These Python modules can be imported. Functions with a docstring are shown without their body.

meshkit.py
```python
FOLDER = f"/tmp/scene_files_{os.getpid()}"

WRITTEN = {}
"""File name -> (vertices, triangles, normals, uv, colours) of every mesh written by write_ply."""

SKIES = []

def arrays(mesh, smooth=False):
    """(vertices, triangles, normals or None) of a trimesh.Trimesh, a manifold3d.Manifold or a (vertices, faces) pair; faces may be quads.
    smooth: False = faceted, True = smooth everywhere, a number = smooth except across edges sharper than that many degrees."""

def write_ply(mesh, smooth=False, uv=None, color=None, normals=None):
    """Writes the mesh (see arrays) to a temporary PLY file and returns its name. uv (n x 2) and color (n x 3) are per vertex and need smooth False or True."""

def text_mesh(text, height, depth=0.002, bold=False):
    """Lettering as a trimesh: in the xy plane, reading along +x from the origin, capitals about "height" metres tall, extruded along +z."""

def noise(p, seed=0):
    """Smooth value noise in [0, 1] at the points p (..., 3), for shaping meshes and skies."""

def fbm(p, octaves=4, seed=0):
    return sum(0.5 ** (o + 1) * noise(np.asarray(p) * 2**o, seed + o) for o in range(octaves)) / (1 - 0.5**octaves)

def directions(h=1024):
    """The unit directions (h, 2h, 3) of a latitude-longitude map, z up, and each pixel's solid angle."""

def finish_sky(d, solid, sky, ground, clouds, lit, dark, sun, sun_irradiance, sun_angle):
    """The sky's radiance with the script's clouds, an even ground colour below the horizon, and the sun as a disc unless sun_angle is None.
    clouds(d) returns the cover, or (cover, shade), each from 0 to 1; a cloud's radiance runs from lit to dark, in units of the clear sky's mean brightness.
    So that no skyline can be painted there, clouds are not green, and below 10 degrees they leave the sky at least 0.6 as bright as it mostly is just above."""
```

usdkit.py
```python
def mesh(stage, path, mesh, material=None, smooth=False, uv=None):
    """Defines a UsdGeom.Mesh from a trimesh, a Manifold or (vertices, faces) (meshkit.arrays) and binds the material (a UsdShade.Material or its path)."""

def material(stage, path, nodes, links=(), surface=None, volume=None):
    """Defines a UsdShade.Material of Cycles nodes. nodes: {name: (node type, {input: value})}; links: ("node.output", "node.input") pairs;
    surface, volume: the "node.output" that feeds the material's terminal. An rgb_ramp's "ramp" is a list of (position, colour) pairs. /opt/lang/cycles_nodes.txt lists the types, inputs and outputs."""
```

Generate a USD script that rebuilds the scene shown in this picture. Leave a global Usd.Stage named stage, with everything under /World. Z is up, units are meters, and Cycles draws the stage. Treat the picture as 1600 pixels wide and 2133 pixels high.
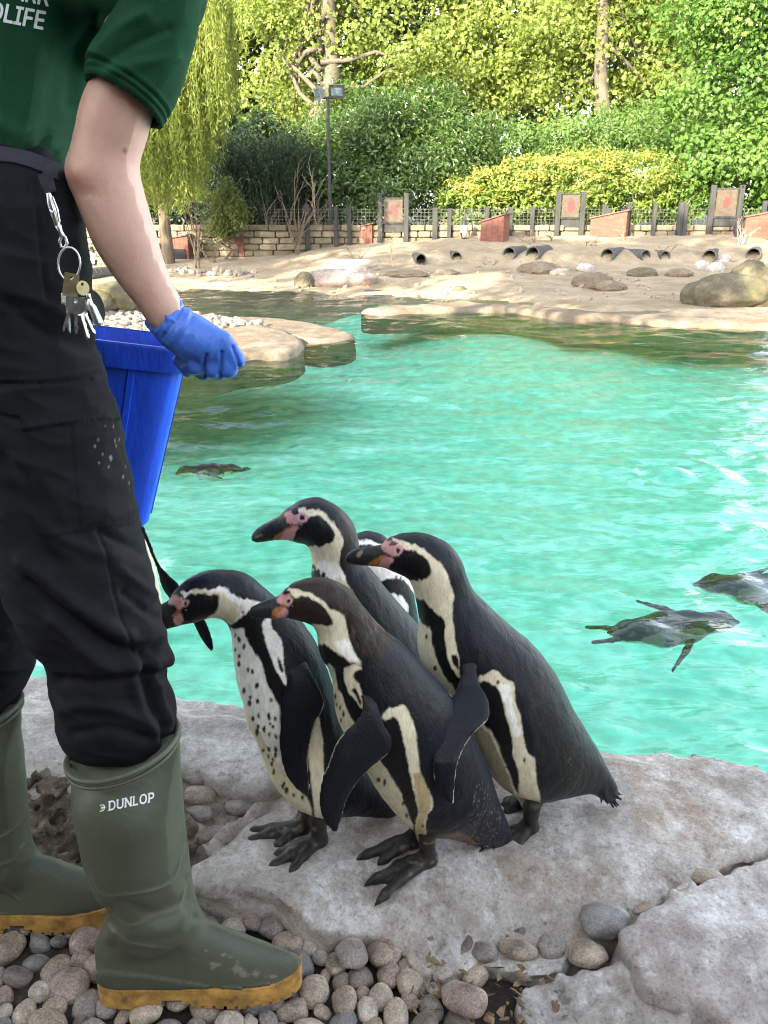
import math, random
import numpy as np, trimesh, usdkit, meshkit
from pxr import Usd, UsdGeom, UsdLux, UsdShade, Gf, Sdf, Vt
from scipy import ndimage
from scipy.spatial import cKDTree, Delaunay
from PIL import Image, ImageDraw

stage = Usd.Stage.CreateInMemory()
UsdGeom.SetStageUpAxis(stage, UsdGeom.Tokens.z)
UsdGeom.SetStageMetersPerUnit(stage, 1.0)
WORLD = UsdGeom.Xform.Define(stage, '/World')
stage.SetDefaultPrim(WORLD.GetPrim())

# ---------------------------------------------------------------- camera, sky, sun, exposure
EYE = np.array([0.0, 0.0, 1.05]); PITCH = math.radians(20.27); FOC = 1723.0
EXPOSURE = 3.74
SUN_DIR = np.array([-0.55, -0.835, 0.0]); SUN_ELEV = math.radians(21)
SKY_STRENGTH = 0.055; SUN_INTENSITY = 0.52
cam = UsdGeom.Camera.Define(stage, '/World/camera')
cam.CreateHorizontalApertureAttr(1600 / 100.0 * 1.0); cam.CreateVerticalApertureAttr(2133 / 100.0)
cam.CreateFocalLengthAttr(FOC / 100.0)
cam.CreateExposureAttr(EXPOSURE)
cam.CreateClippingRangeAttr(Gf.Vec2f(0.05, 500))
cp, sp = math.cos(PITCH), math.sin(PITCH)
R_, U_, F_ = np.array([1.0, 0, 0]), np.array([0, sp, cp]), np.array([0, cp, -sp])
cam.AddTransformOp().Set(Gf.Matrix4d(*R_, 0, *U_, 0, *(-F_), 0, *EYE, 1))

sun_to = np.array([*(SUN_DIR[:2] / np.linalg.norm(SUN_DIR[:2]) * math.cos(SUN_ELEV)), math.sin(SUN_ELEV)])
dome = UsdLux.DomeLight.Define(stage, '/World/sky')
dome.GetPrim().SetCustomDataByKey('kind', 'structure')
sky_mat = usdkit.material(stage, '/World/Looks/sky', {
    's': ('sky_texture', {'sky_type': 'single_scattering', 'sun_disc': False, 'sun_elevation': SUN_ELEV,
                          'sun_rotation': math.atan2(sun_to[0], sun_to[1]), 'aerosol_density': 2.0}),
    'c': ('texture_coordinate', {}), 'm': ('mapping', {'scale': (1.0, 1.0, 2.2)}), 'n': ('noise_texture', {'scale': 2.2, 'detail': 6.0, 'roughness': 0.6, 'distortion': 0.3}),
    'r': ('rgb_ramp', {'ramp': [(0.36, (0.25,) * 3), (0.62, (1, 1, 1))]}), 'h': ('hsv', {'saturation': 0.16, 'value': 1.45}), 'x': ('mix_color', {}),
    'b': ('background_shader', {'strength': SKY_STRENGTH})},
    [('c.generated', 'm.vector'), ('m.vector', 'n.vector'), ('n.fac', 'r.fac'), ('r.color', 'x.fac'), ('s.color', 'x.a'), ('s.color', 'h.color'), ('h.color', 'x.b'), ('x.result', 'b.color')], surface='b.background')
UsdShade.MaterialBindingAPI.Apply(dome.GetPrim()).Bind(sky_mat)
sun = UsdLux.DistantLight.Define(stage, '/World/sun')
sun.CreateNormalizeAttr(True); sun.CreateIntensityAttr(SUN_INTENSITY); sun.CreateAngleAttr(0.53)
sun.CreateColorAttr(Gf.Vec3f(1.0, 0.87, 0.66))
zx = np.cross([0, 0, 1], sun_to); zx /= np.linalg.norm(zx); zy = np.cross(sun_to, zx)
sun.AddTransformOp().Set(Gf.Matrix4d(*zx, 0, *zy, 0, *sun_to, 0, 0, 0, 0, 1))
# ---------------------------------------------------------------- naming and defining
USED = {}
def numbered(parent, name):
    key = (parent, name); n = USED.get(key, 0); USED[key] = n + 1
    return f'{parent}/{name}' if n == 0 else f'{parent}/{name}_{n:03d}'
def tag(prim, label=None, category=None, group=None, kind=None):
    p = prim.GetPrim() if hasattr(prim, 'GetPrim') else prim
    for k, v in (('label', label), ('category', category), ('group', group), ('kind', kind)):
        if v: p.SetCustomDataByKey(k, v)
    return p
def path_of(parent):
    return '/World' if parent is None else (parent if isinstance(parent, str) else str(parent.GetPath()))
def obj(name, mesh, mat, parent=None, smooth=True, color=None, **tags):
    path = numbered(path_of(parent), name)
    m = usdkit.mesh(stage, path, mesh, mat, smooth=smooth)
    if color is not None:
        UsdGeom.PrimvarsAPI(m).CreatePrimvar('coat', Sdf.ValueTypeNames.Color3fArray, 'vertex').Set(Vt.Vec3fArray.FromNumpy(np.asarray(color, np.float32)))
    tag(m, **tags)
    return m
def thing(name, label, category, group=None, at=(0, 0, 0), rz=0.0):
    x = UsdGeom.Xform.Define(stage, numbered('/World', name))
    x.AddTranslateOp().Set(Gf.Vec3d(*map(float, at)))
    if rz: x.AddRotateZOp().Set(math.degrees(rz))
    tag(x, label, category, group)
    return x
def copy_of(source, name, label, category, group, at, rz=0.0, scale=1.0):
    x = UsdGeom.Xform.Define(stage, numbered('/World', name))
    x.GetPrim().GetReferences().AddInternalReference(source.GetPath() if hasattr(source, 'GetPath') else source)
    x.ClearXformOpOrder()
    x.AddTranslateOp().Set(Gf.Vec3d(*map(float, at))); x.AddRotateZOp().Set(math.degrees(rz))
    if np.ndim(scale) or scale != 1.0: x.AddScaleOp().Set(Gf.Vec3f(*([float(scale)] * 3 if np.ndim(scale) == 0 else map(float, scale))))
    x.GetPrim().SetInstanceable(True)
    tag(x, label, category, group)
    return x

# ---------------------------------------------------------------- measuring: where a line of sight meets the place
def ray(x, y):
    return R_ * ((x - 800.0) / FOC) + U_ * ((1066.5 - y) / FOC) + F_
def on_z(x, y, z=0.0):
    d = ray(x, y); return EYE + d * ((z - EYE[2]) / d[2])
def on_y(x, y, Y):
    d = ray(x, y); return EYE + d * (Y / d[1])
def depth_of(P):
    return (np.asarray(P) - EYE) @ F_
class Plane:                                   # an upright plane through (x0, Y0), turned by a
    def __init__(s, x0, Y0, a=0.0):
        s.p = np.array([x0, Y0, 0.0]); s.n = np.array([-math.sin(a), -math.cos(a), 0.0])   # n looks towards the viewer's side
    def at(s, x, y):
        d = ray(x, y); return EYE + d * (((s.p - EYE) @ s.n) / (d @ s.n))
    def shifted(s, d):
        q = Plane(0, 0); q.p = s.p + s.n * d; q.n = s.n; return q
def side_px(P):
    q = np.asarray(P) - EYE; t = q @ F_
    return np.stack([800.0 + FOC * (q @ R_) / t, 1066.5 - FOC * (q @ U_) / t], -1)

# ---------------------------------------------------------------- shaping
def spline(pts, closed=True, n=8):
    p = np.asarray(pts, float)
    q = np.vstack([p[-1], p, p[0], p[1]]) if closed else np.vstack([2 * p[0] - p[1], p, 2 * p[-1] - p[-2]])
    out = []
    for i in range(len(q) - 3):
        a, b, c, d = q[i:i + 4]
        for t in np.linspace(0, 1, n, endpoint=False):
            out.append(0.5 * ((2 * b) + (c - a) * t + (2 * a - 5 * b + 4 * c - d) * t * t + (3 * b - a - 3 * c + d) * t ** 3))
    if not closed: out.append(p[-1])
    return np.array(out)
def mask_of(poly, lo, hi, ss=1):
    w, h = int((hi[0] - lo[0]) * ss), int((hi[1] - lo[1]) * ss)
    im = Image.new('L', (w, h)); ImageDraw.Draw(im).polygon([tuple((p - lo) * ss) for p in np.asarray(poly)], fill=1)
    return np.asarray(im)
def medial(poly, tight=0.10, smooth=True):
    """Discs (x, y, r) that fill an outline: its medial axis."""
    p = spline(poly) if smooth else np.asarray(poly, float)
    lo = np.floor(p.min(0)) - 3; hi = np.ceil(p.max(0)) + 3
    m = mask_of(p, lo, hi)
    dt = ndimage.distance_transform_edt(m)
    gy, gx = np.gradient(dt); g = np.hypot(gx, gy)
    ys, xs = np.nonzero((dt > 2.5) & (g < 0.86))
    r = dt[ys, xs]; order = np.argsort(-r)
    keep = []; taken = np.zeros(dt.shape, bool)
    for k in order:
        if taken[ys[k], xs[k]]: continue
        s = max(1, int(tight * r[k])); taken[max(0, ys[k] - s):ys[k] + s + 1, max(0, xs[k] - s):xs[k] + s + 1] = True
        keep.append((xs[k] + lo[0] + 0.5, ys[k] + lo[1] + 0.5, r[k]))
    return np.array(keep)
def balls(poly, plane, **k):
    d = medial(poly, **k)
    c = np.array([plane.at(x, y) for x, y, _ in d])
    return np.column_stack([c, d[:, 2] * depth_of(c) / FOC])
class Field:
    """A signed distance sampled on a grid."""
    def __init__(s, lo, hi, h):
        s.h = h; s.lo = np.asarray(lo, float) - 4 * h; n = np.ceil((np.asarray(hi) + 4 * h - s.lo) / h).astype(int) + 1
        s.ax = [s.lo[i] + h * np.arange(n[i]) for i in range(3)]
        s.f = np.full(n, 9.0, np.float32)
    def box(s, lo, hi):
        a = np.maximum(0, np.floor((np.asarray(lo) - s.lo) / s.h).astype(int)); b = np.minimum(s.f.shape, np.ceil((np.asarray(hi) - s.lo) / s.h).astype(int) + 1)
        if np.any(b <= a): return None
        sl = tuple(slice(a[i], b[i]) for i in range(3))
        return sl, np.ix_(*[s.ax[i][sl[i]] for i in range(3)])
    def put(s, sl, d, k=0.0):
        cur = s.f[sl]
        if k > 0:
            hh = np.maximum(k - np.abs(cur - d), 0) / k
            s.f[sl] = np.minimum(cur, d) - hh * hh * k * 0.25
        else: s.f[sl] = np.minimum(cur, d)
    def ball(s, c, r, k=0.0, squash=None):
        m = r + max(4 * s.h, k * 1.2)
        b = s.box(c - m, c + m)
        if b is None: return
        sl, (X, Y, Z) = b
        s.put(sl, (np.sqrt((X - c[0]) ** 2 + (Y - c[1]) ** 2 + (Z - c[2]) ** 2) - r).astype(np.float32), k)
    def cone(s, a, b_, ra, rb, k=0.0):
        a, b_ = np.asarray(a, float), np.asarray(b_, float); m = max(ra, rb) + max(4 * s.h, k * 1.2)
        b = s.box(np.minimum(a, b_) - m, np.maximum(a, b_) + m)
        if b is None: return
        sl, (X, Y, Z) = b; v = b_ - a; L = max(v @ v, 1e-12)
        t = np.clip(((X - a[0]) * v[0] + (Y - a[1]) * v[1] + (Z - a[2]) * v[2]) / L, 0, 1)
        d = np.sqrt((X - a[0] - t * v[0]) ** 2 + (Y - a[1] - t * v[1]) ** 2 + (Z - a[2] - t * v[2]) ** 2) - (ra + (rb - ra) * t)
        s.put(sl, d.astype(np.float32), k)
    def chain(s, pts, k=0.0):
        for p, q in zip(pts[:-1], pts[1:]): s.cone(p[0], q[0], p[1], q[1], k)
    def grid(s):
        return np.meshgrid(*s.ax, indexing='ij')
    def mesh(s, smooth=10):
        return net(s.f, s.lo, s.h, smooth)
def net(f, lo, h, smooth=10):
    """Surface nets: one point in every cell that the surface crosses."""
    n = np.array(f.shape); ins = f < 0
    c = [(i, j, k) for i in (0, 1) for j in (0, 1) for k in (0, 1)]
    sub = lambda A, o: A[o[0]:n[0] - 1 + o[0], o[1]:n[1] - 1 + o[1], o[2]:n[2] - 1 + o[2]]
    cnt = sum(sub(ins, o).astype(np.int8) for o in c)
    act = (cnt > 0) & (cnt < 8)
    idx = np.full(act.shape, -1, np.int64); A = np.argwhere(act); idx[act] = np.arange(len(A))
    v = np.stack([f[A[:, 0] + o[0], A[:, 1] + o[1], A[:, 2] + o[2]] for o in c], 1).astype(float)
    P = np.zeros((len(A), 3)); W = np.zeros(len(A))
    for i in range(8):
        for j in range(i + 1, 8):
            d = np.array(c[j]) - np.array(c[i])
            if np.abs(d).sum() != 1: continue
            cr = (v[:, i] < 0) != (v[:, j] < 0)
            t = np.where(cr, v[:, i] / np.where(cr, v[:, i] - v[:, j], 1), 0)
            P += np.where(cr[:, None], np.array(c[i]) + t[:, None] * d, 0); W += cr
    P = (A + P / W[:, None]) * h + lo
    faces = []
    for ax in range(3):
        o = [0, 0, 0]; o[ax] = 1
        a = ins[tuple(slice(0, n[i] - o[i]) for i in range(3))]; b = ins[tuple(slice(o[i], n[i]) for i in range(3))]
        E = np.argwhere(a != b); flip = a[tuple(E.T)]
        u, w = [(1, 2), (2, 0), (0, 1)][ax]
        ok = (E[:, u] > 0) & (E[:, w] > 0) & (E[:, u] < n[u] - 1) & (E[:, w] < n[w] - 1); E, flip = E[ok], flip[ok]
        q = []
        for du, dw in ((-1, -1), (0, -1), (0, 0), (-1, 0)):
            e = E.copy(); e[:, u] += du; e[:, w] += dw; q.append(idx[tuple(e.T)])
        q = np.stack(q, 1); q = np.where(flip[:, None], q, q[:, ::-1]); faces.append(q)
    q = np.vstack(faces); q = q[(q >= 0).all(1)]
    f3 = np.vstack([q[:, [0, 1, 2]], q[:, [0, 2, 3]]])
    m = trimesh.Trimesh(P, f3, process=False)
    if smooth: taubin(m, smooth)
    return m
def taubin(m, n, lam=0.5, mu=0.53):
    from scipy import sparse
    e = m.edges_unique; N = len(m.vertices)
    a = sparse.coo_matrix((np.ones(2 * len(e)), (np.r_[e[:, 0], e[:, 1]], np.r_[e[:, 1], e[:, 0]])), (N, N)).tocsr()
    d = np.maximum(np.asarray(a.sum(1)).ravel(), 1); v = np.array(m.vertices)
    for i in range(n):
        L = (a @ v) / d[:, None] - v; v = v + (lam if i % 2 == 0 else -mu) * L
    m.vertices = v; return m
def joined(ms):
    ms = [m for m in ms if m is not None]
    v, f, at = [], [], 0
    for m in ms:
        v.append(np.asarray(m.vertices)); f.append(np.asarray(m.faces) + at); at += len(m.vertices)
    return trimesh.Trimesh(np.vstack(v), np.vstack(f), process=False)
def split(m):
    v, f = trimesh.remesh.subdivide(m.vertices, m.faces); return trimesh.Trimesh(v, f, process=False)
def normals(m):
    return meshkit.arrays(m, True)[2]
def dist_poly(P, poly):
    """Signed distance of 2-D points to an outline: negative inside."""
    P = np.asarray(P, float); a = np.asarray(poly, float); b = np.roll(a, -1, 0)
    best = np.full(len(P), 1e9); inside = np.zeros(len(P), bool)
    for p, q in zip(a, b):
        v = q - p; w = P - p; t = np.clip(w @ v / max(v @ v, 1e-12), 0, 1)
        best = np.minimum(best, ((w - t[:, None] * v) ** 2).sum(1))
        cr = (p[1] <= P[:, 1]) != (q[1] <= P[:, 1])
        if abs(q[1] - p[1]) > 1e-12: inside ^= cr & (P[:, 0] < p[0] + (P[:, 1] - p[1]) * (q[0] - p[0]) / (q[1] - p[1]))
    return np.where(inside, -1, 1) * np.sqrt(best)
def dist_line(P, line):
    P = np.asarray(P, float); best = np.full(len(P), 1e9); a = np.asarray(line, float)
    for p, q in zip(a[:-1], a[1:]):
        v = q - p; w = P - p; t = np.clip(w @ v / max(v @ v, 1e-12), 0, 1)
        best = np.minimum(best, ((w - t[:, None] * v) ** 2).sum(1))
    return np.sqrt(best)
def box(lo, hi):
    lo, hi = np.asarray(lo, float), np.asarray(hi, float)
    m = trimesh.creation.box(hi - lo); m.apply_translation((lo + hi) / 2); return m
def bevel_box(sx, sy, sz, r):
    import manifold3d as m3
    pts = np.array([[x * (sx / 2 - (r if a != 0 else 0)), y * (sy / 2 - (r if a != 1 else 0)), z * (sz / 2 - (r if a != 2 else 0))] for a in range(3) for x in (-1, 1) for y in (-1, 1) for z in (-1, 1)])
    return trimesh.convex.convex_hull(pts)
def tube(path, radii, sides=8, cap=True):
    p = np.asarray(path, float); r = np.broadcast_to(np.asarray(radii, float), len(p))
    t = np.gradient(p, axis=0); t /= np.maximum(np.linalg.norm(t, axis=1, keepdims=True), 1e-9)
    u = np.cross(t[0], [0, 0, 1.0]); u = u if np.linalg.norm(u) > 1e-3 else np.array([1.0, 0, 0])
    v = []
    for i in range(len(p)):
        u = u - (u @ t[i]) * t[i]; u /= np.linalg.norm(u); w = np.cross(t[i], u)
        a = np.linspace(0, 2 * np.pi, sides, endpoint=False)
        v.append(p[i] + r[i] * (np.cos(a)[:, None] * u + np.sin(a)[:, None] * w))
    v = np.vstack(v); f = []
    for i in range(len(p) - 1):
        for j in range(sides):
            a, b = i * sides + j, i * sides + (j + 1) % sides
            f += [(a, b, b + sides), (a, b + sides, a + sides)]
    if cap:
        v = np.vstack([v, p[0], p[-1]]); n = len(v)
        for j in range(sides):
            f.append((n - 2, (j + 1) % sides, j)); k = (len(p) - 1) * sides; f.append((n - 1, k + j, k + (j + 1) % sides))
    return trimesh.Trimesh(v, np.array(f), process=False)
def loft(rings, close=True):
    """Rings of equally many points, joined."""
    n = len(rings[0]); v = np.vstack(rings); f = []
    for i in range(len(rings) - 1):
        for j in range(n):
            a, b = i * n + j, i * n + (j + 1) % n
            f += [(a, b, b + n), (a, b + n, a + n)]
    if close:
        v = np.vstack([v, rings[0].mean(0), rings[-1].mean(0)]); N = len(v)
        for j in range(n):
            f.append((N - 2, (j + 1) % n, j)); k = (len(rings) - 1) * n; f.append((N - 1, k + j, k + (j + 1) % n))
    return trimesh.Trimesh(v, np.array(f), process=False)
fbm = meshkit.fbm
def rnd(seed): return np.random.default_rng(seed)

# ---------------------------------------------------------------- materials
def look(name, nodes, links, surface='p.BSDF', volume=None):
    return usdkit.material(stage, '/World/Looks/' + name, nodes, links, surface=surface, volume=volume)
def plain(name, color, rough=0.6, var=0.25, scale=20, bump=0.0, bscale=80, stretch=(1, 1, 1), **kw):
    """A principled surface whose colour wanders a little; positions in the place, no UVs."""
    c = np.array(color, float)
    nodes = {'g': ('geometry', {}), 'm': ('mapping', {'scale': stretch}), 'n': ('noise_texture', {'scale': scale, 'detail': 5.0, 'roughness': 0.6}),
             'r': ('rgb_ramp', {'ramp': [(0.3, tuple(c * (1 - var))), (0.7, tuple(c * (1 + var)))]}),
             'p': ('principled_bsdf', {'roughness': rough, **kw})}
    links = [('g.position', 'm.vector'), ('m.vector', 'n.vector'), ('n.fac', 'r.fac'), ('r.color', 'p.base_color')]
    if bump:
        nodes['bn'] = ('noise_texture', {'scale': bscale, 'detail': 4.0}); nodes['b'] = ('bump', {'strength': bump, 'distance': 0.01})
        links += [('m.vector', 'bn.vector'), ('bn.fac', 'b.height'), ('b.normal', 'p.normal')]
    return look(name, nodes, links)
def coated(name, rough=0.6, bump=0.15, bscale=300, stretch=(1, 1, 1), var=0.25, vscale=120, **kw):
    """Colour from the mesh's own coat of feathers, fur or print, with fine grain."""
    nodes = {'a': ('attribute', {'attribute': 'coat'}), 'g': ('geometry', {}), 'm': ('mapping', {'scale': stretch}),
             'n': ('noise_texture', {'scale': vscale, 'detail': 4.0, 'roughness': 0.65}),
             'r': ('rgb_ramp', {'ramp': [(0.25, (1 - var,) * 3), (0.75, (1 + var,) * 3)]}),
             'x': ('mix_color', {'blend_type': 'multiply', 'fac': 1.0}),
             'bn': ('noise_texture', {'scale': bscale, 'detail': 3.0}), 'b': ('bump', {'strength': bump, 'distance': 0.004}),
             'p': ('principled_bsdf', {'roughness': rough, **kw})}
    return look(name, nodes, [('g.position', 'm.vector'), ('m.vector', 'n.vector'), ('n.fac', 'r.fac'), ('a.color', 'x.a'), ('r.color', 'x.b'),
                              ('x.result', 'p.base_color'), ('m.vector', 'bn.vector'), ('bn.fac', 'b.height'), ('b.normal', 'p.normal')])
# ---------------------------------------------------------------- near ground: soil, rocks, cobbles, pebbles
WATER_Z = -0.28
def px_poly(pts, z): return np.array([on_z(x, y, z)[:2] for x, y in pts])
def rock_solid(outline, top, base, h=0.007, amp=0.012, freq=9.0, rounding=0.03, fine=0.004, ffreq=45.0, seed=0, side_amp=1.0, smooth=6, cracks=()):
    """A solid stone: an outline, a top surface and rounded, uneven edges."""
    o = spline(outline, n=4); lo = np.r_[o.min(0) - 0.02, base]; 
    tops = [top(x, y) for x, y in o]; hi = np.r_[o.max(0) + 0.02, max(tops) + 0.06]
    F = Field(lo, hi, h); X, Y = np.meshgrid(F.ax[0], F.ax[1], indexing='ij')
    d2 = dist_poly(np.column_stack([X.ravel(), Y.ravel()]), o).reshape(X.shape)
    T = np.vectorize(top)(X, Y) if not hasattr(top, 'vec') else top.vec(X, Y)
    Z = F.ax[2]
    a = d2[:, :, None] + np.zeros(len(Z)); b = (Z[None, None] - T[:, :, None])
    k = rounding; hh = np.maximum(k - np.abs(a - b), 0) / k
    d = np.maximum(a, b) + hh * hh * k * 0.25
    G = np.stack(F.grid(), -1)
    near = np.abs(d) < 0.05
    n = np.zeros_like(d); P = G[near]
    n[near] = (fbm(P * freq, 3, seed) - 0.5) * 2 * amp + (fbm(P * ffreq, 2, seed + 7) - 0.5) * 2 * fine
    side = np.clip((b + 0.05) / 0.05, 0, 1)
    d = d + n * (1 + (side_amp - 1) * (1 - np.clip(-(b) / 0.03, 0, 1)) * 0 + (side_amp - 1) * (np.abs(a) < np.abs(b)))
    for line, w, deep in cracks:
        L2 = np.array([on_z(x, y, 0.05)[:2] for x, y in spline(line, closed=False, n=6)]); wob = (fbm(np.stack([X * 40, Y * 40, 0 * X], -1), 3, seed) - 0.5) * 0.012
        dl = dist_line(np.column_stack([X.ravel(), Y.ravel()]), L2).reshape(X.shape) + wob; d = d + (deep * np.clip(1 - dl / w, 0, 1))[:, :, None]
    d = np.maximum(d, base - Z[None, None])
    F.f = d.astype(np.float32)
    return F.mesh(smooth)

def stone_look(name, base, pale, dark, white=0.5, brown=None, scale=14, rough=0.85):
    nodes = {'g': ('geometry', {}), 'n1': ('noise_texture', {'scale': scale, 'detail': 8.0, 'roughness': 0.68}),
             'r1': ('rgb_ramp', {'ramp': [(0.28, dark), (0.5, base), (0.72, pale)]}),
             'm': ('mapping', {'scale': (1.25, 1.0, 0.8), 'rotation': (0, 0, 0.6)}),
             'n2': ('noise_texture', {'scale': scale * 0.62, 'detail': 11.0, 'roughness': 0.80, 'distortion': 0.15}),
             'r2': ('rgb_ramp', {'ramp': [(0.46, (0, 0, 0)), (0.55, (white * 0.6,) * 3), (0.63, (min(1, white * 1.4),) * 3)]}),
             'x2': ('mix_color', {'b': (0.70, 0.685, 0.665)}), 'sn': ('separate_xyz', {}), 'up': ('map_range', {'from_min': 0.55, 'from_max': 0.98, 'to_min': 0.12, 'to_max': 1.0, 'clamp': True}), 'wm': ('math', {'math_type': 'multiply'}),
             'n3': ('noise_texture', {'scale': scale * 6.0, 'detail': 6.0, 'roughness': 0.7}),
             'r3': ('rgb_ramp', {'ramp': [(0.28, (0.45,) * 3), (0.43, (0.93,) * 3), (0.6, (1.05,) * 3), (0.75, (1.28,) * 3)]}),
             'x3': ('mix_color', {'blend_type': 'multiply', 'fac': 1.0}), 'n5': ('noise_texture', {'scale': 210.0, 'detail': 3.0, 'roughness': 0.6}), 'r5': ('rgb_ramp', {'ramp': [(0.34, (0.45,) * 3), (0.44, (0.96,) * 3), (0.58, (1.0,) * 3), (0.68, (1.35,) * 3)]}), 'x5': ('mix_color', {'blend_type': 'multiply', 'fac': 0.5}),
             'n4': ('noise_texture', {'scale': scale * 0.3, 'detail': 5.0}),
             'r4': ('rgb_ramp', {'ramp': [(0.46, (0, 0, 0)), (0.62, (0.55,) * 3)]}),
             'x4': ('mix_color', {'b': brown or base}),
             'bn': ('noise_texture', {'scale': scale * 9, 'detail': 6.0, 'roughness': 0.7}), 'b': ('bump', {'strength': 0.8, 'distance': 0.008}),
             'p': ('principled_bsdf', {'roughness': rough, 'specular_ior_level': 0.35})}
    links = [('g.position', 'n1.vector'), ('n1.fac', 'r1.fac'), ('g.position', 'n4.vector'), ('n4.fac', 'r4.fac'), ('r4.color', 'x4.fac'), ('r1.color', 'x4.a'),
             ('g.position', 'm.vector'), ('m.vector', 'n2.vector'), ('n2.fac', 'r2.fac'), ('g.normal', 'sn.vector'), ('sn.z', 'up.value'), ('up.result', 'wm.value1'), ('r2.color', 'wm.value2'), ('wm.value', 'x2.fac'), ('x4.result', 'x2.a'),
             ('g.position', 'n3.vector'), ('n3.fac', 'r3.fac'), ('x2.result', 'x3.a'), ('r3.color', 'x3.b'), ('g.position', 'n5.vector'), ('n5.fac', 'r5.fac'), ('x3.result', 'x5.a'), ('r5.color', 'x5.b'), ('x5.result', 'p.base_color'),
             ('g.position', 'bn.vector'), ('bn.fac', 'b.height'), ('b.normal', 'p.normal')]
    return look(name, nodes, links)

ROCK = stone_look('pale_stone', (0.33, 0.30, 0.265), (0.46, 0.435, 0.40), (0.23, 0.19, 0.155), white=0.60, brown=(0.33, 0.24, 0.17))
ROCK_PINK = stone_look('pink_stone', (0.335, 0.30, 0.28), (0.46, 0.43, 0.41), (0.24, 0.205, 0.18), white=0.60, brown=(0.29, 0.24, 0.215))
ROCK_GREY = stone_look('grey_slab', (0.33, 0.31, 0.285), (0.46, 0.44, 0.41), (0.24, 0.215, 0.19), white=0.6, brown=(0.31, 0.27, 0.23))
CRUST = stone_look('crumbly_stone', (0.10, 0.074, 0.05), (0.25, 0.205, 0.155), (0.025, 0.018, 0.012), white=0.15, scale=38, rough=0.95)
SOIL = stone_look('soil', (0.045, 0.036, 0.03), (0.12, 0.095, 0.07), (0.015, 0.012, 0.010), white=0.0, scale=40, rough=0.95)
MORTAR = stone_look('mortar', (0.22, 0.18, 0.14), (0.36, 0.31, 0.25), (0.07, 0.052, 0.04), white=0.1, scale=45, rough=0.95)

# soil underneath everything near; the shore falls into the pool behind the rocks
gx = np.r_[-60, -20, -6, np.arange(-2, 2.01, 0.04), 6, 20, 60]; gy = np.r_[-60, -20, -5, -1, np.arange(0.2, 1.21, 0.02), 1.26]
GX, GY = np.meshgrid(gx, gy, indexing='ij')
GZ = -0.012 + (fbm(np.stack([GX * 14, GY * 14, 0 * GX], -1), 4, 5) - 0.5) * 0.035 * ((np.abs(GX) < 2) & (GY > 0))
GZ[:, -1] = -1.4
def sheet(GX, GY, GZ):
    n, m = GX.shape; v = np.stack([GX, GY, GZ], -1).reshape(-1, 3); i = np.arange(n * m).reshape(n, m)
    q = np.stack([i[:-1, :-1], i[1:, :-1], i[1:, 1:], i[:-1, 1:]], -1).reshape(-1, 4)
    return trimesh.Trimesh(v, np.vstack([q[:, [0, 1, 2]], q[:, [0, 2, 3]]]), process=False)
soil = obj('soil', sheet(GX, GY, GZ), SOIL, kind='structure')

def vec(f):
    g = lambda x, y: float(f(np.asarray(x, float), np.asarray(y, float))); g.vec = f; return g
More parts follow.
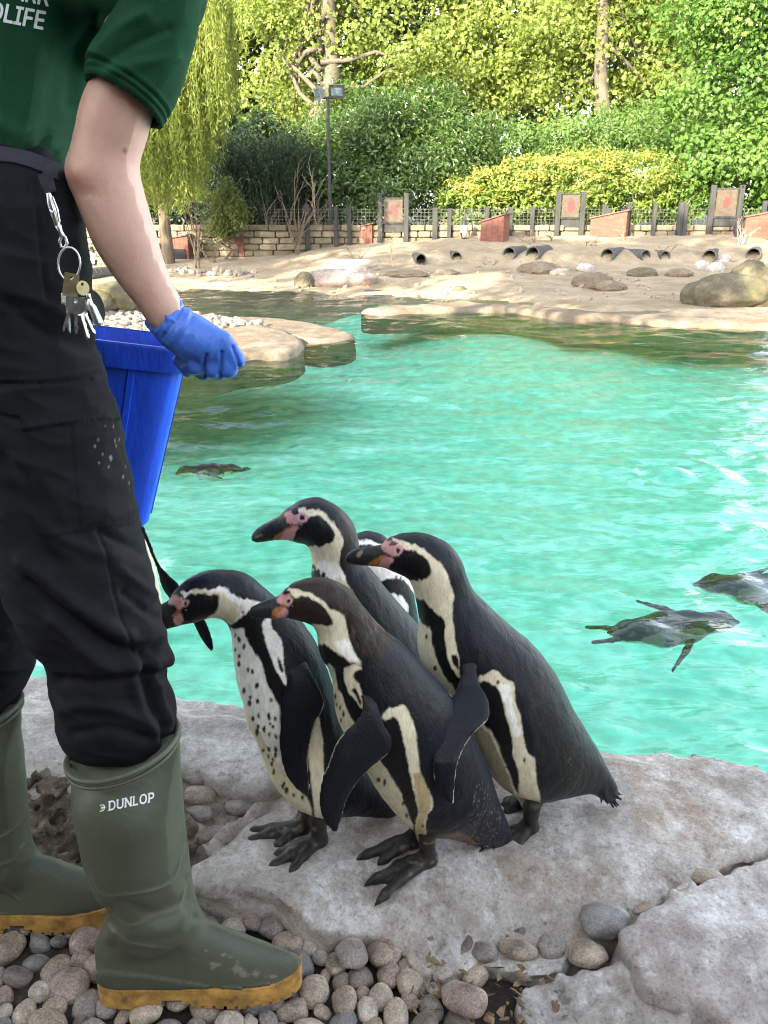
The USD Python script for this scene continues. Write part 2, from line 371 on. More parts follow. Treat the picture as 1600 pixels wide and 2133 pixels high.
# rock that the penguins stand on: nearly level, dipping at its front lip
def main_top(x, y):
    front = 1.0 - np.clip((y - (0.93 + 0.05 * np.sin(3 * x))) / 0.13, 0, 1)
    z = 0.062 - 0.035 * front ** 2 + 0.012 * np.sin(5 * x + 1) * np.cos(4 * y)
    return z - 0.05 * np.clip((y - 1.30 - 0.25 * np.clip(-x * 2 + 0.4, 0, 1)) / 0.15, 0, 1)
ROCK_TOP = vec(main_top)
main_px = [(560, 1448), (800, 1480), (1050, 1520), (1250, 1553), (1400, 1564), (1500, 1582), (1600, 1618), (1760, 1690), (1720, 1745), (1600, 1792), (1450, 1852), (1320, 1912),
           (1250, 1935), (1195, 1965), (1180, 1998), (1100, 2006), (1000, 1992), (930, 2010), (860, 1985), (800, 1935), (720, 1925), (650, 1925), (590, 1885), (520, 1868), (420, 1868), (398, 1835), (425, 1790), (490, 1718), (560, 1640), (560, 1540)]
main_rock = obj('flat_rock', rock_solid(px_poly(main_px, 0.045), ROCK_TOP, -0.10, h=0.0055, amp=0.009, rounding=0.011, fine=0.0045, ffreq=52, seed=3, side_amp=2.6, smooth=3, cracks=[([(415, 1800), (470, 1765), (520, 1715), (560, 1690)], 0.012, 0.016), ([(905, 1985), (912, 1930), (930, 1900), (925, 1870)], 0.008, 0.006), ([(1240, 1895), (1120, 1880), (1040, 1900)], 0.008, 0.004), ([(1380, 1830), (1420, 1845), (1440, 1858)], 0.010, 0.008), ([(560, 1840), (640, 1820), (720, 1850)], 0.008, 0.004)]), ROCK,
                label='broad flat pale rock that the huddled penguins stand on, streaked white', category='rock')
slab_px = [(-300, 1375), (100, 1388), (350, 1412), (480, 1425), (620, 1450), (700, 1480), (650, 1600), (570, 1650), (480, 1638), (380, 1600), (250, 1640), (150, 1668), (60, 1690), (-300, 1720)]
slab_top = vec(lambda x, y: 0.085 + 0.012 * np.sin(6 * x) * np.sin(5 * y) - 0.05 * np.clip((x + 0.16) / 0.1, 0, 1) - 0.04 * np.clip((y - 1.42) / 0.12, 0, 1))
obj('flat_rock', rock_solid(px_poly(slab_px, 0.075), slab_top, -0.12, h=0.009, amp=0.012, seed=11, rounding=0.035, side_amp=1.8), ROCK_GREY,
    label='grey guano-stained slab behind the green wellington boots', category='rock')
right_px = [(1288, 1968), (1334, 1916), (1443, 1862), (1596, 1791), (1796, 1706), (1850, 2250), (1640, 2240), (1560, 2190), (1500, 2120), (1420, 2098), (1345, 2068), (1322, 2020)]
right_top = vec(lambda x, y: 0.060 - 0.03 * np.clip((0.86 - y) / 0.12, 0, 1) ** 2 + 0.008 * np.sin(7 * x + 5 * y))
obj('flat_rock', rock_solid(px_poly(right_px, 0.05), right_top, -0.10, h=0.006, amp=0.010, seed=23, rounding=0.012, fine=0.0045, ffreq=55, side_amp=1.8, smooth=3), ROCK_PINK,
    label='pinkish white-veined rock in the bottom right corner', category='rock')
broken_px = [(1085, 2062), (1150, 2035), (1240, 2022), (1315, 2030), (1345, 2085), (1440, 2125), (1560, 2200), (1560, 2300), (1300, 2260), (1180, 2160), (1100, 2110)]
broken_top = vec(lambda x, y: 0.018 + 0.03 * np.clip((y - 0.84) / 0.1, 0, 1) + 0.012 * np.sin(22 * x))
obj('broken_rock', rock_solid(px_poly(broken_px, 0.02), broken_top, -0.10, h=0.0055, amp=0.020, freq=20, seed=31, rounding=0.012, fine=0.011, ffreq=60, smooth=3), ROCK_GREY,
    label='low rough broken rock between dark soil and the pinkish corner rock', category='rock')
crust_px = [(-60, 1690), (60, 1680), (150, 1672), (260, 1690), (390, 1740), (400, 1790), (330, 1830), (230, 1835), (120, 1815), (50, 1800), (-60, 1800)]
crust_top = vec(lambda x, y: 0.05 + 0.035 * np.clip((y - 1.08) / 0.1, 0, 1))
obj('crumbly_rock', rock_solid(px_poly(crust_px, 0.03), crust_top, -0.06, h=0.005, amp=0.034, freq=34, seed=41, rounding=0.012, fine=0.020, ffreq=85, side_amp=1.4, smooth=2), CRUST,
    label='brown crumbly pitted rock face between the two boots', category='rock')
# footing of coarse conglomerate that the front of the flat rock rests on
foot_px = [(410, 1845), (520, 1875), (640, 1935), (760, 1945), (850, 1995), (1000, 2020), (1180, 2015), (1290, 1990), (1330, 1960), (1300, 1900), (1000, 1900), (700, 1850), (480, 1800)]
obj('conglomerate_ledge', rock_solid(px_poly(foot_px, 0.0), vec(lambda x, y: 0.012 + 0 * x), -0.06, h=0.006, amp=0.020, freq=24, seed=51, rounding=0.02, fine=0.010, ffreq=70), MORTAR,
    label='dark pebbly conglomerate ledge under the front lip of the flat rock', category='rock')

def pebble_mesh(rng, a, b, c, sub=2):
    m = trimesh.creation.icosphere(sub); v = np.array(m.vertices)
    s = rng.integers(1e6); p = rng.uniform(2.0, 2.9)
    v = np.sign(v) * np.abs(v) ** (2 / p); v /= np.linalg.norm(v, axis=1, keepdims=True) ** 0.6
    v *= 1 + (fbm(v * 0.9 + rng.uniform(0, 9, 3), 2, s)[:, None] - 0.5) * 0.55
    return trimesh.Trimesh(v * [a, b, c], m.faces, process=False)
def turned(m, rng, at, tilt=0.35):
    R = trimesh.transformations.euler_matrix(rng.normal(0, tilt), rng.normal(0, tilt), rng.uniform(0, 6.28)); m.apply_transform(R); m.apply_translation(at); return m
def pebble_look(i, c, speck):
    c = np.array(c)
    return look(f'pebble_{i}', {'g': ('geometry', {}), 'o': ('texture_coordinate', {}), 'n': ('noise_texture', {'scale': 28.0, 'detail': 6.0, 'roughness': 0.7}),
        'r': ('rgb_ramp', {'ramp': [(0.3, tuple(c * 0.5)), (0.50, tuple(c)), (0.62, tuple(c * 1.25)), (0.74, tuple(c * 1.7 + 0.04))]}),
        'n2': ('noise_texture', {'scale': 330.0, 'detail': 3.0}), 'r2': ('rgb_ramp', {'ramp': [(0.3, (1 - speck,) * 3), (0.7, (1 + speck,) * 3)]}),
        'x': ('mix_color', {'blend_type': 'multiply', 'fac': 1.0}), 'b': ('bump', {'strength': 0.5, 'distance': 0.003}),
        'p': ('principled_bsdf', {'roughness': 0.55, 'specular_ior_level': 0.4})},
        [('g.position', 'n.vector'), ('n.fac', 'r.fac'), ('g.position', 'n2.vector'), ('n2.fac', 'r2.fac'), ('r.color', 'x.a'), ('r2.color', 'x.b'), ('x.result', 'p.base_color'), ('n2.fac', 'b.height'), ('b.normal', 'p.normal')])
PEB = [pebble_look(i, c, s) for i, (c, s) in enumerate([((0.19, 0.167, 0.145), 0.35), ((0.24, 0.19, 0.145), 0.4), ((0.15, 0.143, 0.137), 0.3), ((0.31, 0.255, 0.195), 0.35), ((0.23, 0.172, 0.143), 0.4), ((0.36, 0.315, 0.26), 0.3), ((0.15, 0.122, 0.102), 0.35)])]

# loose pebbles of the path: laid one by one on the soil where no rock stands
def loose_pebbles():
    rng = rnd(77); inner = [px_poly(p, 0.0) for p in (main_px[8:] , right_px, broken_px)]
    zone = px_poly([(-250, 1790), (60, 1795), (215, 1825), (400, 1850), (520, 1900), (650, 1962), (770, 1976), (850, 2018), (930, 2036), (1010, 2035), (1000, 2100), (960, 2200), (900, 2400), (-500, 2400)], 0.0)
    lo, hi = zone.min(0), zone.max(0); out = []; tree = []
    for layer, (n, rad) in enumerate(((9000, 0.0225), (9000, 0.0175), (9000, 0.0120))):
        for _ in range(n):
            q = rng.uniform(lo, hi)
            if dist_poly(q[None], zone)[0] > 0: continue
            r = rad * rng.uniform(0.78, 1.25)
            if any((q[0] - t[0]) ** 2 + (q[1] - t[1]) ** 2 < ((r + t[2]) * 0.80) ** 2 for t in tree): continue
            tree.append((q[0], q[1], r)); out.append((q, r, layer))
    out.sort(key=lambda t: -t[1] / max(0.5, np.linalg.norm(np.r_[t[0], 0] - EYE)))
    rest = []
    for k, (q, r, layer) in enumerate(out):
        a = r * rng.uniform(1.0, 1.22); b = r * rng.uniform(0.78, 0.98); c = r * rng.uniform(0.55, 0.78)
        z = -0.010 + c * 0.55 + (0.006 if layer else 0.0) + rng.uniform(-0.003, 0.006)
        m = turned(pebble_mesh(rng, a, b, c), rng, [q[0], q[1], z], 0.25)
        if k < 300: obj('pebble', m, PEB[rng.integers(len(PEB))], soil)
        else: rest.append(m)
    if rest: obj('small_pebbles', joined(rest), PEB[1], soil, kind='stuff')
    return len(out)
print('pebbles', loose_pebbles())

# cobbles bedded in mortar between the slab and the flat rock
bed_px = [(372, 1600), (470, 1625), (560, 1640), (585, 1665), (520, 1710), (470, 1760), (430, 1800), (392, 1840), (370, 1800), (360, 1700)]
bed = obj('mortar_bed', rock_solid(px_poly(bed_px, 0.03), vec(lambda x, y: 0.030 + 0.12 * np.clip(y - 1.06, 0, 0.3)), -0.06, h=0.006, amp=0.012, freq=30, seed=61, rounding=0.015, fine=0.008, ffreq=80), MORTAR, kind='structure')
COB = dict(grey=PEB[0], blue=PEB[2], pink=PEB[4], tan=PEB[3], pale=PEB[5], brown=PEB[1])
def cobble(x, y, w, h, kind, z, label, rz=0.0):
    P = on_z(x, y, z); s = depth_of(P) / FOC; rng = rnd(int(x * 7 + y))
    m = pebble_mesh(rng, w * s / 2, h * s / 2 * 1.15, min(w, h) * s * 0.36, 3)
    m.apply_transform(trimesh.transformations.euler_matrix(-0.25, 0.05, rz)); m.apply_translation(P)
    return obj('cobble', m, COB[kind], label=label, category='cobble')
cobble(545, 1652, 66, 44, 'tan', 0.055, 'beige oval cobble set in mortar, nearest the spotted penguin')
cobble(497, 1683, 64, 42, 'grey', 0.050, 'grey-green oval cobble just below the beige oval one')
cobble(415, 1617, 74, 46, 'grey', 0.055, 'grey rounded cobble topmost beside the boot shaft')
cobble(415, 1658, 66, 50, 'brown', 0.050, 'mauve cobble below the topmost grey one beside the boot shaft')
cobble(412, 1697, 54, 44, 'grey', 0.045, 'slate grey cobble third down beside the boot shaft')
cobble(480, 1630, 40, 30, 'blue', 0.05, 'small bluish cobble in the mortar behind the grey-green one')
cobble(452, 1745, 98, 60, 'pink', 0.030, 'large pinkish cobble at the left corner of the flat rock', 0.35)
cobble(408, 1735, 50, 60, 'brown', 0.032, 'brown cobble tucked between boot and large pinkish cobble')
cobble(450, 1780, 80, 46, 'pink', 0.020, 'flat pink stone wedged against the flat rock edge', 0.5)
cobble(447, 1610, 46, 34, 'brown', 0.055, 'small brown cobble at the back of the mortared group')
# stones in the seam between the flat rock and the corner rock
cobble(1256, 1916, 112, 76, 'blue', 0.048, 'dark slate-blue cobble in the seam beside the corner rock', 0.15)
cobble(1226, 1988, 78, 62, 'tan', 0.028, 'tan egg-shaped cobble below the dark slate-blue one', 0.3)
cobble(1475, 1828, 60, 44, 'brown', 0.052, 'mauve speckled cobble highest in the seam on the right', 0.2)
cobble(1402, 1876, 46, 26, 'blue', 0.045, 'small bluish cobble lying low in the seam')
cobble(1345, 1892, 60, 24, 'pink', 0.045, 'small flat pinkish stone in the seam left of the bluish one', 0.45)
cobble(1430, 1850, 44, 22, 'pale', 0.047, 'small pale stone in the seam just left of the mauve one', 0.4)
cobble(1010, 1985, 62, 52, 'grey', 0.010, 'grey stone bedded in the rock edge above the loose mauve pebble')
cobble(1080, 1978, 84, 52, 'brown', 0.014, 'broad brown stone bedded in the front edge of the flat rock')
cobble(1150, 1975, 60, 50, 'grey', 0.016, 'grey stone at the right end of the row bedded in the rock edge')
cobble(968, 2080, 74, 90, 'pink', 0.022, 'large mauve upright pebble standing alone at the edge of the dark soil', 0.9)
cobble(733, 1985, 70, 66, 'grey', 0.028, 'shiny grey pebble under the front lip of the flat rock', 0.2)
cobble(792, 1990, 50, 50, 'brown', 0.015, 'dark brown pebble tucked beside the shiny grey one under the lip')

# leaf litter on the dark soil
def litter():
    rng = rnd(5); ms = []
    for _ in range(150):
        P = on_z(rng.uniform(860, 1350), rng.uniform(2010, 2140), 0.002)
        if dist_poly(P[None, :2], px_poly(broken_px, 0.0))[0] < 0 and rng.random() < 0.7: continue
        s = rng.uniform(0.002, 0.0055); m = trimesh.convex.convex_hull(np.column_stack([rng.normal(0, s, 7) * 1.6, rng.normal(0, s, 7) * 0.8, rng.normal(0, s, 7) * 0.25])); ms.append(turned(m, rng, P + [0, 0, 0.006 + rng.uniform(0, 0.006)], 0.4))
    obj('leaf_litter', joined(ms), plain('litter', (0.15, 0.095, 0.045), var=0.6, scale=90), kind='stuff', label='brown scraps of dead leaf and bark on the dark soil', category='leaf litter', smooth=False)
litter()
# ---------------------------------------------------------------- penguins
BLK = (0.007, 0.007, 0.008); BACK = (0.0075, 0.0090, 0.0130); CREAM = (0.66, 0.59, 0.42); WHITE = (0.80, 0.78, 0.71); PINK = (0.50, 0.25, 0.23)
RING = (0.60, 0.40, 0.36); ORANGE = (0.30, 0.12, 0.035); BILL = (0.016, 0.018, 0.018); BROWN = (0.020, 0.013, 0.010); FOOT = (0.021, 0.019, 0.016); TAN = (0.47, 0.36, 0.19)
FEATHER = coated('plumage', rough=0.42, bump=0.26, bscale=420, stretch=(1, 1, 0.35), var=0.22, vscale=170, specular_ior_level=0.20)
EYEBALL = look('eyeball', {'p': ('principled_bsdf', {'base_color': (0.012, 0.008, 0.006), 'roughness': 0.06, 'coat_weight': 0.6})}, [])

class Coat:
    """Feather markings drawn on the side of a bird, the same on both sides."""
    def __init__(s, outline, ground):
        o = np.asarray(outline, float); s.lo = o.min(0) - 30; s.hi = o.max(0) + 30; s.ss = 2
        w, h = ((s.hi - s.lo) * s.ss).astype(int); s.im = Image.new('L', (w, h), 0); s.d = ImageDraw.Draw(s.im); s.pal = [ground]
    def _c(s, c):
        s.pal.append(c); return len(s.pal) - 1
    def patch(s, c, pts, smooth=True):
        p = spline(pts, n=6) if smooth else np.asarray(pts, float); s.d.polygon([tuple((q - s.lo) * s.ss) for q in p], fill=s._c(c)); return s
    def dots(s, c, pts, rx=4.0, ry=6.0):
        k = s._c(c)
        for i, (x, y) in enumerate(pts):
            f = 0.75 + 0.5 * ((i * 37 % 11) / 10); a, b = ((x, y) - s.lo) * s.ss; s.d.ellipse([a - rx * f * 2, b - ry * f * 2, a + rx * f * 2, b + ry * f * 2], fill=k)
        return s
    def line(s, c, pts, w):
        s.d.line([tuple((np.array(q) - s.lo) * s.ss) for q in spline(pts, closed=False, n=6)], fill=s._c(c), width=int(w * s.ss)); return s
    def colour(s, P, plane, ragged=3.0, seed=0):
        lat = (P - plane.p) @ plane.n; Q = P - 2 * np.minimum(lat, 0)[:, None] * plane.n
        uv = side_px(Q); q = P * [150, 150, 45]
        j = np.stack([fbm(q, 2, seed) - 0.5, fbm(q + 31, 2, seed + 5) - 0.5], -1) * 2
        def look_up(uv):
            ij = ((uv - s.lo) * s.ss).astype(int); a = np.asarray(s.im)
            return np.array(s.pal)[a[np.clip(ij[:, 1], 0, a.shape[0] - 1), np.clip(ij[:, 0], 0, a.shape[1] - 1)]]
        return np.mean([look_up(uv + j * [ragged, ragged * 2.2] + o) for o in ((0, 0), (1.3, 1.0), (-1.1, 1.4), (0.4, -1.7))], 0)

def lateral(discs, uv):
    """How far (in sight lines' pixels) a body made of discs reaches towards the viewer's side at uv."""
    d2 = discs[None, :, 2] ** 2 - ((uv[:, None, :] - discs[None, :, :2]) ** 2).sum(-1)
    return np.sqrt(np.maximum(d2, 0)).max(1)

def flipper_mesh(poly, plane, discs, gap=(-0.006, 0.008, 0.012), h=0.0026, half=0.0042, edge=None, seed=0, trim=(), h0=None, slim=1.0):
    p = spline(poly, n=6); lo, hi = p.min(0), p.max(0)
    ys = np.linspace(lo[1], hi[1], 24); L = []
    for y in ys:
        inside = [x for x in np.linspace(lo[0], hi[0], 40)]
        q = np.array([(x, y) for x in inside]); q = q[dist_poly(q, p) < 0]
        L.append(lateral(discs, q).max() if len(q) else 0)
    L = ndimage.gaussian_filter1d(np.maximum.accumulate(np.array(L)), 2.0)
    S = depth_of(plane.at(*p.mean(0))) / FOC
    off = L * S * slim + np.interp(np.linspace(0, 1, 24), np.linspace(0, 1, len(gap)), gap) if h0 is None else np.interp(np.linspace(0, 1, 24), np.linspace(0, 1, len(h0)), h0)
    m = mask_of(p, lo - 20, hi + 20, 2)
    sd = (ndimage.distance_transform_edt(m == 0) - ndimage.distance_transform_edt(m)) / 2
    corner = [plane.shifted(o).at(x, y) for o in (off.min() - 0.012, off.max() + 0.012) for x in (lo[0], hi[0]) for y in (lo[1], hi[1])]
    F = Field(np.min(corner, 0) - 0.01, np.max(corner, 0) + 0.01, h); G = np.stack(F.grid(), -1).reshape(-1, 3)
    uv = side_px(G); ij = (uv - lo + 20) * 2
    d2 = ndimage.map_coordinates(sd, [ij[:, 1], ij[:, 0]], order=1, mode='nearest') * S
    hh = (G - plane.p) @ plane.n - np.interp(uv[:, 1], ys, off)
    th = np.clip(-d2 * 0.30 + 0.0012, 0.0014, half)
    # gently cambered blade
    a, b = d2, np.abs(hh) - th; k = 0.003; e = np.maximum(k - np.abs(a - b), 0) / k
    F.f = (np.maximum(a, b) + e * e * k * 0.25).reshape(F.f.shape).astype(np.float32)
    M = F.mesh(6); P = np.array(M.vertices)
    uv = side_px(P); c = np.tile(np.array(BACK) * 0.85, (len(P), 1))
    n1 = fbm(P * [60, 60, 40], 3, seed); c = c * (0.75 + 0.6 * n1[:, None])
    inner = ((P - plane.p) @ plane.n - np.interp(uv[:, 1], ys, off)) < -0.0005
    c[inner] = (0.30, 0.26, 0.18)
    for ln, w in trim:
        dl = dist_line(uv, spline(ln, closed=False, n=6)); c = np.where((dl < w * (0.7 + 0.6 * n1))[:, None], (0.42, 0.38, 0.29), c)
    return M, c

def foot_mesh(ankle, toes, z, thick=0.0085, zt=None, r0=0.012, up=None, seed=0):
    """A webbed foot on the rock: ankle pixel, three toe-tip pixels (outer, middle, inner)."""
    A = on_z(*ankle, z + 0.016); T = [on_z(x, y, (zt if zt is not None else z) + 0.006) for x, y in toes]
    F = Field(np.min([A, *T], 0) - [0.03, 0.03, 0.02], np.max([A, *T], 0) + [0.03, 0.03, 0.06], 0.0026)
    heel = A + (A - np.mean(T, 0)) * 0.10 - [0, 0, 0.008]
    for t in T:
        mid = A * 0.45 + t * 0.55 + [0, 0, 0.004]; near = A * 0.12 + t * 0.88
        F.chain([(A, r0), (mid, thick), (near + [0, 0, 0.002], thick * 0.92), (t, thick * 0.62)], k=0.006)
        claw = t + (t - mid) / np.linalg.norm(t - mid) * 0.011 + [0, 0, -0.004]
        F.cone(t + [0, 0, 0.002], claw, thick * 0.5, 0.0015, k=0.003)
    for a, b in zip(T[:-1], T[1:]):
        for s in np.linspace(0.08, 0.92, 9):
            t = a + (b - a) * s; c = np.mean([A, A, t * 1.0], 0)
            reach = 0.86 - 0.16 * math.sin(math.pi * s)
            F.cone(A, A + (t - A) * reach - [0, 0, 0.003], 0.0065, 0.0044, k=0.003)
    F.cone(A, heel, r0, 0.008, k=0.008)
    if up is not None: F.cone(A, up, r0, r0 * 1.25, k=0.01)
    M = F.mesh(5); P = np.array(M.vertices); n = fbm(P * 130, 3, seed)
    c = np.array(FOOT) * (0.45 + 1.2 * n[:, None]); pale = np.clip((fbm(P * 70, 3, seed + 3) - 0.60) * 8, 0, 1)[:, None]
    c = c * (1 - pale) + np.array((0.13, 0.10, 0.075)) * pale
    return M, c

def penguin(label, outline, plane, coat, ragged=2.6, flippers=(), feet=(), eye=None, plumes=(), speck=None, group=None, h=0.0042, seed=0, tint=None, category='penguin', eye_r=4.6, slim=1.0):
    d = medial(outline); C = np.array([plane.at(x, y) for x, y, _ in d]); R = d[:, 2] * depth_of(C) / FOC
    F = Field((C - R[:, None]).min(0), (C + R[:, None]).max(0), h)
    for c, r in zip(C, R): F.ball(c, r)
    for base, tip, r in plumes:
        a, b = plane.shifted(r[1] if np.ndim(r) else 0).at(*base), plane.shifted(r[1] * 1.4 if np.ndim(r) else 0).at(*tip); F.cone(a, b, r[0] if np.ndim(r) else r, 0.0022)
    body = split(F.mesh(8)); P = np.array(body.vertices); P = P + plane.n * (((P - plane.p) @ plane.n) * (slim - 1))[:, None]; body.vertices = P
    P = P + normals(body) * ((fbm(P * [90, 90, 30], 3, seed) - 0.5) * 0.0022)[:, None]; body.vertices = P
    col = coat.colour(P, plane, ragged, seed)
    shade = fbm(P * [26, 26, 18], 3, seed + 9)
    col = col * (0.82 + 0.36 * shade[:, None])
    if tint is not None: col = tint(P, side_px(P), col)
    if speck is not None:
        poly, dens = speck; w = np.clip(-dist_poly(side_px(P), poly) / 18, 0, 1); s = (fbm(P * [520, 520, 230], 2, seed + 2) > 1 - dens * w)
        col = np.where(s[:, None], (0.13, 0.115, 0.085), col)
    parts, cols = [body], [col]
    for spec in flippers:
        m, c = flipper_mesh(plane=plane, discs=d, seed=seed, slim=slim, **spec); parts.append(m); cols.append(c)
    for spec in feet:
        m, c = foot_mesh(seed=seed, **spec); parts.append(m); cols.append(c)
    x = thing('penguin', label, category, group)
    obj('body', joined(parts), FEATHER, x, color=np.vstack(cols))
    if eye is not None:
        uv = side_px(P); lat = (P - plane.p) @ plane.n
        ok = (np.hypot(*(uv - eye).T) < 6) & (lat > 0); e = P[ok][np.argmax(lat[ok])] if ok.any() else plane.at(*eye)
        r = eye_r * depth_of(e) / FOC; off = plane.n * ((e - plane.p) @ plane.n)
        for c in (plane.at(*eye) + off * 1.0, plane.at(*eye) - off * 1.0):
            s = trimesh.creation.icosphere(2, r); s.apply_translation(c - np.sign((c - plane.p) @ plane.n) * plane.n * r * 0.35); obj('eye', s, EYEBALL, x)
    return x

# ---- one: leaning forward on the left, spotted belly
P1 = Plane((430 - 800) / FOC * 1.22, 1.085, -0.25)
o1 = [(300, 1318), (305, 1285), (332, 1261), (352, 1250), (360, 1237), (377, 1217), (400, 1200), (427, 1189), (460, 1186), (495, 1189), (520, 1200), (545, 1220), (570, 1242), (604, 1272), (635, 1305),
      (660, 1345), (679, 1390), (697, 1440), (720, 1500), (760, 1580), (800, 1645), (826, 1695), (800, 1703), (747, 1698), (700, 1700), (672, 1712), (655, 1706), (645, 1692), (620, 1680), (600, 1662), (572, 1630), (552, 1585), (535, 1540), (517, 1502),
      (507, 1460), (499, 1432), (492, 1397), (486, 1350), (483, 1322), (477, 1305), (467, 1292), (452, 1287), (430, 1289), (405, 1297), (382, 1301), (360, 1307), (342, 1313), (322, 1325)]
c1 = Coat(o1, BACK)
c1.patch(BLK, [(470, 1290), (500, 1285), (548, 1292), (556, 1330), (572, 1375), (590, 1420), (600, 1460), (610, 1520), (640, 1600), (660, 1640), (658, 1700), (640, 1690), (600, 1640), (570, 1560), (470, 1380)])
c1.patch(WHITE, [(478, 1316), (490, 1312), (505, 1310), (512, 1330), (527, 1355), (545, 1382), (552, 1410), (560, 1430), (572, 1452), (582, 1480), (588, 1540), (602, 1600), (620, 1640), (640, 1665), (648, 1696), (600, 1690), (540, 1620), (490, 1480), (470, 1380)])
c1.patch(CREAM, [(478, 1440), (520, 1490), (560, 1560), (585, 1600), (620, 1640), (640, 1665), (648, 1700), (600, 1695), (540, 1630), (490, 1500)])
c1.patch(WHITE, [(547, 1297), (562, 1288), (567, 1310), (585, 1330), (590, 1360), (592, 1388), (597, 1430), (580, 1404), (570, 1380), (560, 1357), (550, 1325)])
c1.patch(BLK, [(578, 1370), (585, 1378), (592, 1400), (584, 1394)])
c1.patch(CREAM, [(663, 1490), (669, 1522), (674, 1560), (675, 1600), (676, 1640), (676, 1690), (670, 1716), (658, 1712), (653, 1670), (646, 1610), (642, 1570), (650, 1530)])
c1.patch(WHITE, [(377, 1238), (407, 1231), (437, 1227), (465, 1224), (480, 1235), (495, 1245), (517, 1249), (545, 1256), (540, 1268), (520, 1271), (510, 1282), (490, 1292), (478, 1300), (460, 1290), (430, 1292), (430, 1280)])
c1.patch(CREAM, [(400, 1232), (437, 1229), (470, 1240), (485, 1255), (505, 1262), (495, 1284), (478, 1298), (455, 1290), (430, 1292), (430, 1280)])
c1.patch(BLK, [(388, 1240), (405, 1238), (420, 1236), (435, 1238), (455, 1241), (457, 1253), (453, 1270), (442, 1281), (430, 1286), (405, 1300), (380, 1304), (378, 1280), (380, 1262)])
c1.patch(BILL, [(295, 1285), (345, 1255), (362, 1258), (366, 1275), (362, 1300), (344, 1316), (300, 1330)])
c1.patch(PINK, [(351, 1254), (356, 1246), (362, 1241), (380, 1247), (386, 1252), (380, 1262), (372, 1272), (380, 1279), (382, 1295), (366, 1302), (362, 1290), (368, 1273), (364, 1261), (354, 1258)])
c1.patch(ORANGE, [(358, 1284), (364, 1276), (374, 1268), (377, 1272), (366, 1284)])
c1.dots(RING, [(386, 1254)], 10, 9).dots(BLK, [(386, 1254)], 6, 6)
c1.dots(BLK, [(320 + x / 4, 1160 + y / 4) for x, y in ((680, 660), (712, 690), (752, 752), (682, 770), (715, 825), (710, 890), (790, 940), (825, 962), (860, 1070), (802, 1168), (798, 1220), (870, 1210), (980, 1190), (752, 1120), (742, 466))]
        + [(460 + x / 4, 1460 + y / 4) for x, y in ((240, 20), (310, 10), (315, 125), (270, 148), (400, 130), (450, 150), (360, 232), (408, 188), (432, 217), (312, 222), (406, 292), (460, 292), (302, 266), (352, 417), (402, 402), (458, 402), (436, 490), (460, 452), (396, 462), (424, 522), (440, 582), (528, 690), (520, 716), (550, 746), (610, 782), (680, 802))], 3.0, 5.5)
f1 = dict(poly=[(622, 1352), (603, 1368), (596, 1390), (597, 1422), (588, 1458), (584, 1500), (582, 1547), (587, 1590), (600, 1622), (620, 1646), (640, 1657), (646, 1645), (644, 1615), (642, 1580), (648, 1542), (657, 1505), (670, 1485), (676, 1464), (667, 1435), (650, 1404), (636, 1370)],
          gap=(-0.010, -0.002, 0.004, 0.006), trim=[([(676, 1464), (670, 1485), (657, 1505), (648, 1542), (642, 1580), (645, 1620), (646, 1645)], 2.0)])
penguin('spotted-bellied penguin leaning forward with its bill behind the keeper\'s leg', o1, P1, c1, flippers=[f1],
        feet=[dict(ankle=(628, 1722), toes=[(516, 1736), (512, 1757), (575, 1768)], z=0.050, up=P1.shifted(-0.035).at(640, 1680)),
              dict(ankle=(664, 1748), toes=[(572, 1785), (560, 1812), (607, 1818)], z=0.050, up=P1.shifted(0.03).at(664, 1700))],
        eye=(386, 1254), seed=1)

# ---- two: in front, looking over the first one's back, brown neck
P2 = Plane((790 - 800) / FOC * 1.2, 1.04, -0.32)
o2 = [(518, 1276), (522, 1265), (532, 1259), (553, 1250), (575, 1242), (586, 1234), (600, 1219), (617, 1209), (640, 1202), (660, 1200), (685, 1203), (707, 1213), (732, 1230), (759, 1266), (794, 1306), (834, 1338), (869, 1374), (895, 1400), (930, 1437), (960, 1482),
      (993, 1543), (1015, 1596), (1031, 1640), (1046, 1684), (1059, 1715), (1069, 1750), (1067, 1775), (1050, 1770), (1010, 1766), (975, 1757), (940, 1748), (912, 1747), (895, 1762), (872, 1757), (859, 1727), (840, 1709), (815, 1680), (784, 1640), (765, 1606), (735, 1560), (716, 1524), (702, 1490), (695, 1455),
      (692, 1417), (685, 1392), (672, 1372), (664, 1352), (662, 1335), (659, 1316), (650, 1303), (630, 1295), (600, 1288), (575, 1288), (545, 1288), (527, 1287)]
c2 = Coat(o2, BACK)
c2.patch(BROWN, [(590, 1230), (620, 1205), (690, 1195), (740, 1225), (800, 1300), (815, 1345), (790, 1370), (750, 1365), (735, 1340), (720, 1300), (690, 1262), (640, 1235)])
c2.patch(BLK, [(655, 1340), (690, 1352), (725, 1378), (760, 1384), (758, 1470), (764, 1520), (800, 1500), (830, 1510), (862, 1620), (872, 1700), (880, 1760), (858, 1740), (820, 1690), (760, 1620), (735, 1510), (715, 1450), (690, 1390)])
c2.patch(CREAM, [(680, 1388), (697, 1396), (702, 1430), (712, 1450), (722, 1475), (736, 1503), (765, 1545), (793, 1587), (815, 1618), (834, 1652), (846, 1684), (861, 1724), (840, 1722), (780, 1650), (715, 1540), (690, 1470)])
c2.patch(CREAM, [(600, 1229), (635, 1233), (655, 1241), (675, 1254), (690, 1268), (713, 1280), (722, 1305), (726, 1330), (733, 1345), (741, 1365), (753, 1386), (738, 1383), (725, 1378), (710, 1364), (690, 1354), (675, 1343), (655, 1338), (640, 1310), (650, 1290)])
c2.patch(WHITE, [(695, 1338), (722, 1336), (736, 1358), (748, 1380), (725, 1374), (705, 1356)])
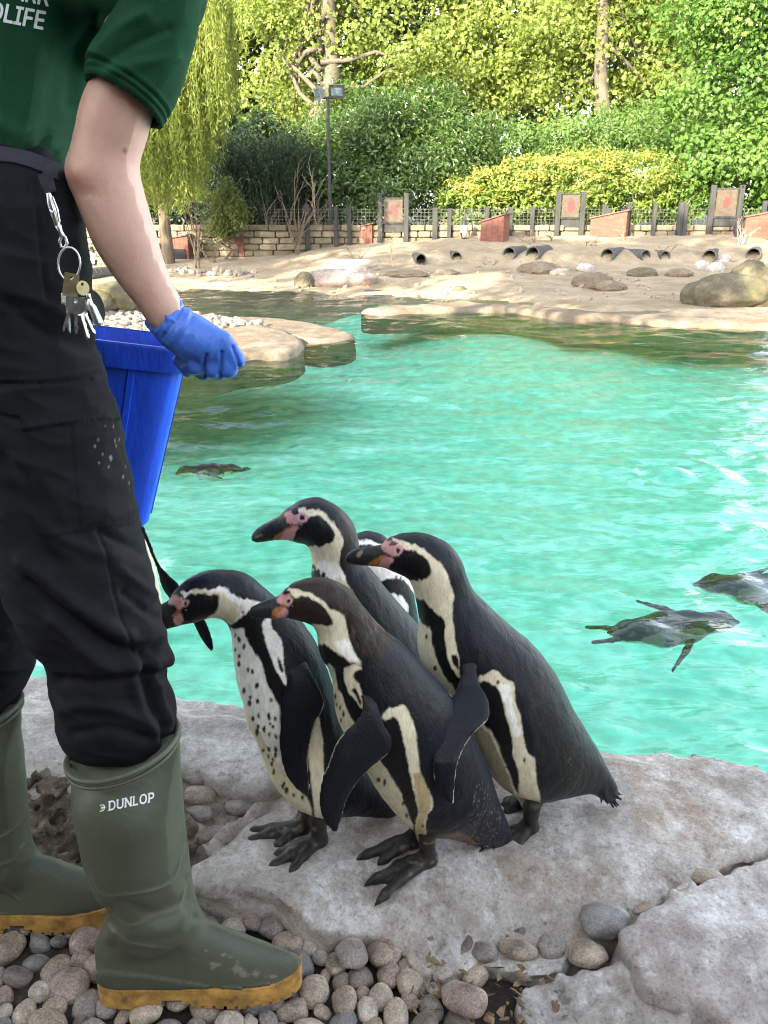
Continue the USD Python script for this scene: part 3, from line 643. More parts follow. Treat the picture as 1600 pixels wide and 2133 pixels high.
c2.patch(BROWN, [(604, 1252), (618, 1245), (632, 1242), (655, 1251), (675, 1266), (687, 1280), (693, 1296), (683, 1304), (660, 1301), (630, 1297), (596, 1290), (594, 1276), (602, 1260)])
c2.patch(CREAM, [(717, 1395), (726, 1389), (740, 1386), (754, 1392), (740, 1398), (737, 1410), (748, 1426), (755, 1445), (756, 1476), (741, 1458), (726, 1442), (718, 1420)])
c2.patch(BLK, [(733, 1440), (742, 1438), (751, 1455), (752, 1466)])
c2.patch(CREAM, [(796, 1490), (815, 1475), (840, 1467), (853, 1487), (866, 1524), (869, 1559), (876, 1612), (891, 1643), (900, 1665), (900, 1684), (889, 1706), (886, 1727), (890, 1752), (873, 1753), (865, 1721), (872, 1690), (863, 1652), (852, 1596), (843, 1556), (833, 1512), (822, 1494), (802, 1499)])
c2.patch(TAN, [(864, 1610), (880, 1618), (894, 1655), (896, 1682), (884, 1712), (884, 1745), (870, 1745), (868, 1715), (874, 1690), (866, 1650)])
c2.patch(BLK, [(884, 1756), (905, 1700), (925, 1700), (915, 1750)])
c2.patch((0.10, 0.06, 0.04), [(905, 1742), (960, 1735), (990, 1760), (930, 1752)])
c2.patch(BILL, [(512, 1285), (515, 1262), (545, 1250), (575, 1239), (584, 1250), (578, 1268), (566, 1290)])
c2.patch(PINK, [(577, 1249), (581, 1241), (588, 1235), (603, 1238), (608, 1246), (611, 1253), (605, 1262), (596, 1262), (582, 1256)])
c2.patch(BROWN, [(588, 1236), (596, 1230), (606, 1234), (600, 1240)])
c2.patch(ORANGE, [(567, 1290), (572, 1268), (586, 1262), (598, 1264), (592, 1270), (580, 1276), (576, 1290)])
c2.patch(PINK, [(584, 1273), (592, 1269), (600, 1271), (597, 1286), (577, 1290), (577, 1282)])
c2.dots(RING, [(603, 1252)], 8, 8).dots(BLK, [(603, 1252)], 5, 5.5)
c2.dots(BLK, [(701, 1468), (708, 1475), (699, 1450), (700, 1494), (711, 1500), (716, 1488), (640 + 467 / 3.2, 1440 + 590 / 3.2), (640 + 477 / 3.2, 1440 + 594 / 3.2), (640 + 516 / 3.2, 1440 + 612 / 3.2), (640 + 640 / 3.2, 1440 + 745 / 3.2), (847, 1700), (880, 1722)], 2.2, 5.0)
f2 = dict(poly=[(742, 1425), (752, 1450), (755, 1477), (741, 1502), (716, 1527), (699, 1550), (684, 1590), (671, 1624), (665, 1659), (667, 1690), (677, 1715), (699, 1735), (707, 1721), (715, 1696), (724, 1665), (743, 1634), (768, 1605), (790, 1587), (809, 1571), (816, 1556), (815, 1534), (802, 1512), (793, 1487), (785, 1455), (775, 1420)],
          gap=(-0.012, -0.004, 0.003, 0.006, 0.008), trim=[([(809, 1571), (790, 1587), (768, 1605), (743, 1634), (724, 1665), (715, 1696), (707, 1721)], 1.6), ([(714, 1529), (699, 1550), (684, 1590), (676, 1610)], 2.2)])
def brownish(P, uv, col):
    w = np.clip(1 - np.hypot((uv[:, 0] - 765) / 95, (uv[:, 1] - 1310) / 75), 0, 1)[:, None] * (col.max(1) < 0.05)[:, None]
    st = np.clip((fbm(P * [170, 170, 55], 2, 4) - 0.52) * 6, 0, 1)[:, None]
    return col * (1 - w) + w * (np.array((0.018, 0.012, 0.009)) * (0.7 + 3.0 * st))
rump2 = [(985, 1600), (1015, 1610), (1060, 1700), (1075, 1790), (985, 1780), (955, 1720)]
plum2 = [((1035, 1745), (x, y), (0.007, o)) for x, y, o in ((1068, 1786, 0.0), (1056, 1780, 0.012), (1046, 1781, -0.012), (1030, 1774, 0.02), (1000, 1783, 0.024), (1012, 1772, 0.012), (976, 1767, 0.03), (1062, 1770, -0.02))]
penguin('front penguin with brownish neck resting its bill over its neighbour\'s back', o2, P2, c2, flippers=[f2],
        feet=[dict(ankle=(862, 1748), toes=[(800, 1763), (752, 1786), (793, 1797)], z=0.054, up=P2.shifted(-0.02).at(878, 1710)),
              dict(ankle=(892, 1788), toes=[(820, 1806), (770, 1838), (790, 1876)], z=0.050, up=P2.shifted(0.02).at(888, 1712))],
        eye=(603, 1252), slim=0.82, plumes=plum2, speck=(rump2, 0.31), seed=2, tint=brownish)

# ---- three: the big one on the right, tail end out over the rock
P3 = Plane((1000 - 800) / FOC * 1.3, 1.168, 0.0)
o3 = [(716, 1166), (728, 1150), (748, 1140), (772, 1137), (794, 1134), (801, 1125), (812, 1117), (832, 1111), (860, 1108), (886, 1110), (910, 1118), (932, 1131), (950, 1150), (963, 1172), (972, 1200), (983, 1224), (1000, 1244), (1020, 1263), (1042, 1284), (1087, 1321), (1127, 1361), (1162, 1413), (1188, 1466),
      (1214, 1509), (1241, 1553), (1262, 1592), (1283, 1632), (1288, 1652), (1278, 1668), (1258, 1667), (1232, 1654), (1202, 1657), (1155, 1667), (1132, 1672), (1124, 1688), (1108, 1697), (1092, 1694), (1080, 1666), (1056, 1651), (1034, 1629), (1000, 1592), (972, 1552), (950, 1500), (942, 1452), (920, 1434),
      (900, 1410), (880, 1380), (872, 1356), (870, 1330), (873, 1290), (870, 1268), (866, 1246), (862, 1230), (856, 1218), (850, 1206), (824, 1194), (800, 1183), (772, 1179), (748, 1177), (728, 1174)]
c3 = Coat(o3, BACK)
c3.patch((0.013, 0.014, 0.015), [(1110, 1420), (1190, 1480), (1290, 1640), (1240, 1680), (1140, 1670), (1110, 1560)])
c3.patch(BLK, [(858, 1238), (890, 1258), (926, 1286), (932, 1330), (935, 1380), (956, 1412), (950, 1470), (990, 1520), (1000, 1422), (1040, 1430), (1072, 1540), (1084, 1600), (1082, 1650), (1076, 1680), (1040, 1600), (940, 1460), (900, 1360), (880, 1310), (866, 1280)])
c3.patch(CREAM, [(866, 1284), (880, 1297), (890, 1303), (898, 1315), (900, 1340), (906, 1364), (916, 1386), (930, 1414), (948, 1437), (972, 1480), (1009, 1510), (1028, 1532), (1039, 1557), (1048, 1582), (1061, 1612), (1075, 1648), (1084, 1668), (1050, 1670), (980, 1600), (930, 1480), (870, 1400), (860, 1340)])
c3.patch((0.33, 0.28, 0.18), [(985, 1520), (1012, 1520), (1040, 1570), (1068, 1640), (1060, 1660), (1020, 1620)])
c3.patch(CREAM, [(818, 1127), (840, 1127), (864, 1135), (880, 1143), (893, 1153), (909, 1165), (921, 1178), (931, 1196), (939, 1220), (945, 1238), (943, 1260), (941, 1282), (945, 1308), (947, 1330), (955, 1362), (957, 1386), (958, 1410), (946, 1395), (936, 1380), (931, 1360), (926, 1330), (929, 1306), (925, 1288), (911, 1280), (897, 1266), (885, 1252), (866, 1244), (853, 1220), (846, 1200), (880, 1195)])
c3.patch(BLK, [(940, 1366), (948, 1362), (954, 1372), (956, 1392), (947, 1384)])
c3.patch(BLK, [(838, 1146), (848, 1145), (862, 1147), (878, 1156), (891, 1171), (898, 1189), (890, 1205), (868, 1208), (848, 1207), (824, 1198), (800, 1186), (815, 1174), (822, 1166), (826, 1156)])
c3.patch(BILL, [(708, 1176), (712, 1150), (745, 1136), (794, 1130), (804, 1148), (792, 1166), (768, 1182), (740, 1184)])
c3.patch(PINK, [(795, 1140), (801, 1129), (814, 1125), (814, 1137), (834, 1136), (840, 1144), (836, 1154), (824, 1157), (806, 1152)])
c3.patch((0.12, 0.05, 0.05), [(811, 1135), (816, 1128), (826, 1128), (828, 1134)])
c3.patch(ORANGE, [(764, 1180), (776, 1168), (790, 1159), (806, 1155), (800, 1166), (788, 1182)])
c3.patch(PINK, [(788, 1182), (797, 1164), (812, 1159), (820, 1164), (815, 1175), (803, 1186)])
c3.patch((0.20, 0.17, 0.11), [(742, 1158), (752, 1146), (755, 1152), (748, 1162)])
c3.dots(RING, [(829, 1147)], 10, 9.5).dots(BLK, [(829, 1147)], 6.2, 6.2)
c3.patch(CREAM, [(999, 1420), (1001, 1410), (1014, 1402), (1026, 1396), (1040, 1399), (1056, 1416), (1071, 1425), (1073, 1450), (1084, 1494), (1089, 1527), (1098, 1565), (1114, 1582), (1117, 1615), (1120, 1642), (1126, 1664), (1119, 1686), (1106, 1692), (1091, 1685), (1080, 1656), (1081, 1609), (1071, 1582), (1067, 1541), (1058, 1505), (1049, 1466), (1039, 1437), (1028, 1426), (1012, 1418)])
c3.patch(WHITE, [(1040, 1432), (1062, 1432), (1072, 1490), (1084, 1526), (1072, 1536), (1062, 1500), (1050, 1462)])
c3.dots(BLK, [(1092, 1583), (889, 1325), (906, 1393), (891, 1303), (1038, 1422)], 3.0, 5.0)
c3.patch((0.20, 0.12, 0.10), [(1088, 1690), (1128, 1686), (1124, 1704), (1092, 1704)])
f3 = dict(poly=[(985, 1340), (964, 1362), (960, 1385), (960, 1408), (947, 1443), (932, 1466), (918, 1494), (907, 1527), (902, 1560), (901, 1596), (907, 1637), (921, 1662), (932, 1673), (945, 1676), (947, 1656), (951, 1607), (960, 1574), (976, 1543), (995, 1521), (1017, 1500), (1021, 1478), (1016, 1453), (1002, 1428), (994, 1400), (1000, 1365)],
          gap=(-0.012, 0.010, 0.066, 0.102, 0.114), trim=[([(1017, 1500), (995, 1521), (976, 1543), (960, 1574), (951, 1607), (947, 1656), (945, 1676)], 1.8), ([(932, 1466), (918, 1494), (907, 1527), (902, 1560), (901, 1596), (905, 1630)], 1.4)])
plum3 = [((1255, 1640), (x, y), (0.008, o)) for x, y, o in ((1298, 1656, 0.0), (1296, 1668, 0.012), (1290, 1678, -0.01), (1280, 1686, 0.016), (1266, 1680, 0.02), (1252, 1672, -0.02), (1293, 1662, -0.02), (1286, 1682, 0.006))]
def mossy(P, uv, col):
    w = np.clip(-dist_poly(uv, [(1090, 1400), (1200, 1480), (1290, 1650), (1130, 1680), (1110, 1560)]) / 60, 0, 1)[:, None] * (col.max(1) < 0.06)[:, None]
    return col * (1 - 0.4 * w) + np.array((0.014, 0.013, 0.009)) * w * 0.5
penguin('large dark-backed penguin on the right with its tail towards the water', o3, P3, c3, flippers=[f3],
        feet=[dict(ankle=(1088, 1672), toes=[(1052, 1672), (1046, 1684), (1052, 1700)], z=0.050),
              dict(ankle=(1104, 1722), toes=[(1040, 1745), (1046, 1768), (1078, 1766)], z=0.046, up=P3.shifted(0.05).at(1108, 1680))],
        eye=(829, 1147), slim=0.9, plumes=plum3, speck=([(1150, 1560), (1230, 1570), (1295, 1650), (1240, 1680), (1160, 1660)], 0.22), seed=3, tint=mossy, eye_r=5.4)

# ---- four: the tall one behind, head up
P4 = Plane((750 - 800) / FOC * 1.45, 1.375, 0.0)
o4 = [(523, 1126), (524, 1116), (530, 1106), (540, 1097), (560, 1085), (582, 1074), (592, 1064), (607, 1052), (627, 1041), (650, 1036), (672, 1038), (695, 1049), (717, 1066), (733, 1086), (743, 1108), (747, 1135), (752, 1165), (772, 1185), (787, 1202), (802, 1222), (825, 1250), (850, 1278), (872, 1302), (885, 1335), (902, 1400), (915, 1480), (915, 1560),
      (900, 1620), (870, 1650), (830, 1640), (780, 1600), (735, 1540), (708, 1470), (688, 1390), (668, 1315), (655, 1255), (650, 1205), (650, 1170), (647, 1148), (638, 1135), (617, 1130), (600, 1125), (572, 1125), (550, 1128), (535, 1130)]
c4 = Coat(o4, BACK)
c4.patch((0.024, 0.020, 0.018), [(700, 1070), (735, 1080), (752, 1130), (755, 1170), (718, 1180), (712, 1120)])
c4.patch(BLK, [(640, 1192), (660, 1192), (690, 1205), (720, 1222), (730, 1260), (690, 1320), (650, 1260)])
c4.patch(CREAM, [(622, 1063), (636, 1060), (650, 1060), (670, 1066), (685, 1079), (700, 1094), (712, 1114), (716, 1130), (710, 1152), (707, 1175), (714, 1190), (700, 1190), (670, 1190), (640, 1182), (640, 1145), (650, 1130)])
c4.patch(WHITE, [(660, 1176), (690, 1168), (709, 1180), (718, 1198), (722, 1224), (700, 1212), (684, 1205), (668, 1196)])
c4.dots(BLK, [(656, 1186), (664, 1191), (674, 1198), (708, 1207), (652, 1180)], 3, 5)
c4.patch(CREAM, [(700, 1205), (722, 1215), (740, 1250), (745, 1290), (725, 1260)])
c4.patch(BLK, [(636, 1082), (648, 1075), (660, 1073), (675, 1082), (690, 1097), (698, 1117), (690, 1131), (672, 1137), (640, 1138), (605, 1130), (609, 1116), (624, 1098)])
c4.patch(BILL, [(518, 1130), (520, 1104), (545, 1088), (586, 1070), (594, 1088), (592, 1106), (570, 1130)])
c4.patch((0.22, 0.19, 0.14), [(533, 1118), (546, 1113), (545, 1116), (534, 1121)])
c4.patch(PINK, [(592, 1072), (602, 1066), (612, 1071), (622, 1072), (632, 1068), (642, 1077), (638, 1086), (624, 1092), (598, 1088), (596, 1080)])
c4.patch(ORANGE, [(568, 1126), (578, 1114), (592, 1104), (612, 1092), (608, 1100), (594, 1110), (584, 1126)])
c4.patch(PINK, [(584, 1126), (594, 1108), (610, 1097), (627, 1096), (616, 1108), (608, 1126)])
c4.dots(RING, [(630, 1079)], 12, 10.5).dots(BLK, [(630, 1079)], 7.5, 7.5)
penguin('tall upright penguin behind the others with its head raised', o4, P4, c4,
        feet=[dict(ankle=(800, 1640), toes=[(730, 1650), (725, 1665), (750, 1680)], z=0.03), dict(ankle=(850, 1640), toes=[(780, 1660), (775, 1675), (800, 1690)], z=0.03)],
        eye=(630, 1079), seed=4, eye_r=6.6)

# ---- five: mostly hidden behind the tall one
P5 = Plane((790 - 800) / FOC * 1.5, 1.545, 0.0)
o5 = [(672, 1176), (690, 1160), (712, 1150), (722, 1130), (740, 1112), (768, 1105), (795, 1113), (815, 1132), (830, 1165), (846, 1196), (858, 1222), (866, 1260), (876, 1330), (880, 1420), (870, 1500), (846, 1550), (800, 1556), (762, 1520), (740, 1440), (732, 1360), (734, 1290), (748, 1230), (744, 1200), (720, 1186), (690, 1184)]
c5 = Coat(o5, BACK)
c5.patch(WHITE, [(735, 1128), (752, 1125), (775, 1127), (795, 1134), (800, 1140), (770, 1136), (740, 1136)])
c5.patch(WHITE, [(760, 1175), (800, 1180), (845, 1195), (862, 1215), (864, 1235), (850, 1215), (830, 1206), (805, 1206), (780, 1220)])
c5.patch(BLK, [(780, 1215), (800, 1208), (830, 1208), (850, 1216), (862, 1240), (868, 1290), (850, 1290), (838, 1250), (820, 1236), (800, 1240)])
c5.patch(WHITE, [(770, 1225), (800, 1240), (822, 1236), (842, 1250), (850, 1280), (850, 1400), (840, 1520), (790, 1530), (750, 1420), (740, 1300)])
c5.dots(BLK, [(826, 1202), (835, 1204)], 3, 3)
penguin('mostly hidden penguin between the tall one and the large right one', o5, P5, c5, seed=5,
        feet=[dict(ankle=(800, 1545), toes=[(745, 1550), (740, 1562), (765, 1570)], z=0.01)])

# ---- six: behind the keeper's leg, flipper held out
P6 = Plane((260 - 800) / FOC * 1.4, 1.30, 0.15)
o6 = [(150, 1066), (180, 1050), (190, 1018), (215, 996), (245, 992), (270, 1008), (282, 1040), (292, 1085), (306, 1130), (322, 1190), (334, 1250), (338, 1310), (332, 1380), (314, 1430), (280, 1462), (230, 1470), (190, 1440), (172, 1380), (168, 1310), (176, 1220), (196, 1140), (204, 1090), (180, 1076)]
c6 = Coat(o6, BACK)
c6.patch(CREAM, [(270, 1040), (284, 1070), (300, 1115), (318, 1180), (332, 1250), (350, 1320), (330, 1400), (300, 1450), (280, 1380), (290, 1280), (290, 1180), (280, 1120)])
f6 = dict(poly=[(284, 1072), (300, 1096), (316, 1135), (330, 1170), (345, 1190), (368, 1212), (392, 1240), (415, 1270), (430, 1296), (441, 1325), (445, 1348), (441, 1358), (430, 1346), (415, 1325), (398, 1292), (372, 1265), (350, 1244), (336, 1222), (328, 1190), (312, 1150), (296, 1112), (280, 1090)],
          h0=(0.0, 0.004, 0.0), trim=[])
penguin('penguin hidden behind the keeper\'s leg, holding one flipper out', o6, P6, c6, flippers=[f6], seed=6,
        feet=[dict(ankle=(240, 1462), toes=[(190, 1470), (180, 1485), (210, 1495)], z=0.05), dict(ankle=(290, 1462), toes=[(240, 1480), (235, 1500), (270, 1505)], z=0.05)])
# ---------------------------------------------------------------- the keeper
CLOTH = coated('black_twill', rough=0.85, bump=0.25, bscale=900, var=0.18, vscale=60, specular_ior_level=0.12)
POLO = coated('green_pique', rough=0.85, bump=0.35, bscale=750, var=0.15, vscale=40, specular_ior_level=0.10)
SKIN = coated('skin', rough=0.5, bump=0.10, bscale=500, var=0.06, vscale=70, subsurface_weight=0.12, subsurface_radius=(1.0, 0.35, 0.2), subsurface_scale=0.006, specular_ior_level=0.4)
NITRILE = coated('blue_nitrile', rough=0.40, bump=0.35, bscale=95, var=0.10, vscale=40, specular_ior_level=0.45)
RUBBER = coated('green_rubber', rough=0.50, bump=0.08, bscale=120, var=0.10, vscale=18, specular_ior_level=0.35)
SOLE = plain('gum_sole', (0.33, 0.18, 0.042), rough=0.65, var=0.6, scale=45, bump=0.3)
PRINT = plain('white_print', (0.70, 0.72, 0.70), rough=0.6, var=0.12, scale=300)
HAIR = plain('hair', (0.05, 0.03, 0.018), rough=0.5, var=0.4, scale=60)
STEEL = look('steel', {'g': ('geometry', {}), 'n': ('noise_texture', {'scale': 160.0, 'detail': 4.0}), 'r': ('map_range', {'to_min': 0.18, 'to_max': 0.48}),
                       'p': ('principled_bsdf', {'base_color': (0.62, 0.62, 0.60), 'metallic': 1.0})}, [('g.position', 'n.vector'), ('n.fac', 'r.value'), ('r.result', 'p.roughness')])
BRASS = plain('worn_brass', (0.42, 0.36, 0.20), rough=0.35, var=0.2, scale=120, metallic=0.9)
BLACKPLASTIC = plain('dark_plastic', (0.03, 0.033, 0.036), rough=0.45)

keeper = thing('person', 'keeper in green polo shirt, black work trousers, blue gloves and green wellington boots', 'person')
class Lean:                                     # an upright sheet whose distance drifts from hip to shin
    def __init__(s, ys, Ys, d=0.0): s.ys, s.Ys, s.d = ys, Ys, d
    def at(s, x, y): return on_y(x, y, np.interp(y, s.ys, s.Ys) - s.d)
    def shifted(s, d): return Lean(s.ys, s.Ys, s.d + d)
ARM = Plane(-0.3, 0.95); LEG = Lean([500, 1000, 1600], [0.955, 0.93, 0.885]); BOOT = Plane(-0.35, 0.872); FARLEG = Lean([500, 1500], [1.10, 1.01]); FARBOOT = Plane(-0.6, 0.992)

# body: arms, torso, neck and head in one skin
arm_px = [(275, 60), (222, 125), (187, 185), (171, 225), (161, 270), (150, 319), (140, 349), (144, 386), (157, 416), (176, 461), (199, 517), (225, 559), (255, 600), (285, 637), (306, 668), (335, 700), (362, 706), (384, 682),
          (385, 645), (368, 607), (353, 574), (338, 536), (327, 495), (313, 450), (301, 405), (289, 360), (290, 325), (302, 285), (316, 232), (330, 170), (335, 100), (300, 50), (250, 40)]
A = balls(arm_px, ARM, tight=0.06)
F = Field([-0.85, 0.80, 0.45], [-0.15, 1.40, 1.80], 0.0055)
for b in A: F.ball(b[:3], b[3])
sh_r, sh_l, chest, neck = ARM.at(330, -40), np.array([-0.52, 1.27, 1.36]), np.array([-0.40, 1.10, 1.25]), np.array([-0.39, 1.09, 1.47])
F.chain([(ARM.at(290, 90), 0.030), (sh_r + [-0.02, 0.02, 0], 0.052), (np.array([-0.38, 1.07, 1.40]), 0.055), (sh_l, 0.052), (np.array([-0.60, 1.33, 1.12]), 0.042), (np.array([-0.55, 1.26, 0.94]), 0.030), (np.array([-0.53, 1.235, 0.89]), 0.03)], k=0.02)
F.chain([(chest, 0.085), (np.array([-0.47, 1.09, 1.02]), 0.07), (np.array([-0.49, 1.08, 0.90]), 0.06)], k=0.03)
F.chain([(chest, 0.085), (neck, 0.055), (neck + [0.025, -0.005, 0.10], 0.055)], k=0.03)
hd = neck + np.array([0.035, -0.01, 0.19])
F.cone(hd + [-0.02, 0, 0.02], hd + [0.015, 0, 0.015], 0.082, 0.078, k=0.02); F.cone(hd + [0.02, 0, -0.03], hd + [0.06, 0, -0.075], 0.058, 0.030, k=0.03)
F.cone(hd + [0.088, 0, 0.01], hd + [0.112, 0, -0.028], 0.010, 0.014, k=0.012)
for s in (-1, 1): F.cone(hd + [-0.005, s * 0.078, 0.012], hd + [-0.010, s * 0.084, -0.02], 0.014, 0.010, k=0.006)
F.cone(hd + [0.082, 0, -0.056], hd + [0.078, 0, -0.060], 0.017, 0.017, k=0.008)
body = F.mesh(10); P = np.array(body.vertices); uv = side_px(P)
elbow = np.exp(-(np.hypot((uv[:, 0] - 163) / 30, (uv[:, 1] - 372) / 34)) ** 2)
N = normals(body); P = P + N * (0.0035 * np.exp(-(np.hypot((uv[:, 0] - 160) / 16, (uv[:, 1] - 360) / 18)) ** 2) - 0.002 * np.exp(-(np.hypot((uv[:, 0] - 185) / 22, (uv[:, 1] - 405) / 12)) ** 2))[:, None]
body.vertices = P
c = np.tile(np.array((0.51, 0.315, 0.245)), (len(P), 1)) * (0.92 + 0.16 * fbm(P * 22, 3, 1))[:, None]; red = np.clip((fbm(P * 55, 4, 17) - 0.45) * 2.2, 0, 1)[:, None] * 0.16; c = c * (1 - red) + np.array((0.44, 0.19, 0.14)) * red
c = c * (1 - 0.5 * elbow[:, None]) + np.array((0.47, 0.20, 0.155)) * 0.5 * elbow[:, None]
for m_ in ((283, 254), (170, 312), (259, 315), (232, 450)): c[np.hypot(*(uv - m_).T) < 1.7] = (0.24, 0.11, 0.08)
obj('body', body, SKIN, keeper, color=c)
hair = Field(hd - 0.14, hd + 0.14, 0.008); hair.cone(hd + [-0.03, 0, 0.03], hd + [0.0, 0, 0.045], 0.088, 0.082); hair.chain([(hd + [-0.07, 0, 0.0], 0.05), (hd + [-0.09, 0, -0.07], 0.035)], k=0.02)
obj('hair', hair.mesh(6), HAIR, keeper)

# trousers
leg1 = [(-60, 320), (40, 318), (110, 340), (140, 372), (152, 410), (162, 452), (168, 544), (178, 620), (191, 701), (202, 735), (217, 786), (240, 850), (255, 910), (270, 1000), (285, 1082), (300, 1131), (319, 1199), (334, 1262), (341, 1312), (355, 1346),
        (367, 1370), (362, 1390), (347, 1400), (352, 1431), (362, 1454), (365, 1499), (364, 1560), (350, 1590), (250, 1600), (155, 1590), (120, 1499), (109, 1435), (99, 1382), (60, 1340), (10, 1240), (-25, 1100), (-60, 900), (-110, 700), (-140, 500), (-120, 380)]
leg2 = [(-330, 420), (-200, 380), (-60, 420), (10, 800), (50, 1150), (66, 1300), (72, 1371), (62, 1405), (47, 1440), (37, 1470), (36, 1500), (-20, 1525), (-120, 1525), (-185, 1480), (-175, 1300), (-190, 1000), (-260, 700)]
F = Field([-0.92, 0.82, 0.26], [-0.24, 1.28, 1.16], 0.0055)
for b in balls(leg1, LEG, tight=0.06): F.ball(b[:3], b[3])
for b in balls(leg2, FARLEG, tight=0.06): F.ball(b[:3], b[3])
F.chain([(LEG.at(0, 560), 0.085), (FARLEG.at(-80, 600), 0.085)], k=0.03); F.chain([(LEG.at(10, 420), 0.065), (FARLEG.at(-90, 450), 0.07)], k=0.03)
tr = split(F.mesh(10)); P = np.array(tr.vertices); uv = side_px(P); N = normals(tr); near = (P[:, 1] < 1.0) & (N[:, 1] < 0.35)
D = (fbm(P * [9, 9, 5], 3, 3) - 0.5) * 0.010 - np.abs(fbm(P @ np.array([[1, 0, 0.35], [0, 1, 0], [-0.35, 0, 1.0]]) * [14, 14, 34], 2, 14) - 0.5) * 0.012
def crease(line, amp, w): 
    global D
    d = dist_line(uv, spline(line, closed=False, n=6)); D = D + np.where(near, amp * np.exp(-(d / w) ** 2), 0)
def raised(poly, amp, soft=2.0):
    global D
    D = D + np.where(near, amp * np.clip(-dist_poly(uv, poly) / soft + 0.5, 0, 1), 0)
raised([(-40, 815), (112, 801), (212, 788), (225, 812), (246, 876), (187, 874), (124, 884), (52, 897), (41, 866), (19, 866), (-40, 850)], 0.0036)
raised([(60, 880), (240, 870), (268, 985), (283, 1090), (82, 1118)], 0.0022); raised([(146, 880), (225, 874), (256, 990), (272, 1080), (168, 1096)], 0.0014)
raised([(-30, 395), (20, 408), (12, 440), (2, 470), (-30, 462)], 0.0025)
crease([(-40, 800), (112, 797), (208, 778)], -0.0030, 3); crease([(-40, 792), (112, 788), (204, 770)], 0.0014, 4)
for ln, a, w in (([(210, 1108), (255, 1130), (300, 1150)], -0.004, 9), ([(120, 1120), (200, 1150), (300, 1180)], 0.004, 14), ([(49, 1169), (130, 1240), (230, 1310), (285, 1337), (325, 1322)], 0.010, 20), ([(60, 1215), (150, 1290), (240, 1352), (320, 1350)], -0.009, 15),
                 ([(112, 1290), (200, 1375), (262, 1395), (330, 1375)], 0.009, 18), ([(240, 1180), (290, 1215), (325, 1240)], 0.005, 11), ([(262, 1236), (300, 1270), (334, 1290)], -0.005, 9), ([(120, 1420), (190, 1425), (280, 1410), (340, 1405)], -0.008, 13), ([(300, 1367), (305, 1410), (314, 1450), (338, 1500), (345, 1540)], -0.009, 9), ([(324, 1395), (334, 1440), (352, 1500)], 0.007, 9),
                 ([(277, 1390), (287, 1450), (312, 1520)], 0.006, 12), ([(130, 1480), (200, 1470), (270, 1490), (330, 1520)], 0.006, 15), ([(150, 1530), (230, 1520), (310, 1540)], -0.005, 10), ([(210, 1112), (232, 1206), (262, 1319), (300, 1394)], -0.0022, 4), ([(60, 620), (120, 650), (185, 690)], 0.004, 16), ([(20, 640), (90, 690), (190, 730)], -0.004, 14), ([(40, 960), (100, 1010), (130, 1080)], 0.003, 16),
                 ([(75, 380), (85, 500), (100, 620)], -0.003, 6), ([(0, 950), (40, 1060), (110, 1170)], -0.005, 18)): crease(ln, a, w)
P = P + N * D[:, None]; tr.vertices = P; uv = side_px(P)
c = np.tile((0.0085, 0.0088, 0.0105), (len(P), 1)) * (0.8 + 0.5 * fbm(P * 30, 3, 8))[:, None]
st = (fbm(P * [430, 430, 120], 3, 12) > 0.72) & near & (dist_poly(uv, [(172, 890), (240, 878), (262, 960), (274, 1030), (240, 1030), (205, 990)]) < 0)
st |= (fbm(P * [430, 430, 110], 3, 22) > 0.83) & near & (dist_poly(uv, [(130, 880), (260, 860), (285, 1050), (180, 1080)]) < 0)
c[st] = (0.15, 0.147, 0.138)
trousers = obj('trousers', tr, CLOTH, keeper, color=c)
# waistband with stitched edge and belt loop
def ribbon(line, w, plane, d, thick=0.0025, n=5):
    p = spline(line, closed=False, n=n); t = np.gradient(p, axis=0); t /= np.linalg.norm(t, axis=1, keepdims=True); nn = np.stack([-t[:, 1], t[:, 0]], 1); w = np.broadcast_to(w, len(p))
    rings = []
    for q, m_, ww in zip(p, nn, w):
        a, b = q + m_ * ww / 2, q - m_ * ww / 2
        rings.append(np.array([plane.shifted(d).at(*a), plane.shifted(d).at(*b), plane.shifted(d - thick).at(*b), plane.shifted(d - thick).at(*a)]))
    return loft(rings)
def on_surface(mesh, uvs, lift):
    """Points of a mesh that lie under the lines of sight uvs, lifted off it."""
    d = np.array([ray(x, y) for x, y in uvs]); o = np.tile(EYE, (len(d), 1))
    hit, ri, ti = trimesh.Trimesh(mesh.vertices, mesh.faces, process=False).ray.intersects_location(o, d, multiple_hits=False)
    out = np.full((len(d), 3), np.nan); fn = np.array(mesh.face_normals); out[ri] = hit + fn[ti] * np.broadcast_to(lift, len(d))[ri, None]
    return out
def laid(mesh2d, to_px, host, lift):
    """A flat mesh (x, y, thickness) laid on a host surface."""
    v = np.array(mesh2d.vertices); uvs = np.array([to_px(x, y) for x, y in v[:, :2]])
    z = (v[:, 2] - v[:, 2].min()) / max(np.ptp(v[:, 2]), 1e-9)
    P = on_surface(host, uvs, -0.0006 + lift * z); ok = ~np.isnan(P[:, 0])
    f = mesh2d.faces[ok[mesh2d.faces].all(1)]; P[~ok] = 0
    return trimesh.Trimesh(P, f, process=False)
def strip_on(line, w, host, lift, n=6):
    p = spline(line, closed=False, n=n); t = np.gradient(p, axis=0); t /= np.linalg.norm(t, axis=1, keepdims=True); nn = np.stack([-t[:, 1], t[:, 0]], 1)
    a, b = on_surface(host, p + nn * w / 2, lift), on_surface(host, p - nn * w / 2, lift); a2, b2 = on_surface(host, p + nn * w / 2, -0.001), on_surface(host, p - nn * w / 2, -0.001)
    ok = ~np.isnan(np.hstack([a, b, a2, b2])).any(1)
    return loft([np.array([x, y, q, r]) for x, y, q, r in zip(a[ok], b[ok], b2[ok], a2[ok])])
NAVY = plain('navy_webbing', (0.016, 0.017, 0.026), rough=0.8, var=0.2, scale=80, bump=0.3, bscale=600)
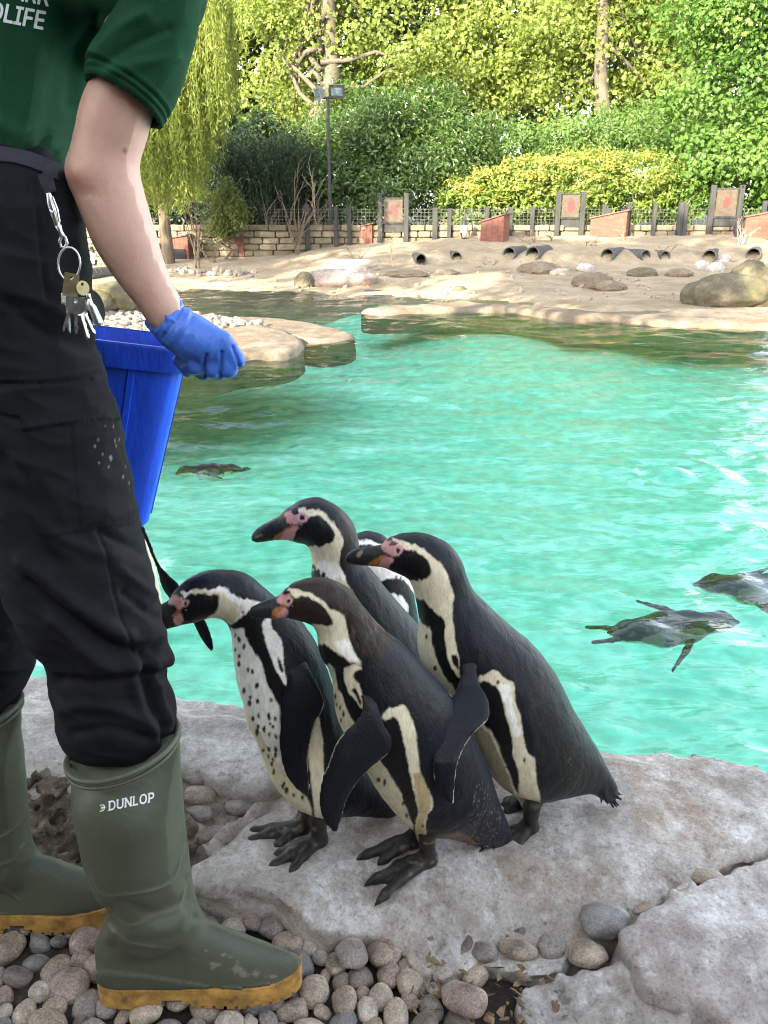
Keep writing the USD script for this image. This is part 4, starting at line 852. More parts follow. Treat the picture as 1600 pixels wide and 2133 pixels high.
obj('waistband', strip_on([(-30, 322), (30, 327), (80, 342), (118, 360), (137, 373)], 28, tr, 0.003), NAVY, trousers)
obj('belt_loop', strip_on([(92, 350), (96, 372), (104, 402)], 14, tr, 0.006), NAVY, trousers)

# polo shirt
sh_px = [(-330, -200), (-100, -260), (200, -220), (320, -140), (300, -40), (258, 40), (215, 120), (186, 200), (168, 270), (150, 335), (141, 372), (120, 382), (60, 362), (0, 345), (-120, 335), (-260, 340), (-320, 200)]
F = Field([-0.80, 0.80, 1.02], [-0.16, 1.42, 1.56], 0.006)
SH = Plane(-0.4, 1.06)
for b in balls(sh_px, SH, tight=0.06): F.ball(b[:3], min(b[3], 0.118))
F.chain([(sh_r + [-0.03, 0.03, 0.01], 0.072), (np.array([-0.40, 1.08, 1.385]), 0.085), (sh_l, 0.072)], k=0.03); F.chain([(np.array([-0.40, 1.08, 1.39]), 0.075), (neck + [0, 0, -0.01], 0.066)], k=0.02)
F.chain([(np.array([-0.44, 0.99, 1.25]), 0.085), (np.array([-0.44, 0.99, 1.12]), 0.085)], k=0.03); F.chain([(np.array([-0.46, 1.20, 1.25]), 0.09), (np.array([-0.46, 1.18, 1.08]), 0.09)], k=0.03)
F.chain([(sh_l, 0.070), (np.array([-0.54, 1.31, 1.22]), 0.066)], k=0.02)
F.f = np.maximum(F.f, (1.045 - F.ax[2])[None, None, :] - 0 * F.f).astype(np.float32)
shirt = split(F.mesh(8)); P = np.array(shirt.vertices); uv = side_px(P); N = normals(shirt)
D = (fbm(P * [7, 7, 5], 3, 9) - 0.5) * 0.012; near = N[:, 1] < 0.3
for ln, a, w in (([(0, 260), (60, 300), (120, 330)], 0.005, 18), ([(30, 330), (45, 300), (75, 270)], 0.004, 8), ([(60, 345), (80, 310), (110, 280)], -0.004, 9), ([(100, 350), (120, 320), (150, 300)], 0.004, 9), ([(150, 120), (120, 200), (90, 300)], -0.005, 22), ([(190, 40), (170, 120), (155, 220)], -0.006, 16), ([(80, 120), (60, 220), (20, 330)], 0.005, 25)):
    d = dist_line(uv, spline(ln, closed=False, n=6)); D = D + np.where(near, a * np.exp(-(d / w) ** 2), 0)
shirt.vertices = P + N * D[:, None]; P = np.array(shirt.vertices)
GREEN = np.array((0.0095, 0.050, 0.0225))
shirt_o = obj('polo_shirt', shirt, POLO, keeper, color=np.tile(GREEN, (len(P), 1)) * (0.9 + 0.2 * fbm(P * 20, 2, 3))[:, None])
# sleeve: an open tube with a ribbed hem
def sleeve():
    px = [(300, -150), (400, -130), (418, -60), (415, 0), (405, 75), (387, 142), (362, 206), (346, 234), (338, 262), (330, 290), (300, 310), (240, 272), (182, 225), (181, 180), (183, 145), (188, 116), (210, 86), (240, 25), (256, -60)]
    SLV = Plane(-0.3, 0.945)
    B = balls(px, SLV, tight=0.05); F = Field((B[:, :3] - B[:, 3:]).min(0), (B[:, :3] + B[:, 3:]).max(0), 0.0038)
    for b in B: F.ball(b[:3], b[3])
    a, b, c = SLV.at(184, 177), SLV.at(336, 264), SLV.shifted(0.045).at(266, 189)
    n = np.cross(b - a, c - a); n /= np.linalg.norm(n); n = n if n[2] < 0 else -n          # points out of the hem
    G = np.stack(F.grid(), -1); h = (G - a) @ n
    solid = F.f.copy(); inner = np.where(h > -0.035, solid + 0.0065, 9)
    F.f = np.maximum(np.maximum(solid, h), -inner).astype(np.float32)
    m = split(F.mesh(6)); P = np.array(m.vertices); N = normals(m); hh = -((P - a) @ n); out = (np.abs(N @ n) < 0.6)
    D = (fbm(P * 16, 3, 6) - 0.5) * 0.006 * np.clip(hh / 0.04, 0, 1)
    for at, amp, w in ((0.0062, -0.0011, 0.0010), (0.0090, 0.0008, 0.0014), (0.0122, -0.0014, 0.0011), (0.0165, 0.0010, 0.0018)): D = D + np.where(out, amp * np.exp(-((hh - at) / w) ** 2), 0)
    uv = side_px(P)
    for ln, a_, w in (([(200, 110), (250, 60), (300, 30)], 0.005, 14), ([(215, 130), (280, 90), (350, 60)], -0.004, 12), ([(230, 150), (300, 130), (370, 120)], 0.003, 14)):
        D = D + np.where(N[:, 1] < 0.3, a_ * np.exp(-(dist_line(uv, spline(ln, closed=False, n=6)) / w) ** 2), 0)
    m.vertices = P + N * D[:, None]; return m
sl = sleeve(); V = np.array(sl.vertices)
obj('sleeve', sl, POLO, shirt_o, color=np.tile(GREEN, (len(V), 1)) * (0.9 + 0.2 * fbm(V * 20, 2, 5))[:, None])
def words(text, right, base, height, angle, host, shear=0.0, lift=0.0012, bold=True, squeeze=1.0):
    """Lettering printed on cloth or rubber: ends at pixel `right`, `base`, capitals `height` tall."""
    m = meshkit.text_mesh(text, 1.0, 0.1, bold=bold); x1 = m.bounds[1][0]; ca, sa = math.cos(angle), math.sin(angle)
    def to_px(x, y):
        X, Y = (x - x1) * squeeze + shear * y, -y; X, Y = X * height, Y * height; return right + ca * X - sa * Y, base + sa * X + ca * Y
    return laid(m, to_px, host, lift)
obj('lettering', words('WILDLIFE', 89, 61, 37, math.radians(11), shirt, squeeze=0.80), PRINT, shirt_o, smooth=False)
obj('lettering', words('PARK', 101, 12, 37, math.radians(11), shirt, squeeze=0.80), PRINT, shirt_o, smooth=False)

# gloves
gl_px = [(368, 607), (366, 625), (350, 645), (325, 660), (300, 667), (305, 678), (318, 694), (335, 712), (352, 728), (372, 742), (395, 752), (430, 756), (470, 748), (494, 728), (486, 712), (464, 691), (430, 666), (404, 651), (380, 634)]
F = Field(ARM.at(340, 650) - [0.06, 0.06, 0.10], ARM.at(470, 740) + [0.07, 0.11, 0.08], 0.0032)
for b in balls(gl_px, ARM, tight=0.06): F.ball(b[:3], b[3] + 0.0008)
S = depth_of(ARM.at(430, 720)) / FOC
def hp(x, y, dy): return ARM.shifted(-dy).at(x, y)
for mcp, pip, dip, tip, r in (((385, 722), (407, 763), (392, 770), (372, 752), 16.5), ((415, 708), (443, 769), (425, 776), (400, 752), 18), ((445, 700), (476, 768), (455, 776), (425, 748), 18.5), ((466, 706), (494, 750), (478, 772), (445, 752), 16.5)):
    k = 0.0045
    F.chain([(hp(*mcp, -0.006), r * S * 1.05), (hp(*pip, -0.004), r * S), (hp(*dip, 0.026), r * S * 0.9), (hp(*tip, 0.034), r * S * 0.82)], k=k)
F.chain([(hp(352, 690, 0.018), 0.016), (hp(395, 725, 0.036), 0.013), (hp(432, 745, 0.043), 0.011)], k=0.008)
gl = F.mesh(3); gl = split(gl); taubin(gl, 2); P = np.array(gl.vertices); uv = side_px(P); N = normals(gl)
D = np.zeros(len(P))
for ln, a, w in (([(383, 636), (365, 665), (338, 705)], -0.0018, 3.5), ([(376, 630), (358, 657), (326, 692)], 0.0016, 4), ([(402, 652), (392, 680), (365, 722)], -0.0013, 5), ([(395, 647), (382, 676), (353, 716)], 0.0014, 5), ([(345, 655), (352, 672), (343, 690)], 0.002, 4), ([(360, 640), (348, 658), (362, 668)], 0.002, 4), ([(420, 690), (410, 720), (400, 745)], -0.0012, 8), ([(430, 740), (424, 760), (424, 785)], -0.004, 4), ([(462, 735), (459, 760), (458, 785)], -0.004, 4), ([(486, 722), (494, 748), (500, 770)], -0.004, 3.5), ([(448, 700), (440, 720), (436, 745)], 0.0015, 8)):
    D += a * np.exp(-(dist_line(uv, spline(ln, closed=False, n=6)) / w) ** 2)
gl.vertices = P + N * D[:, None]; P = np.array(gl.vertices)
BLUE = np.array((0.050, 0.145, 0.55))
obj('glove', gl, NITRILE, keeper, color=np.tile(BLUE, (len(P), 1)) * (0.93 + 0.14 * fbm(P * 50, 2, 2))[:, None])
F = Field([-0.62, 1.15, 0.78], [-0.46, 1.32, 0.94], 0.004); LH = np.array([-0.075, 0, 0]); F.chain([(np.array([-0.46, 1.235, 0.895]) + LH, 0.031), (np.array([-0.455, 1.225, 0.84]) + LH, 0.036)], k=0.01)
for i in range(4):
    y = 1.19 + 0.023 * i; F.chain([(np.array([-0.455, y, 0.835]) + LH, 0.011), (np.array([-0.43, y, 0.815]) + LH, 0.0105), (np.array([-0.438, y, 0.798]) + LH, 0.010), (np.array([-0.46, y, 0.80]) + LH, 0.009)], k=0.003)
F.chain([(np.array([-0.475, 1.20, 0.85]) + LH, 0.012), (np.array([-0.485, 1.20, 0.815]) + LH, 0.011), (np.array([-0.465, 1.20, 0.795]) + LH, 0.010)], k=0.005)
g2 = F.mesh(4); obj('glove', g2, NITRILE, keeper, color=np.tile(BLUE, (len(g2.vertices), 1)))

# wellington boots
OLIVE = np.array((0.063, 0.071, 0.048))
def boot(px, plane, rim_px, sole_near, side, seams, seed, arch, zb=0.012, wide=0.086, band=None, dirt=None):
    F = Field([-0.95, 0.74, 0.0], [-0.08, 1.16, 0.42], 0.0048)
    for b in balls(px, plane, tight=0.06): F.ball(b[:3], b[3])
    nearp = spline([on_z(x, y, zb)[:2] for x, y in sole_near], closed=False, n=8)
    heel, toe = nearp[0], nearp[-1]; ax = (toe - heel) / np.linalg.norm(toe - heel); nx = np.array([-ax[1], ax[0]]); s = (nearp - heel) @ ax; L = s.max()
    ss = [-0.05, 0.0, 0.06, 0.14, 0.3, 0.45, 0.60, 0.72, 0.82, 0.91, 0.97, 1.0]; order = np.argsort(s); edge = lambda q: np.interp(q, s[order], ((nearp - heel) @ nx)[order])
    hw = lambda q: np.interp(q / L, ss, [0.001, 0.012, 0.026, 0.033, 0.034, 0.034, 0.037, 0.036, 0.032, 0.024, 0.016, 0.009])
    ht = lambda q: np.interp(q / L, ss, [0.02, 0.05, 0.075, 0.095, 0.105, 0.095, 0.074, 0.056, 0.044, 0.036, 0.030, 0.020])
    G = np.stack(F.grid(), -1); q = (G[..., :2] - heel) @ ax; v = (G[..., :2] - heel) @ nx - edge(np.clip(q, 0, L)) - hw(q); zz = G[..., 2] - zb - 0.033
    w, h = np.maximum(hw(q) - 0.0035, 0.002), ht(q); d = (np.sqrt((v / w) ** 2 + (np.maximum(zz, 0) / h) ** 2) - 1) * np.minimum(w, h)
    d = np.maximum(np.maximum(d, -zz), np.maximum(-q, q - L)); F.put(tuple(slice(None) for _ in range(3)), d.astype(np.float32), k=0.016)
    m = split(F.mesh(8)); P = np.array(m.vertices); uv = side_px(P); N = normals(m); D = (fbm(P * 12, 2, seed) - 0.5) * 0.004
    for ln, a, w in seams: D += a * np.exp(-(dist_line(uv, spline(ln, closed=False, n=6)) / w) ** 2)
    if band is not None: D += 0.0028 * np.clip(-dist_poly(uv, band) / 2 + 0.5, 0, 1)
    m.vertices = P + N * D[:, None]; P = np.array(m.vertices); uv = side_px(P)
    c = np.tile(OLIVE, (len(P), 1)) * (0.9 + 0.2 * fbm(P * 16, 3, seed))[:, None]
    if band is not None: c = np.where((dist_poly(uv, band) < 0)[:, None], c * 0.82, c)
    for ln, a, w in seams:
        if w < 4: c = np.where((dist_line(uv, spline(ln, closed=False, n=6)) < 1.7)[:, None], c * 0.6 + np.array((0.05, 0.05, 0.035)), c)
    if dirt is not None:
        for poly, dens, col in dirt:
            w = np.clip(-dist_poly(uv, poly) / 25, 0, 1); k = np.clip((fbm(P * [120, 120, 120], 5, seed + 3) - (1 - dens * w)) * 9, 0, 0.8)[:, None]; c = c * (1 - k) + np.array(col) * k
    o = obj('boot', m, RUBBER, keeper, color=c)
    rp = np.array(rim_px); cc = plane.at(*rp.mean(0)); u = plane.at(*rp[1]) - plane.at(*rp[0]); r = np.linalg.norm(u) / 2; u /= 2 * r
    v = np.array([0.0, 1.0, 0.0]) - u * u[1]; v /= np.linalg.norm(v); a = np.linspace(0, 2 * np.pi, 49)
    for dz, rr in ((0.0, 0.0036), (-0.009, 0.0026)):
        ring = cc + np.array([0, 0, dz]) + (np.cos(a)[:, None] * u + np.sin(a)[:, None] * v) * (r * 1.01)
        t = tube(ring, rr, 8, cap=False); obj('rim', t, RUBBER, o, color=np.tile(OLIVE * 1.05, (len(t.vertices), 1)))
    # sole: heel block, arch and forefoot with cleats
    wprof = 2 * hw(s) + 0.001
    far = nearp + nx * wprof[:, None]; plan = np.vstack([nearp, far[::-1]])
    from shapely.geometry import Polygon, box as sbox
    P2 = np.column_stack([(plan - heel) @ ax, (plan - heel) @ nx]); pg = Polygon(P2).buffer(0)
    parts = []
    def piece(x0, x1, z0, z1):
        g = pg.intersection(sbox(x0, -1, x1, 1))
        for gg in getattr(g, 'geoms', [g]):
            if gg.is_empty or gg.area < 1e-6: continue
            e = trimesh.creation.extrude_polygon(gg, z1 - z0, engine='earcut'); e.apply_translation([0, 0, z0]); parts.append(e)
    a0, a1 = arch[0] * L, arch[1] * L; top = 0.034
    piece(-1, a0, 0, top); piece(a0 - 0.0005, a0 + 0.012, 0.010, top - 0.0003); piece(a0 + 0.0115, a1 - 0.012, 0.016, top - 0.0006); piece(a1 - 0.0125, a1 + 0.0005, 0.009, top - 0.0003); piece(a1, 2, 0.005, top - 0.001)
    x = a1 + 0.002
    while x < L: piece(x, x + 0.011, 0.0, 0.0052); x += 0.0155
    so = joined(parts); v = np.array(so.vertices); w = np.column_stack([heel[0] + v[:, 0] * ax[0] + v[:, 1] * nx[0], heel[1] + v[:, 0] * ax[1] + v[:, 1] * nx[1], zb + v[:, 2]])
    w[:, 2] += np.clip((v[:, 0] / L - 0.72) / 0.28, 0, 1) ** 2 * 0.012
    so.vertices = w; so.fix_normals()
    obj('sole', so, SOLE, o, smooth=False)
    return o, m
b1_px = [(142, 1570), (200, 1566), (300, 1548), (369, 1531), (374, 1600), (379, 1680), (385, 1750), (394, 1815), (405, 1875), (415, 1910), (420, 1940), (400, 1970), (340, 1985), (280, 1990), (230, 1985), (212, 1960), (220, 1928), (223, 1888), (206, 1859), (188, 1820), (175, 1780), (162, 1706), (151, 1619)]
seam1 = [([(190, 1818), (215, 1864), (280, 1862), (340, 1848), (368, 1820), (386, 1752)], 0.0016, 3.0), ([(222, 1885), (262, 1926), (320, 1912), (372, 1892), (390, 1840)], 0.0012, 3.0), ([(225, 1930), (258, 1958), (300, 1970), (355, 1978)], 0.0012, 3.2), ([(206, 2023), (300, 2032), (390, 2046), (470, 2057), (550, 2050), (618, 2036)], 0.0010, 2.5),
         ([(225, 1895), (240, 1925), (250, 1950)], -0.006, 14), ([(260, 1890), (320, 1905), (380, 1880)], -0.004, 16), ([(230, 1950), (290, 1940), (360, 1930), (400, 1900)], 0.004, 16), ([(240, 1975), (300, 1990), (370, 1985)], -0.003, 14), ([(392, 1830), (396, 1880), (402, 1910)], -0.004, 8)]
band1 = [(196, 2025), (300, 2034), (390, 2048), (470, 2059), (550, 2052), (630, 2034), (640, 2090), (470, 2100), (190, 2060)]
dirt1 = [([(380, 1940), (470, 1950), (600, 2020), (620, 2060), (500, 2060), (380, 2030)], 0.47, (0.17, 0.165, 0.13)), ([(520, 1985), (600, 2020), (620, 2050), (540, 2045)], 0.50, (0.20, 0.19, 0.15))]
boot1, boot1m = boot(b1_px, BOOT, [(146, 1570), (367, 1533)], [(208, 2086), (222, 2098), (260, 2103), (330, 2103), (420, 2101), (500, 2102), (560, 2096), (602, 2086), (624, 2072), (630, 2058)], 1, seam1, 5, (0.27, 0.46), band=band1, dirt=dirt1)
b2_px = [(-125, 1500), (-40, 1490), (36, 1466), (42, 1530), (48, 1620), (54, 1700), (58, 1752), (66, 1790), (70, 1815), (50, 1840), (0, 1850), (-50, 1850), (-80, 1835), (-78, 1800), (-95, 1720), (-110, 1620)]
seam2 = [([(-60, 1760), (0, 1745), (40, 1715), (52, 1680)], 0.0016, 3.0), ([(-40, 1805), (20, 1795), (48, 1760)], 0.0014, 3.0), ([(-60, 1850), (0, 1848), (40, 1875)], 0.0012, 3), ([(-60, 1895), (60, 1908), (150, 1908), (225, 1896)], 0.0010, 2.5)]
boot2, _ = boot(b2_px, FARBOOT, [(-123, 1496), (37, 1467)], [(-84, 1930), (-60, 1940), (-20, 1944), (60, 1946), (130, 1948), (190, 1940), (240, 1930), (268, 1915)], 1, seam2, 9, (0.28, 0.46), zb=0.008, band=[(-90, 1898), (60, 1910), (150, 1910), (240, 1897), (280, 1940), (60, 1960), (-90, 1950)])
# the maker's name on the boot: slanted slab letters and an arrowhead mark
def arrow_mark():
    from shapely.geometry import Polygon
    from shapely import union_all
    t = np.linspace(-1.45, 1.45, 14); out = np.vstack([np.column_stack([0.15 + 0.85 * np.cos(t) * 0.55, np.sin(t) * 0.62]), [[-0.35, 0.62], [-0.35, 0.5]], np.column_stack([0.12 + 0.60 * np.cos(t[::-1]) * 0.55, np.sin(t[::-1]) * 0.46]), [[-0.35, -0.5], [-0.35, -0.62]]])
    arrow = Polygon([(-0.25, 0.26), (0.95, 0.0), (-0.25, -0.26), (0.02, 0.0)]); ring = Polygon(out).buffer(0)
    g = union_all([ring, arrow]); return trimesh.util.concatenate([trimesh.creation.extrude_polygon(x, 0.1, engine='earcut') for x in getattr(g, 'geoms', [g])])
def slab_words():
    out, x = [], 0.0
    for ch, stems in (('D', (0,)), ('U', (0, 1)), ('N', (0, 1)), ('L', (0,)), ('O', ()), ('P', (0,))):
        m = meshkit.text_mesh(ch, 1.0, 0.1, bold=True); m.apply_translation([x - m.bounds[0][0], 0, 0]); w = np.ptp(m.bounds[:, 0]); out.append(m)
        for st in stems:
            cx = x + (0.09 if st == 0 else w - 0.09)
            for y in ((0.05, 0.95) if ch not in 'U' else (0.95,)):
                s_ = trimesh.creation.box([0.32, 0.09, 0.1]); s_.apply_translation([cx - 0.03 + 0.06 * st, y, 0.05]); out.append(s_)
        x += w + 0.17
    return trimesh.util.concatenate(out)
am, sw = arrow_mark(), slab_words(); swb = sw.bounds; ang = math.radians(-11.5)
def boot_px(x, y, o, h): X, Y = (x + 0.22 * y) * h, -y * h; return o[0] + math.cos(ang) * X - math.sin(ang) * Y, o[1] + math.sin(ang) * X + math.cos(ang) * Y
sc = 98.0 / (swb[1][0] - swb[0][0]) / 19.0
obj('lettering', laid(sw, lambda x, y: boot_px((x - swb[0][0]) * sc, y, (225, 1689), 19.0), boot1m, 0.0009), PRINT, boot1, smooth=False)
obj('arrow_mark', laid(am, lambda x, y: boot_px(x, y, (212, 1683), 11.0), boot1m, 0.0009), PRINT, boot1, smooth=False)

# blue spare glove poking out of the pocket
F = Field(ARM.at(150, 430) - 0.03, ARM.at(150, 430) + [0.03, 0.06, 0.03], 0.0025)
PK = Plane(-0.3, 0.965)
F.chain([(PK.at(140, 400), 0.004), (PK.at(150, 428), 0.0075), (PK.at(160, 452), 0.004)], k=0.004); F.chain([(PK.at(147, 425), 0.005), (PK.at(155, 415), 0.003)], k=0.004)
sg = F.mesh(4); sgo = obj('spare_glove', sg, NITRILE, color=np.tile(BLUE, (len(sg.vertices), 1)), label='scrap of blue glove poking out of the keeper\'s back pocket behind the elbow', category='glove')

# ---------------------------------------------------------------- bunch of keys on a snap hook
KEYP = Plane(-0.4, 0.862); KS = depth_of(KEYP.at(150, 560)) / FOC
keys = thing('bunch_of_keys', 'bunch of metal keys on a steel ring hanging by a snap hook from the waistband', 'keys')
def kp(x, y, d=0.0): return KEYP.shifted(d).at(x, y)
hook = [tube([kp(101, 402), kp(106, 424), kp(114, 448), kp(120, 470)], [0.0022, 0.0036, 0.0036, 0.0028], 10), tube([kp(109, 410, 0.003), kp(119, 436, 0.003), kp(124, 462, 0.003)], 0.0012, 8), tube([kp(104, 438, 0.004), kp(110, 444, 0.005), kp(113, 436, 0.004)], 0.0012, 8),
        tube([kp(121, 470), kp(126, 482), kp(130, 492)], [0.0034, 0.0022, 0.0030], 10), tube([kp(130, 490), kp(124, 502), kp(127, 514), kp(135, 516), kp(140, 506), kp(136, 494), kp(130, 490)], 0.0016, 8)]
obj('snap_hook', joined(hook), STEEL, keys)
obj('strap', ribbon([(84, 362), (92, 384), (101, 404)], 13, KEYP, 0.0), NAVY, keys, smooth=False)
a = np.linspace(0, 2 * np.pi, 41)
obj('ring', joined([tube([kp(144 + 23 * math.cos(t), 549 + 34 * math.sin(t), d + 0.004 * math.cos(t)) for t in a], 0.0011, 8, cap=False) for d in (0.0, 0.0022)]), STEEL, keys)
def key_shape(L=64, bow=15, teeth=1, blade=7, seed=0):
    from shapely.geometry import Polygon, Point, box as sbox
    from shapely import union_all
    rng = rnd(seed); b = Point(0, 0).buffer(bow, 10) if seed % 2 else Polygon([(-bow, -bow * .8), (bow, -bow * .8), (bow * 1.05, bow * .6), (bow * .5, bow), (-bow * .5, bow), (-bow * 1.05, bow * .6)]).buffer(2)
    bl = [(-blade / 2, bow * 0.6)]; y = bow * 0.8
    bl = [(-blade / 2, y), (-blade / 2, L - 6), (0, L)]; x = L - 6
    while x > bow + 6: bl += [(blade / 2 - rng.uniform(0, 2.6), x)]; x -= 3.4
    bl += [(blade / 2 + 1, bow + 5), (blade / 2 + 1, y)]
    g = union_all([b, Polygon(bl).buffer(0)]).difference(Point(0, -bow * 0.45).buffer(bow * 0.3))
    m = trimesh.creation.extrude_polygon(g, 4.0, engine='earcut'); m.apply_translation([0, 0, -2.0]); return m
def hang(m, x, y, turn, yaw, d):
    v = np.array(m.vertices) * KS; ct, st = math.cos(turn), math.sin(turn); cy, sy = math.cos(yaw), math.sin(yaw)
    X, Yd = v[:, 0] * cy + v[:, 2] * sy, -v[:, 0] * sy + v[:, 2] * cy
    Xr, Zr = X * ct - v[:, 1] * st, -(X * st + v[:, 1] * ct)
    m.vertices = kp(x, y, d) + np.column_stack([Xr, -Yd, Zr]); return m
for i, (x, y, tu, yw, d, L, bw, mt) in enumerate(((158, 634, 0.10, 0.15, 0.010, 62, 17, STEEL), (150, 632, 0.42, 0.5, 0.006, 64, 13, STEEL), (166, 640, -0.18, 0.6, 0.004, 66, 14, STEEL), (170, 638, -0.35, 0.9, 0.000, 62, 14, STEEL), (140, 622, 0.05, 1.2, 0.003, 72, 13, STEEL), (172, 650, -0.06, 0.3, -0.003, 58, 12, BRASS))):
    obj('key', hang(key_shape(L, bw, seed=i), x, y, tu, yw, d), mt, keys, smooth=False)
from shapely.geometry import Polygon as _Pg, Point as _Pt
pl = trimesh.creation.extrude_polygon(_Pg([(-13, -22), (12, -22), (13, 20), (-13, 22)]).buffer(2).difference(_Pt(0, -14).buffer(4)), 3, engine='earcut'); pl.apply_translation([0, 0, -1.5])
obj('tag', hang(pl, 148, 594, 0.25, 0.35, 0.008), BRASS, keys, smooth=False)
dk = trimesh.creation.extrude_polygon(_Pt(0, 0).buffer(15, 16).difference(_Pt(0, -8).buffer(3.5)), 3, engine='earcut'); dk.apply_translation([0, 0, -1.5])
obj('brass_disc', hang(dk, 172, 600, 0.0, 0.9, 0.004), BRASS, keys, smooth=False)
fb = trimesh.creation.extrude_polygon(_Pt(0, 0).buffer(1, 20), 0.2, engine='earcut'); fb.apply_scale([19, 36, 24]); fb.apply_translation([0, 0, -2.4])
obj('fob', hang(fb, 198, 640, -0.15, 0.2, -0.004), BLACKPLASTIC, keys, smooth=30)
obj('screwdriver', joined([tube([kp(183, 612, 0.008), kp(186, 622, 0.008)], 0.0024, 10), tube([kp(186, 622, 0.008), kp(188, 634, 0.008), kp(192, 640, 0.008), kp(206, 672, 0.008), kp(209, 678, 0.008)], [0.0022, 0.0034, 0.0042, 0.0048, 0.0030], 10)]), STEEL, keys)

# ---------------------------------------------------------------- blue bucket
BLUEPL = plain('blue_plastic', (0.008, 0.058, 0.52), rough=0.38, var=0.28, scale=26, stretch=(1, 1, 0.25), bump=0.12, bscale=160, subsurface_weight=0.0, specular_ior_level=0.5)
def rounded_square(a, r, n=9):
    out = []
    for cx, cy, s in ((1, 1, 0), (-1, 1, 1), (-1, -1, 2), (1, -1, 3)):
        for t in np.linspace(0, np.pi / 2, n): out.append((cx * (a - r) + r * math.cos(t + s * np.pi / 2), cy * (a - r) + r * math.sin(t + s * np.pi / 2)))
        nx_, ny_ = {0: (-1, 1), 1: (-1, -1), 2: (1, -1), 3: (1, 1)}[s]
    p = np.array(out); q = []
    for i in range(len(p)):
        a_, b_ = p[i], p[(i + 1) % len(p)]; d = np.linalg.norm(b_ - a_); k = 12 if d > 0.03 else 1
        q += [a_ + (b_ - a_) * t / k for t in range(k)]
    return np.array(q)
BK = dict(at=(-0.478, 1.235, 0.592), yaw=math.radians(14), roll=math.radians(9), pitch=math.radians(-4), top=0.138, bot=0.098, H=0.285)
def bucket():
    R = trimesh.transformations.euler_matrix(BK['pitch'], BK['roll'], BK['yaw'], 'sxyz'); T = trimesh.transformations.translation_matrix(BK['at']) @ R
    x = thing('bucket', 'bright blue ribbed plastic bucket carried at the keeper\'s far side', 'bucket')
    H = BK['H']
    def half(z): return BK['bot'] + (BK['top'] - BK['bot']) * z / H
    outer = [(0.004, -0.012), (0.0, 0.0 - 0.004), (0.012, 0.0), (H - 0.034, 0.0)]
    rings = []
    for z, o in [(0.0, -0.014), (0.003, -0.005), (0.012, 0.0)] + [(z, 0.0) for z in np.linspace(0.02, H, 8)] + [(H, -0.004)] + [(z, -0.004) for z in np.linspace(H - 0.01, 0.012, 6)] + [(0.006, -0.016)]:
        p = rounded_square(half(z) + o, 0.042); rings.append(np.column_stack([p, np.full(len(p), z)]))
    m = loft(rings); m.apply_transform(T); obj('tub', m, BLUEPL, x, smooth=35)
    rr = []
    for z, o in ((H - 0.034, 0.001), (H - 0.034, 0.011), (H - 0.004, 0.0125), (H + 0.001, 0.010), (H + 0.001, -0.002)):
        p = rounded_square(half(z) + o, 0.046); rr.append(np.column_stack([p, np.full(len(p), z)]))
    m = loft(rr, close=False); m.apply_transform(T); obj('rim', m, BLUEPL, x, smooth=35)
    for side in range(4):
        for u in (-0.55, 0.0, 0.55):
            bar = []
            for z in (0.02, H - 0.033):
                c = np.array([half(z) + 0.0005, u * (half(z) - 0.02)])
                bar.append(np.array([[c[0] - 0.002, c[1] - 0.006, z], [c[0] + 0.0022, c[1] - 0.004, z], [c[0] + 0.0022, c[1] + 0.004, z], [c[0] - 0.002, c[1] + 0.006, z]]))
            b = loft(bar); b.apply_transform(trimesh.transformations.rotation_matrix(side * np.pi / 2, [0, 0, 1])); b.apply_transform(T); obj('rib', b, BLUEPL, x, smooth=False)
    t = np.linspace(0, np.pi, 21); h = np.column_stack([0.0 * t, np.cos(t) * (BK['top'] + 0.008), H - 0.012 + np.sin(t) * 0.0 + 0.0 * t]); h[:, 2] = H - 0.012 - 0.0 + np.sin(t) * (-0.01); h[:, 0] = np.sin(t) * 0.0
    up = np.array([-0.525, 1.225, 0.812]); inv = np.linalg.inv(T) @ np.r_[up, 1]
    h = np.column_stack([np.sin(t) * inv[0], np.cos(t) * (BK['top'] + 0.008), H - 0.012 + np.sin(t) * (inv[2] - H + 0.012)])
    m = tube(h, 0.003, 8); m.apply_transform(T); obj('handle', m, STEEL, x)
    fr = rounded_square(half(H * 0.6) - 0.006, 0.04)
bucket()
# ---------------------------------------------------------------- pool: painted floor, water, islands, swimmers
FLOOR = look('pool_paint', {'g': ('geometry', {}), 'n': ('noise_texture', {'scale': 1.1, 'detail': 6.0, 'roughness': 0.6}), 'r': ('rgb_ramp', {'ramp': [(0.3, (0.17, 0.72, 0.56)), (0.7, (0.36, 0.84, 0.68))]}),
    'n2': ('noise_texture', {'scale': 9.0, 'detail': 5.0}), 'r2': ('rgb_ramp', {'ramp': [(0.35, (0.78, 0.80, 0.76)), (0.65, (1.12, 1.1, 1.1))]}), 'x': ('mix_color', {'blend_type': 'multiply', 'fac': 1.0}), 'sx': ('separate_xyz', {}), 'mr': ('map_range', {'from_min': 1.3, 'from_max': 2.6, 'to_min': 0.75, 'to_max': 0.0, 'clamp': True}), 'w': ('mix_color', {'b': (0.62, 0.84, 0.74)}),
    'p': ('principled_bsdf', {'roughness': 0.7})}, [('g.position', 'n.vector'), ('n.fac', 'r.fac'), ('g.position', 'n2.vector'), ('n2.fac', 'r2.fac'), ('r.color', 'x.a'), ('r2.color', 'x.b'), ('g.position', 'sx.vector'), ('sx.y', 'mr.value'), ('mr.result', 'w.fac'), ('x.result', 'w.a'), ('w.result', 'p.base_color')])
gx = np.r_[-40, -20, np.arange(-10, 10.01, 0.5), 20, 40]; gy = np.r_[1.2, np.arange(1.3, 6, 0.15), np.arange(6, 16.1, 0.25), 17]
GX, GY = np.meshgrid(gx, gy, indexing='ij')
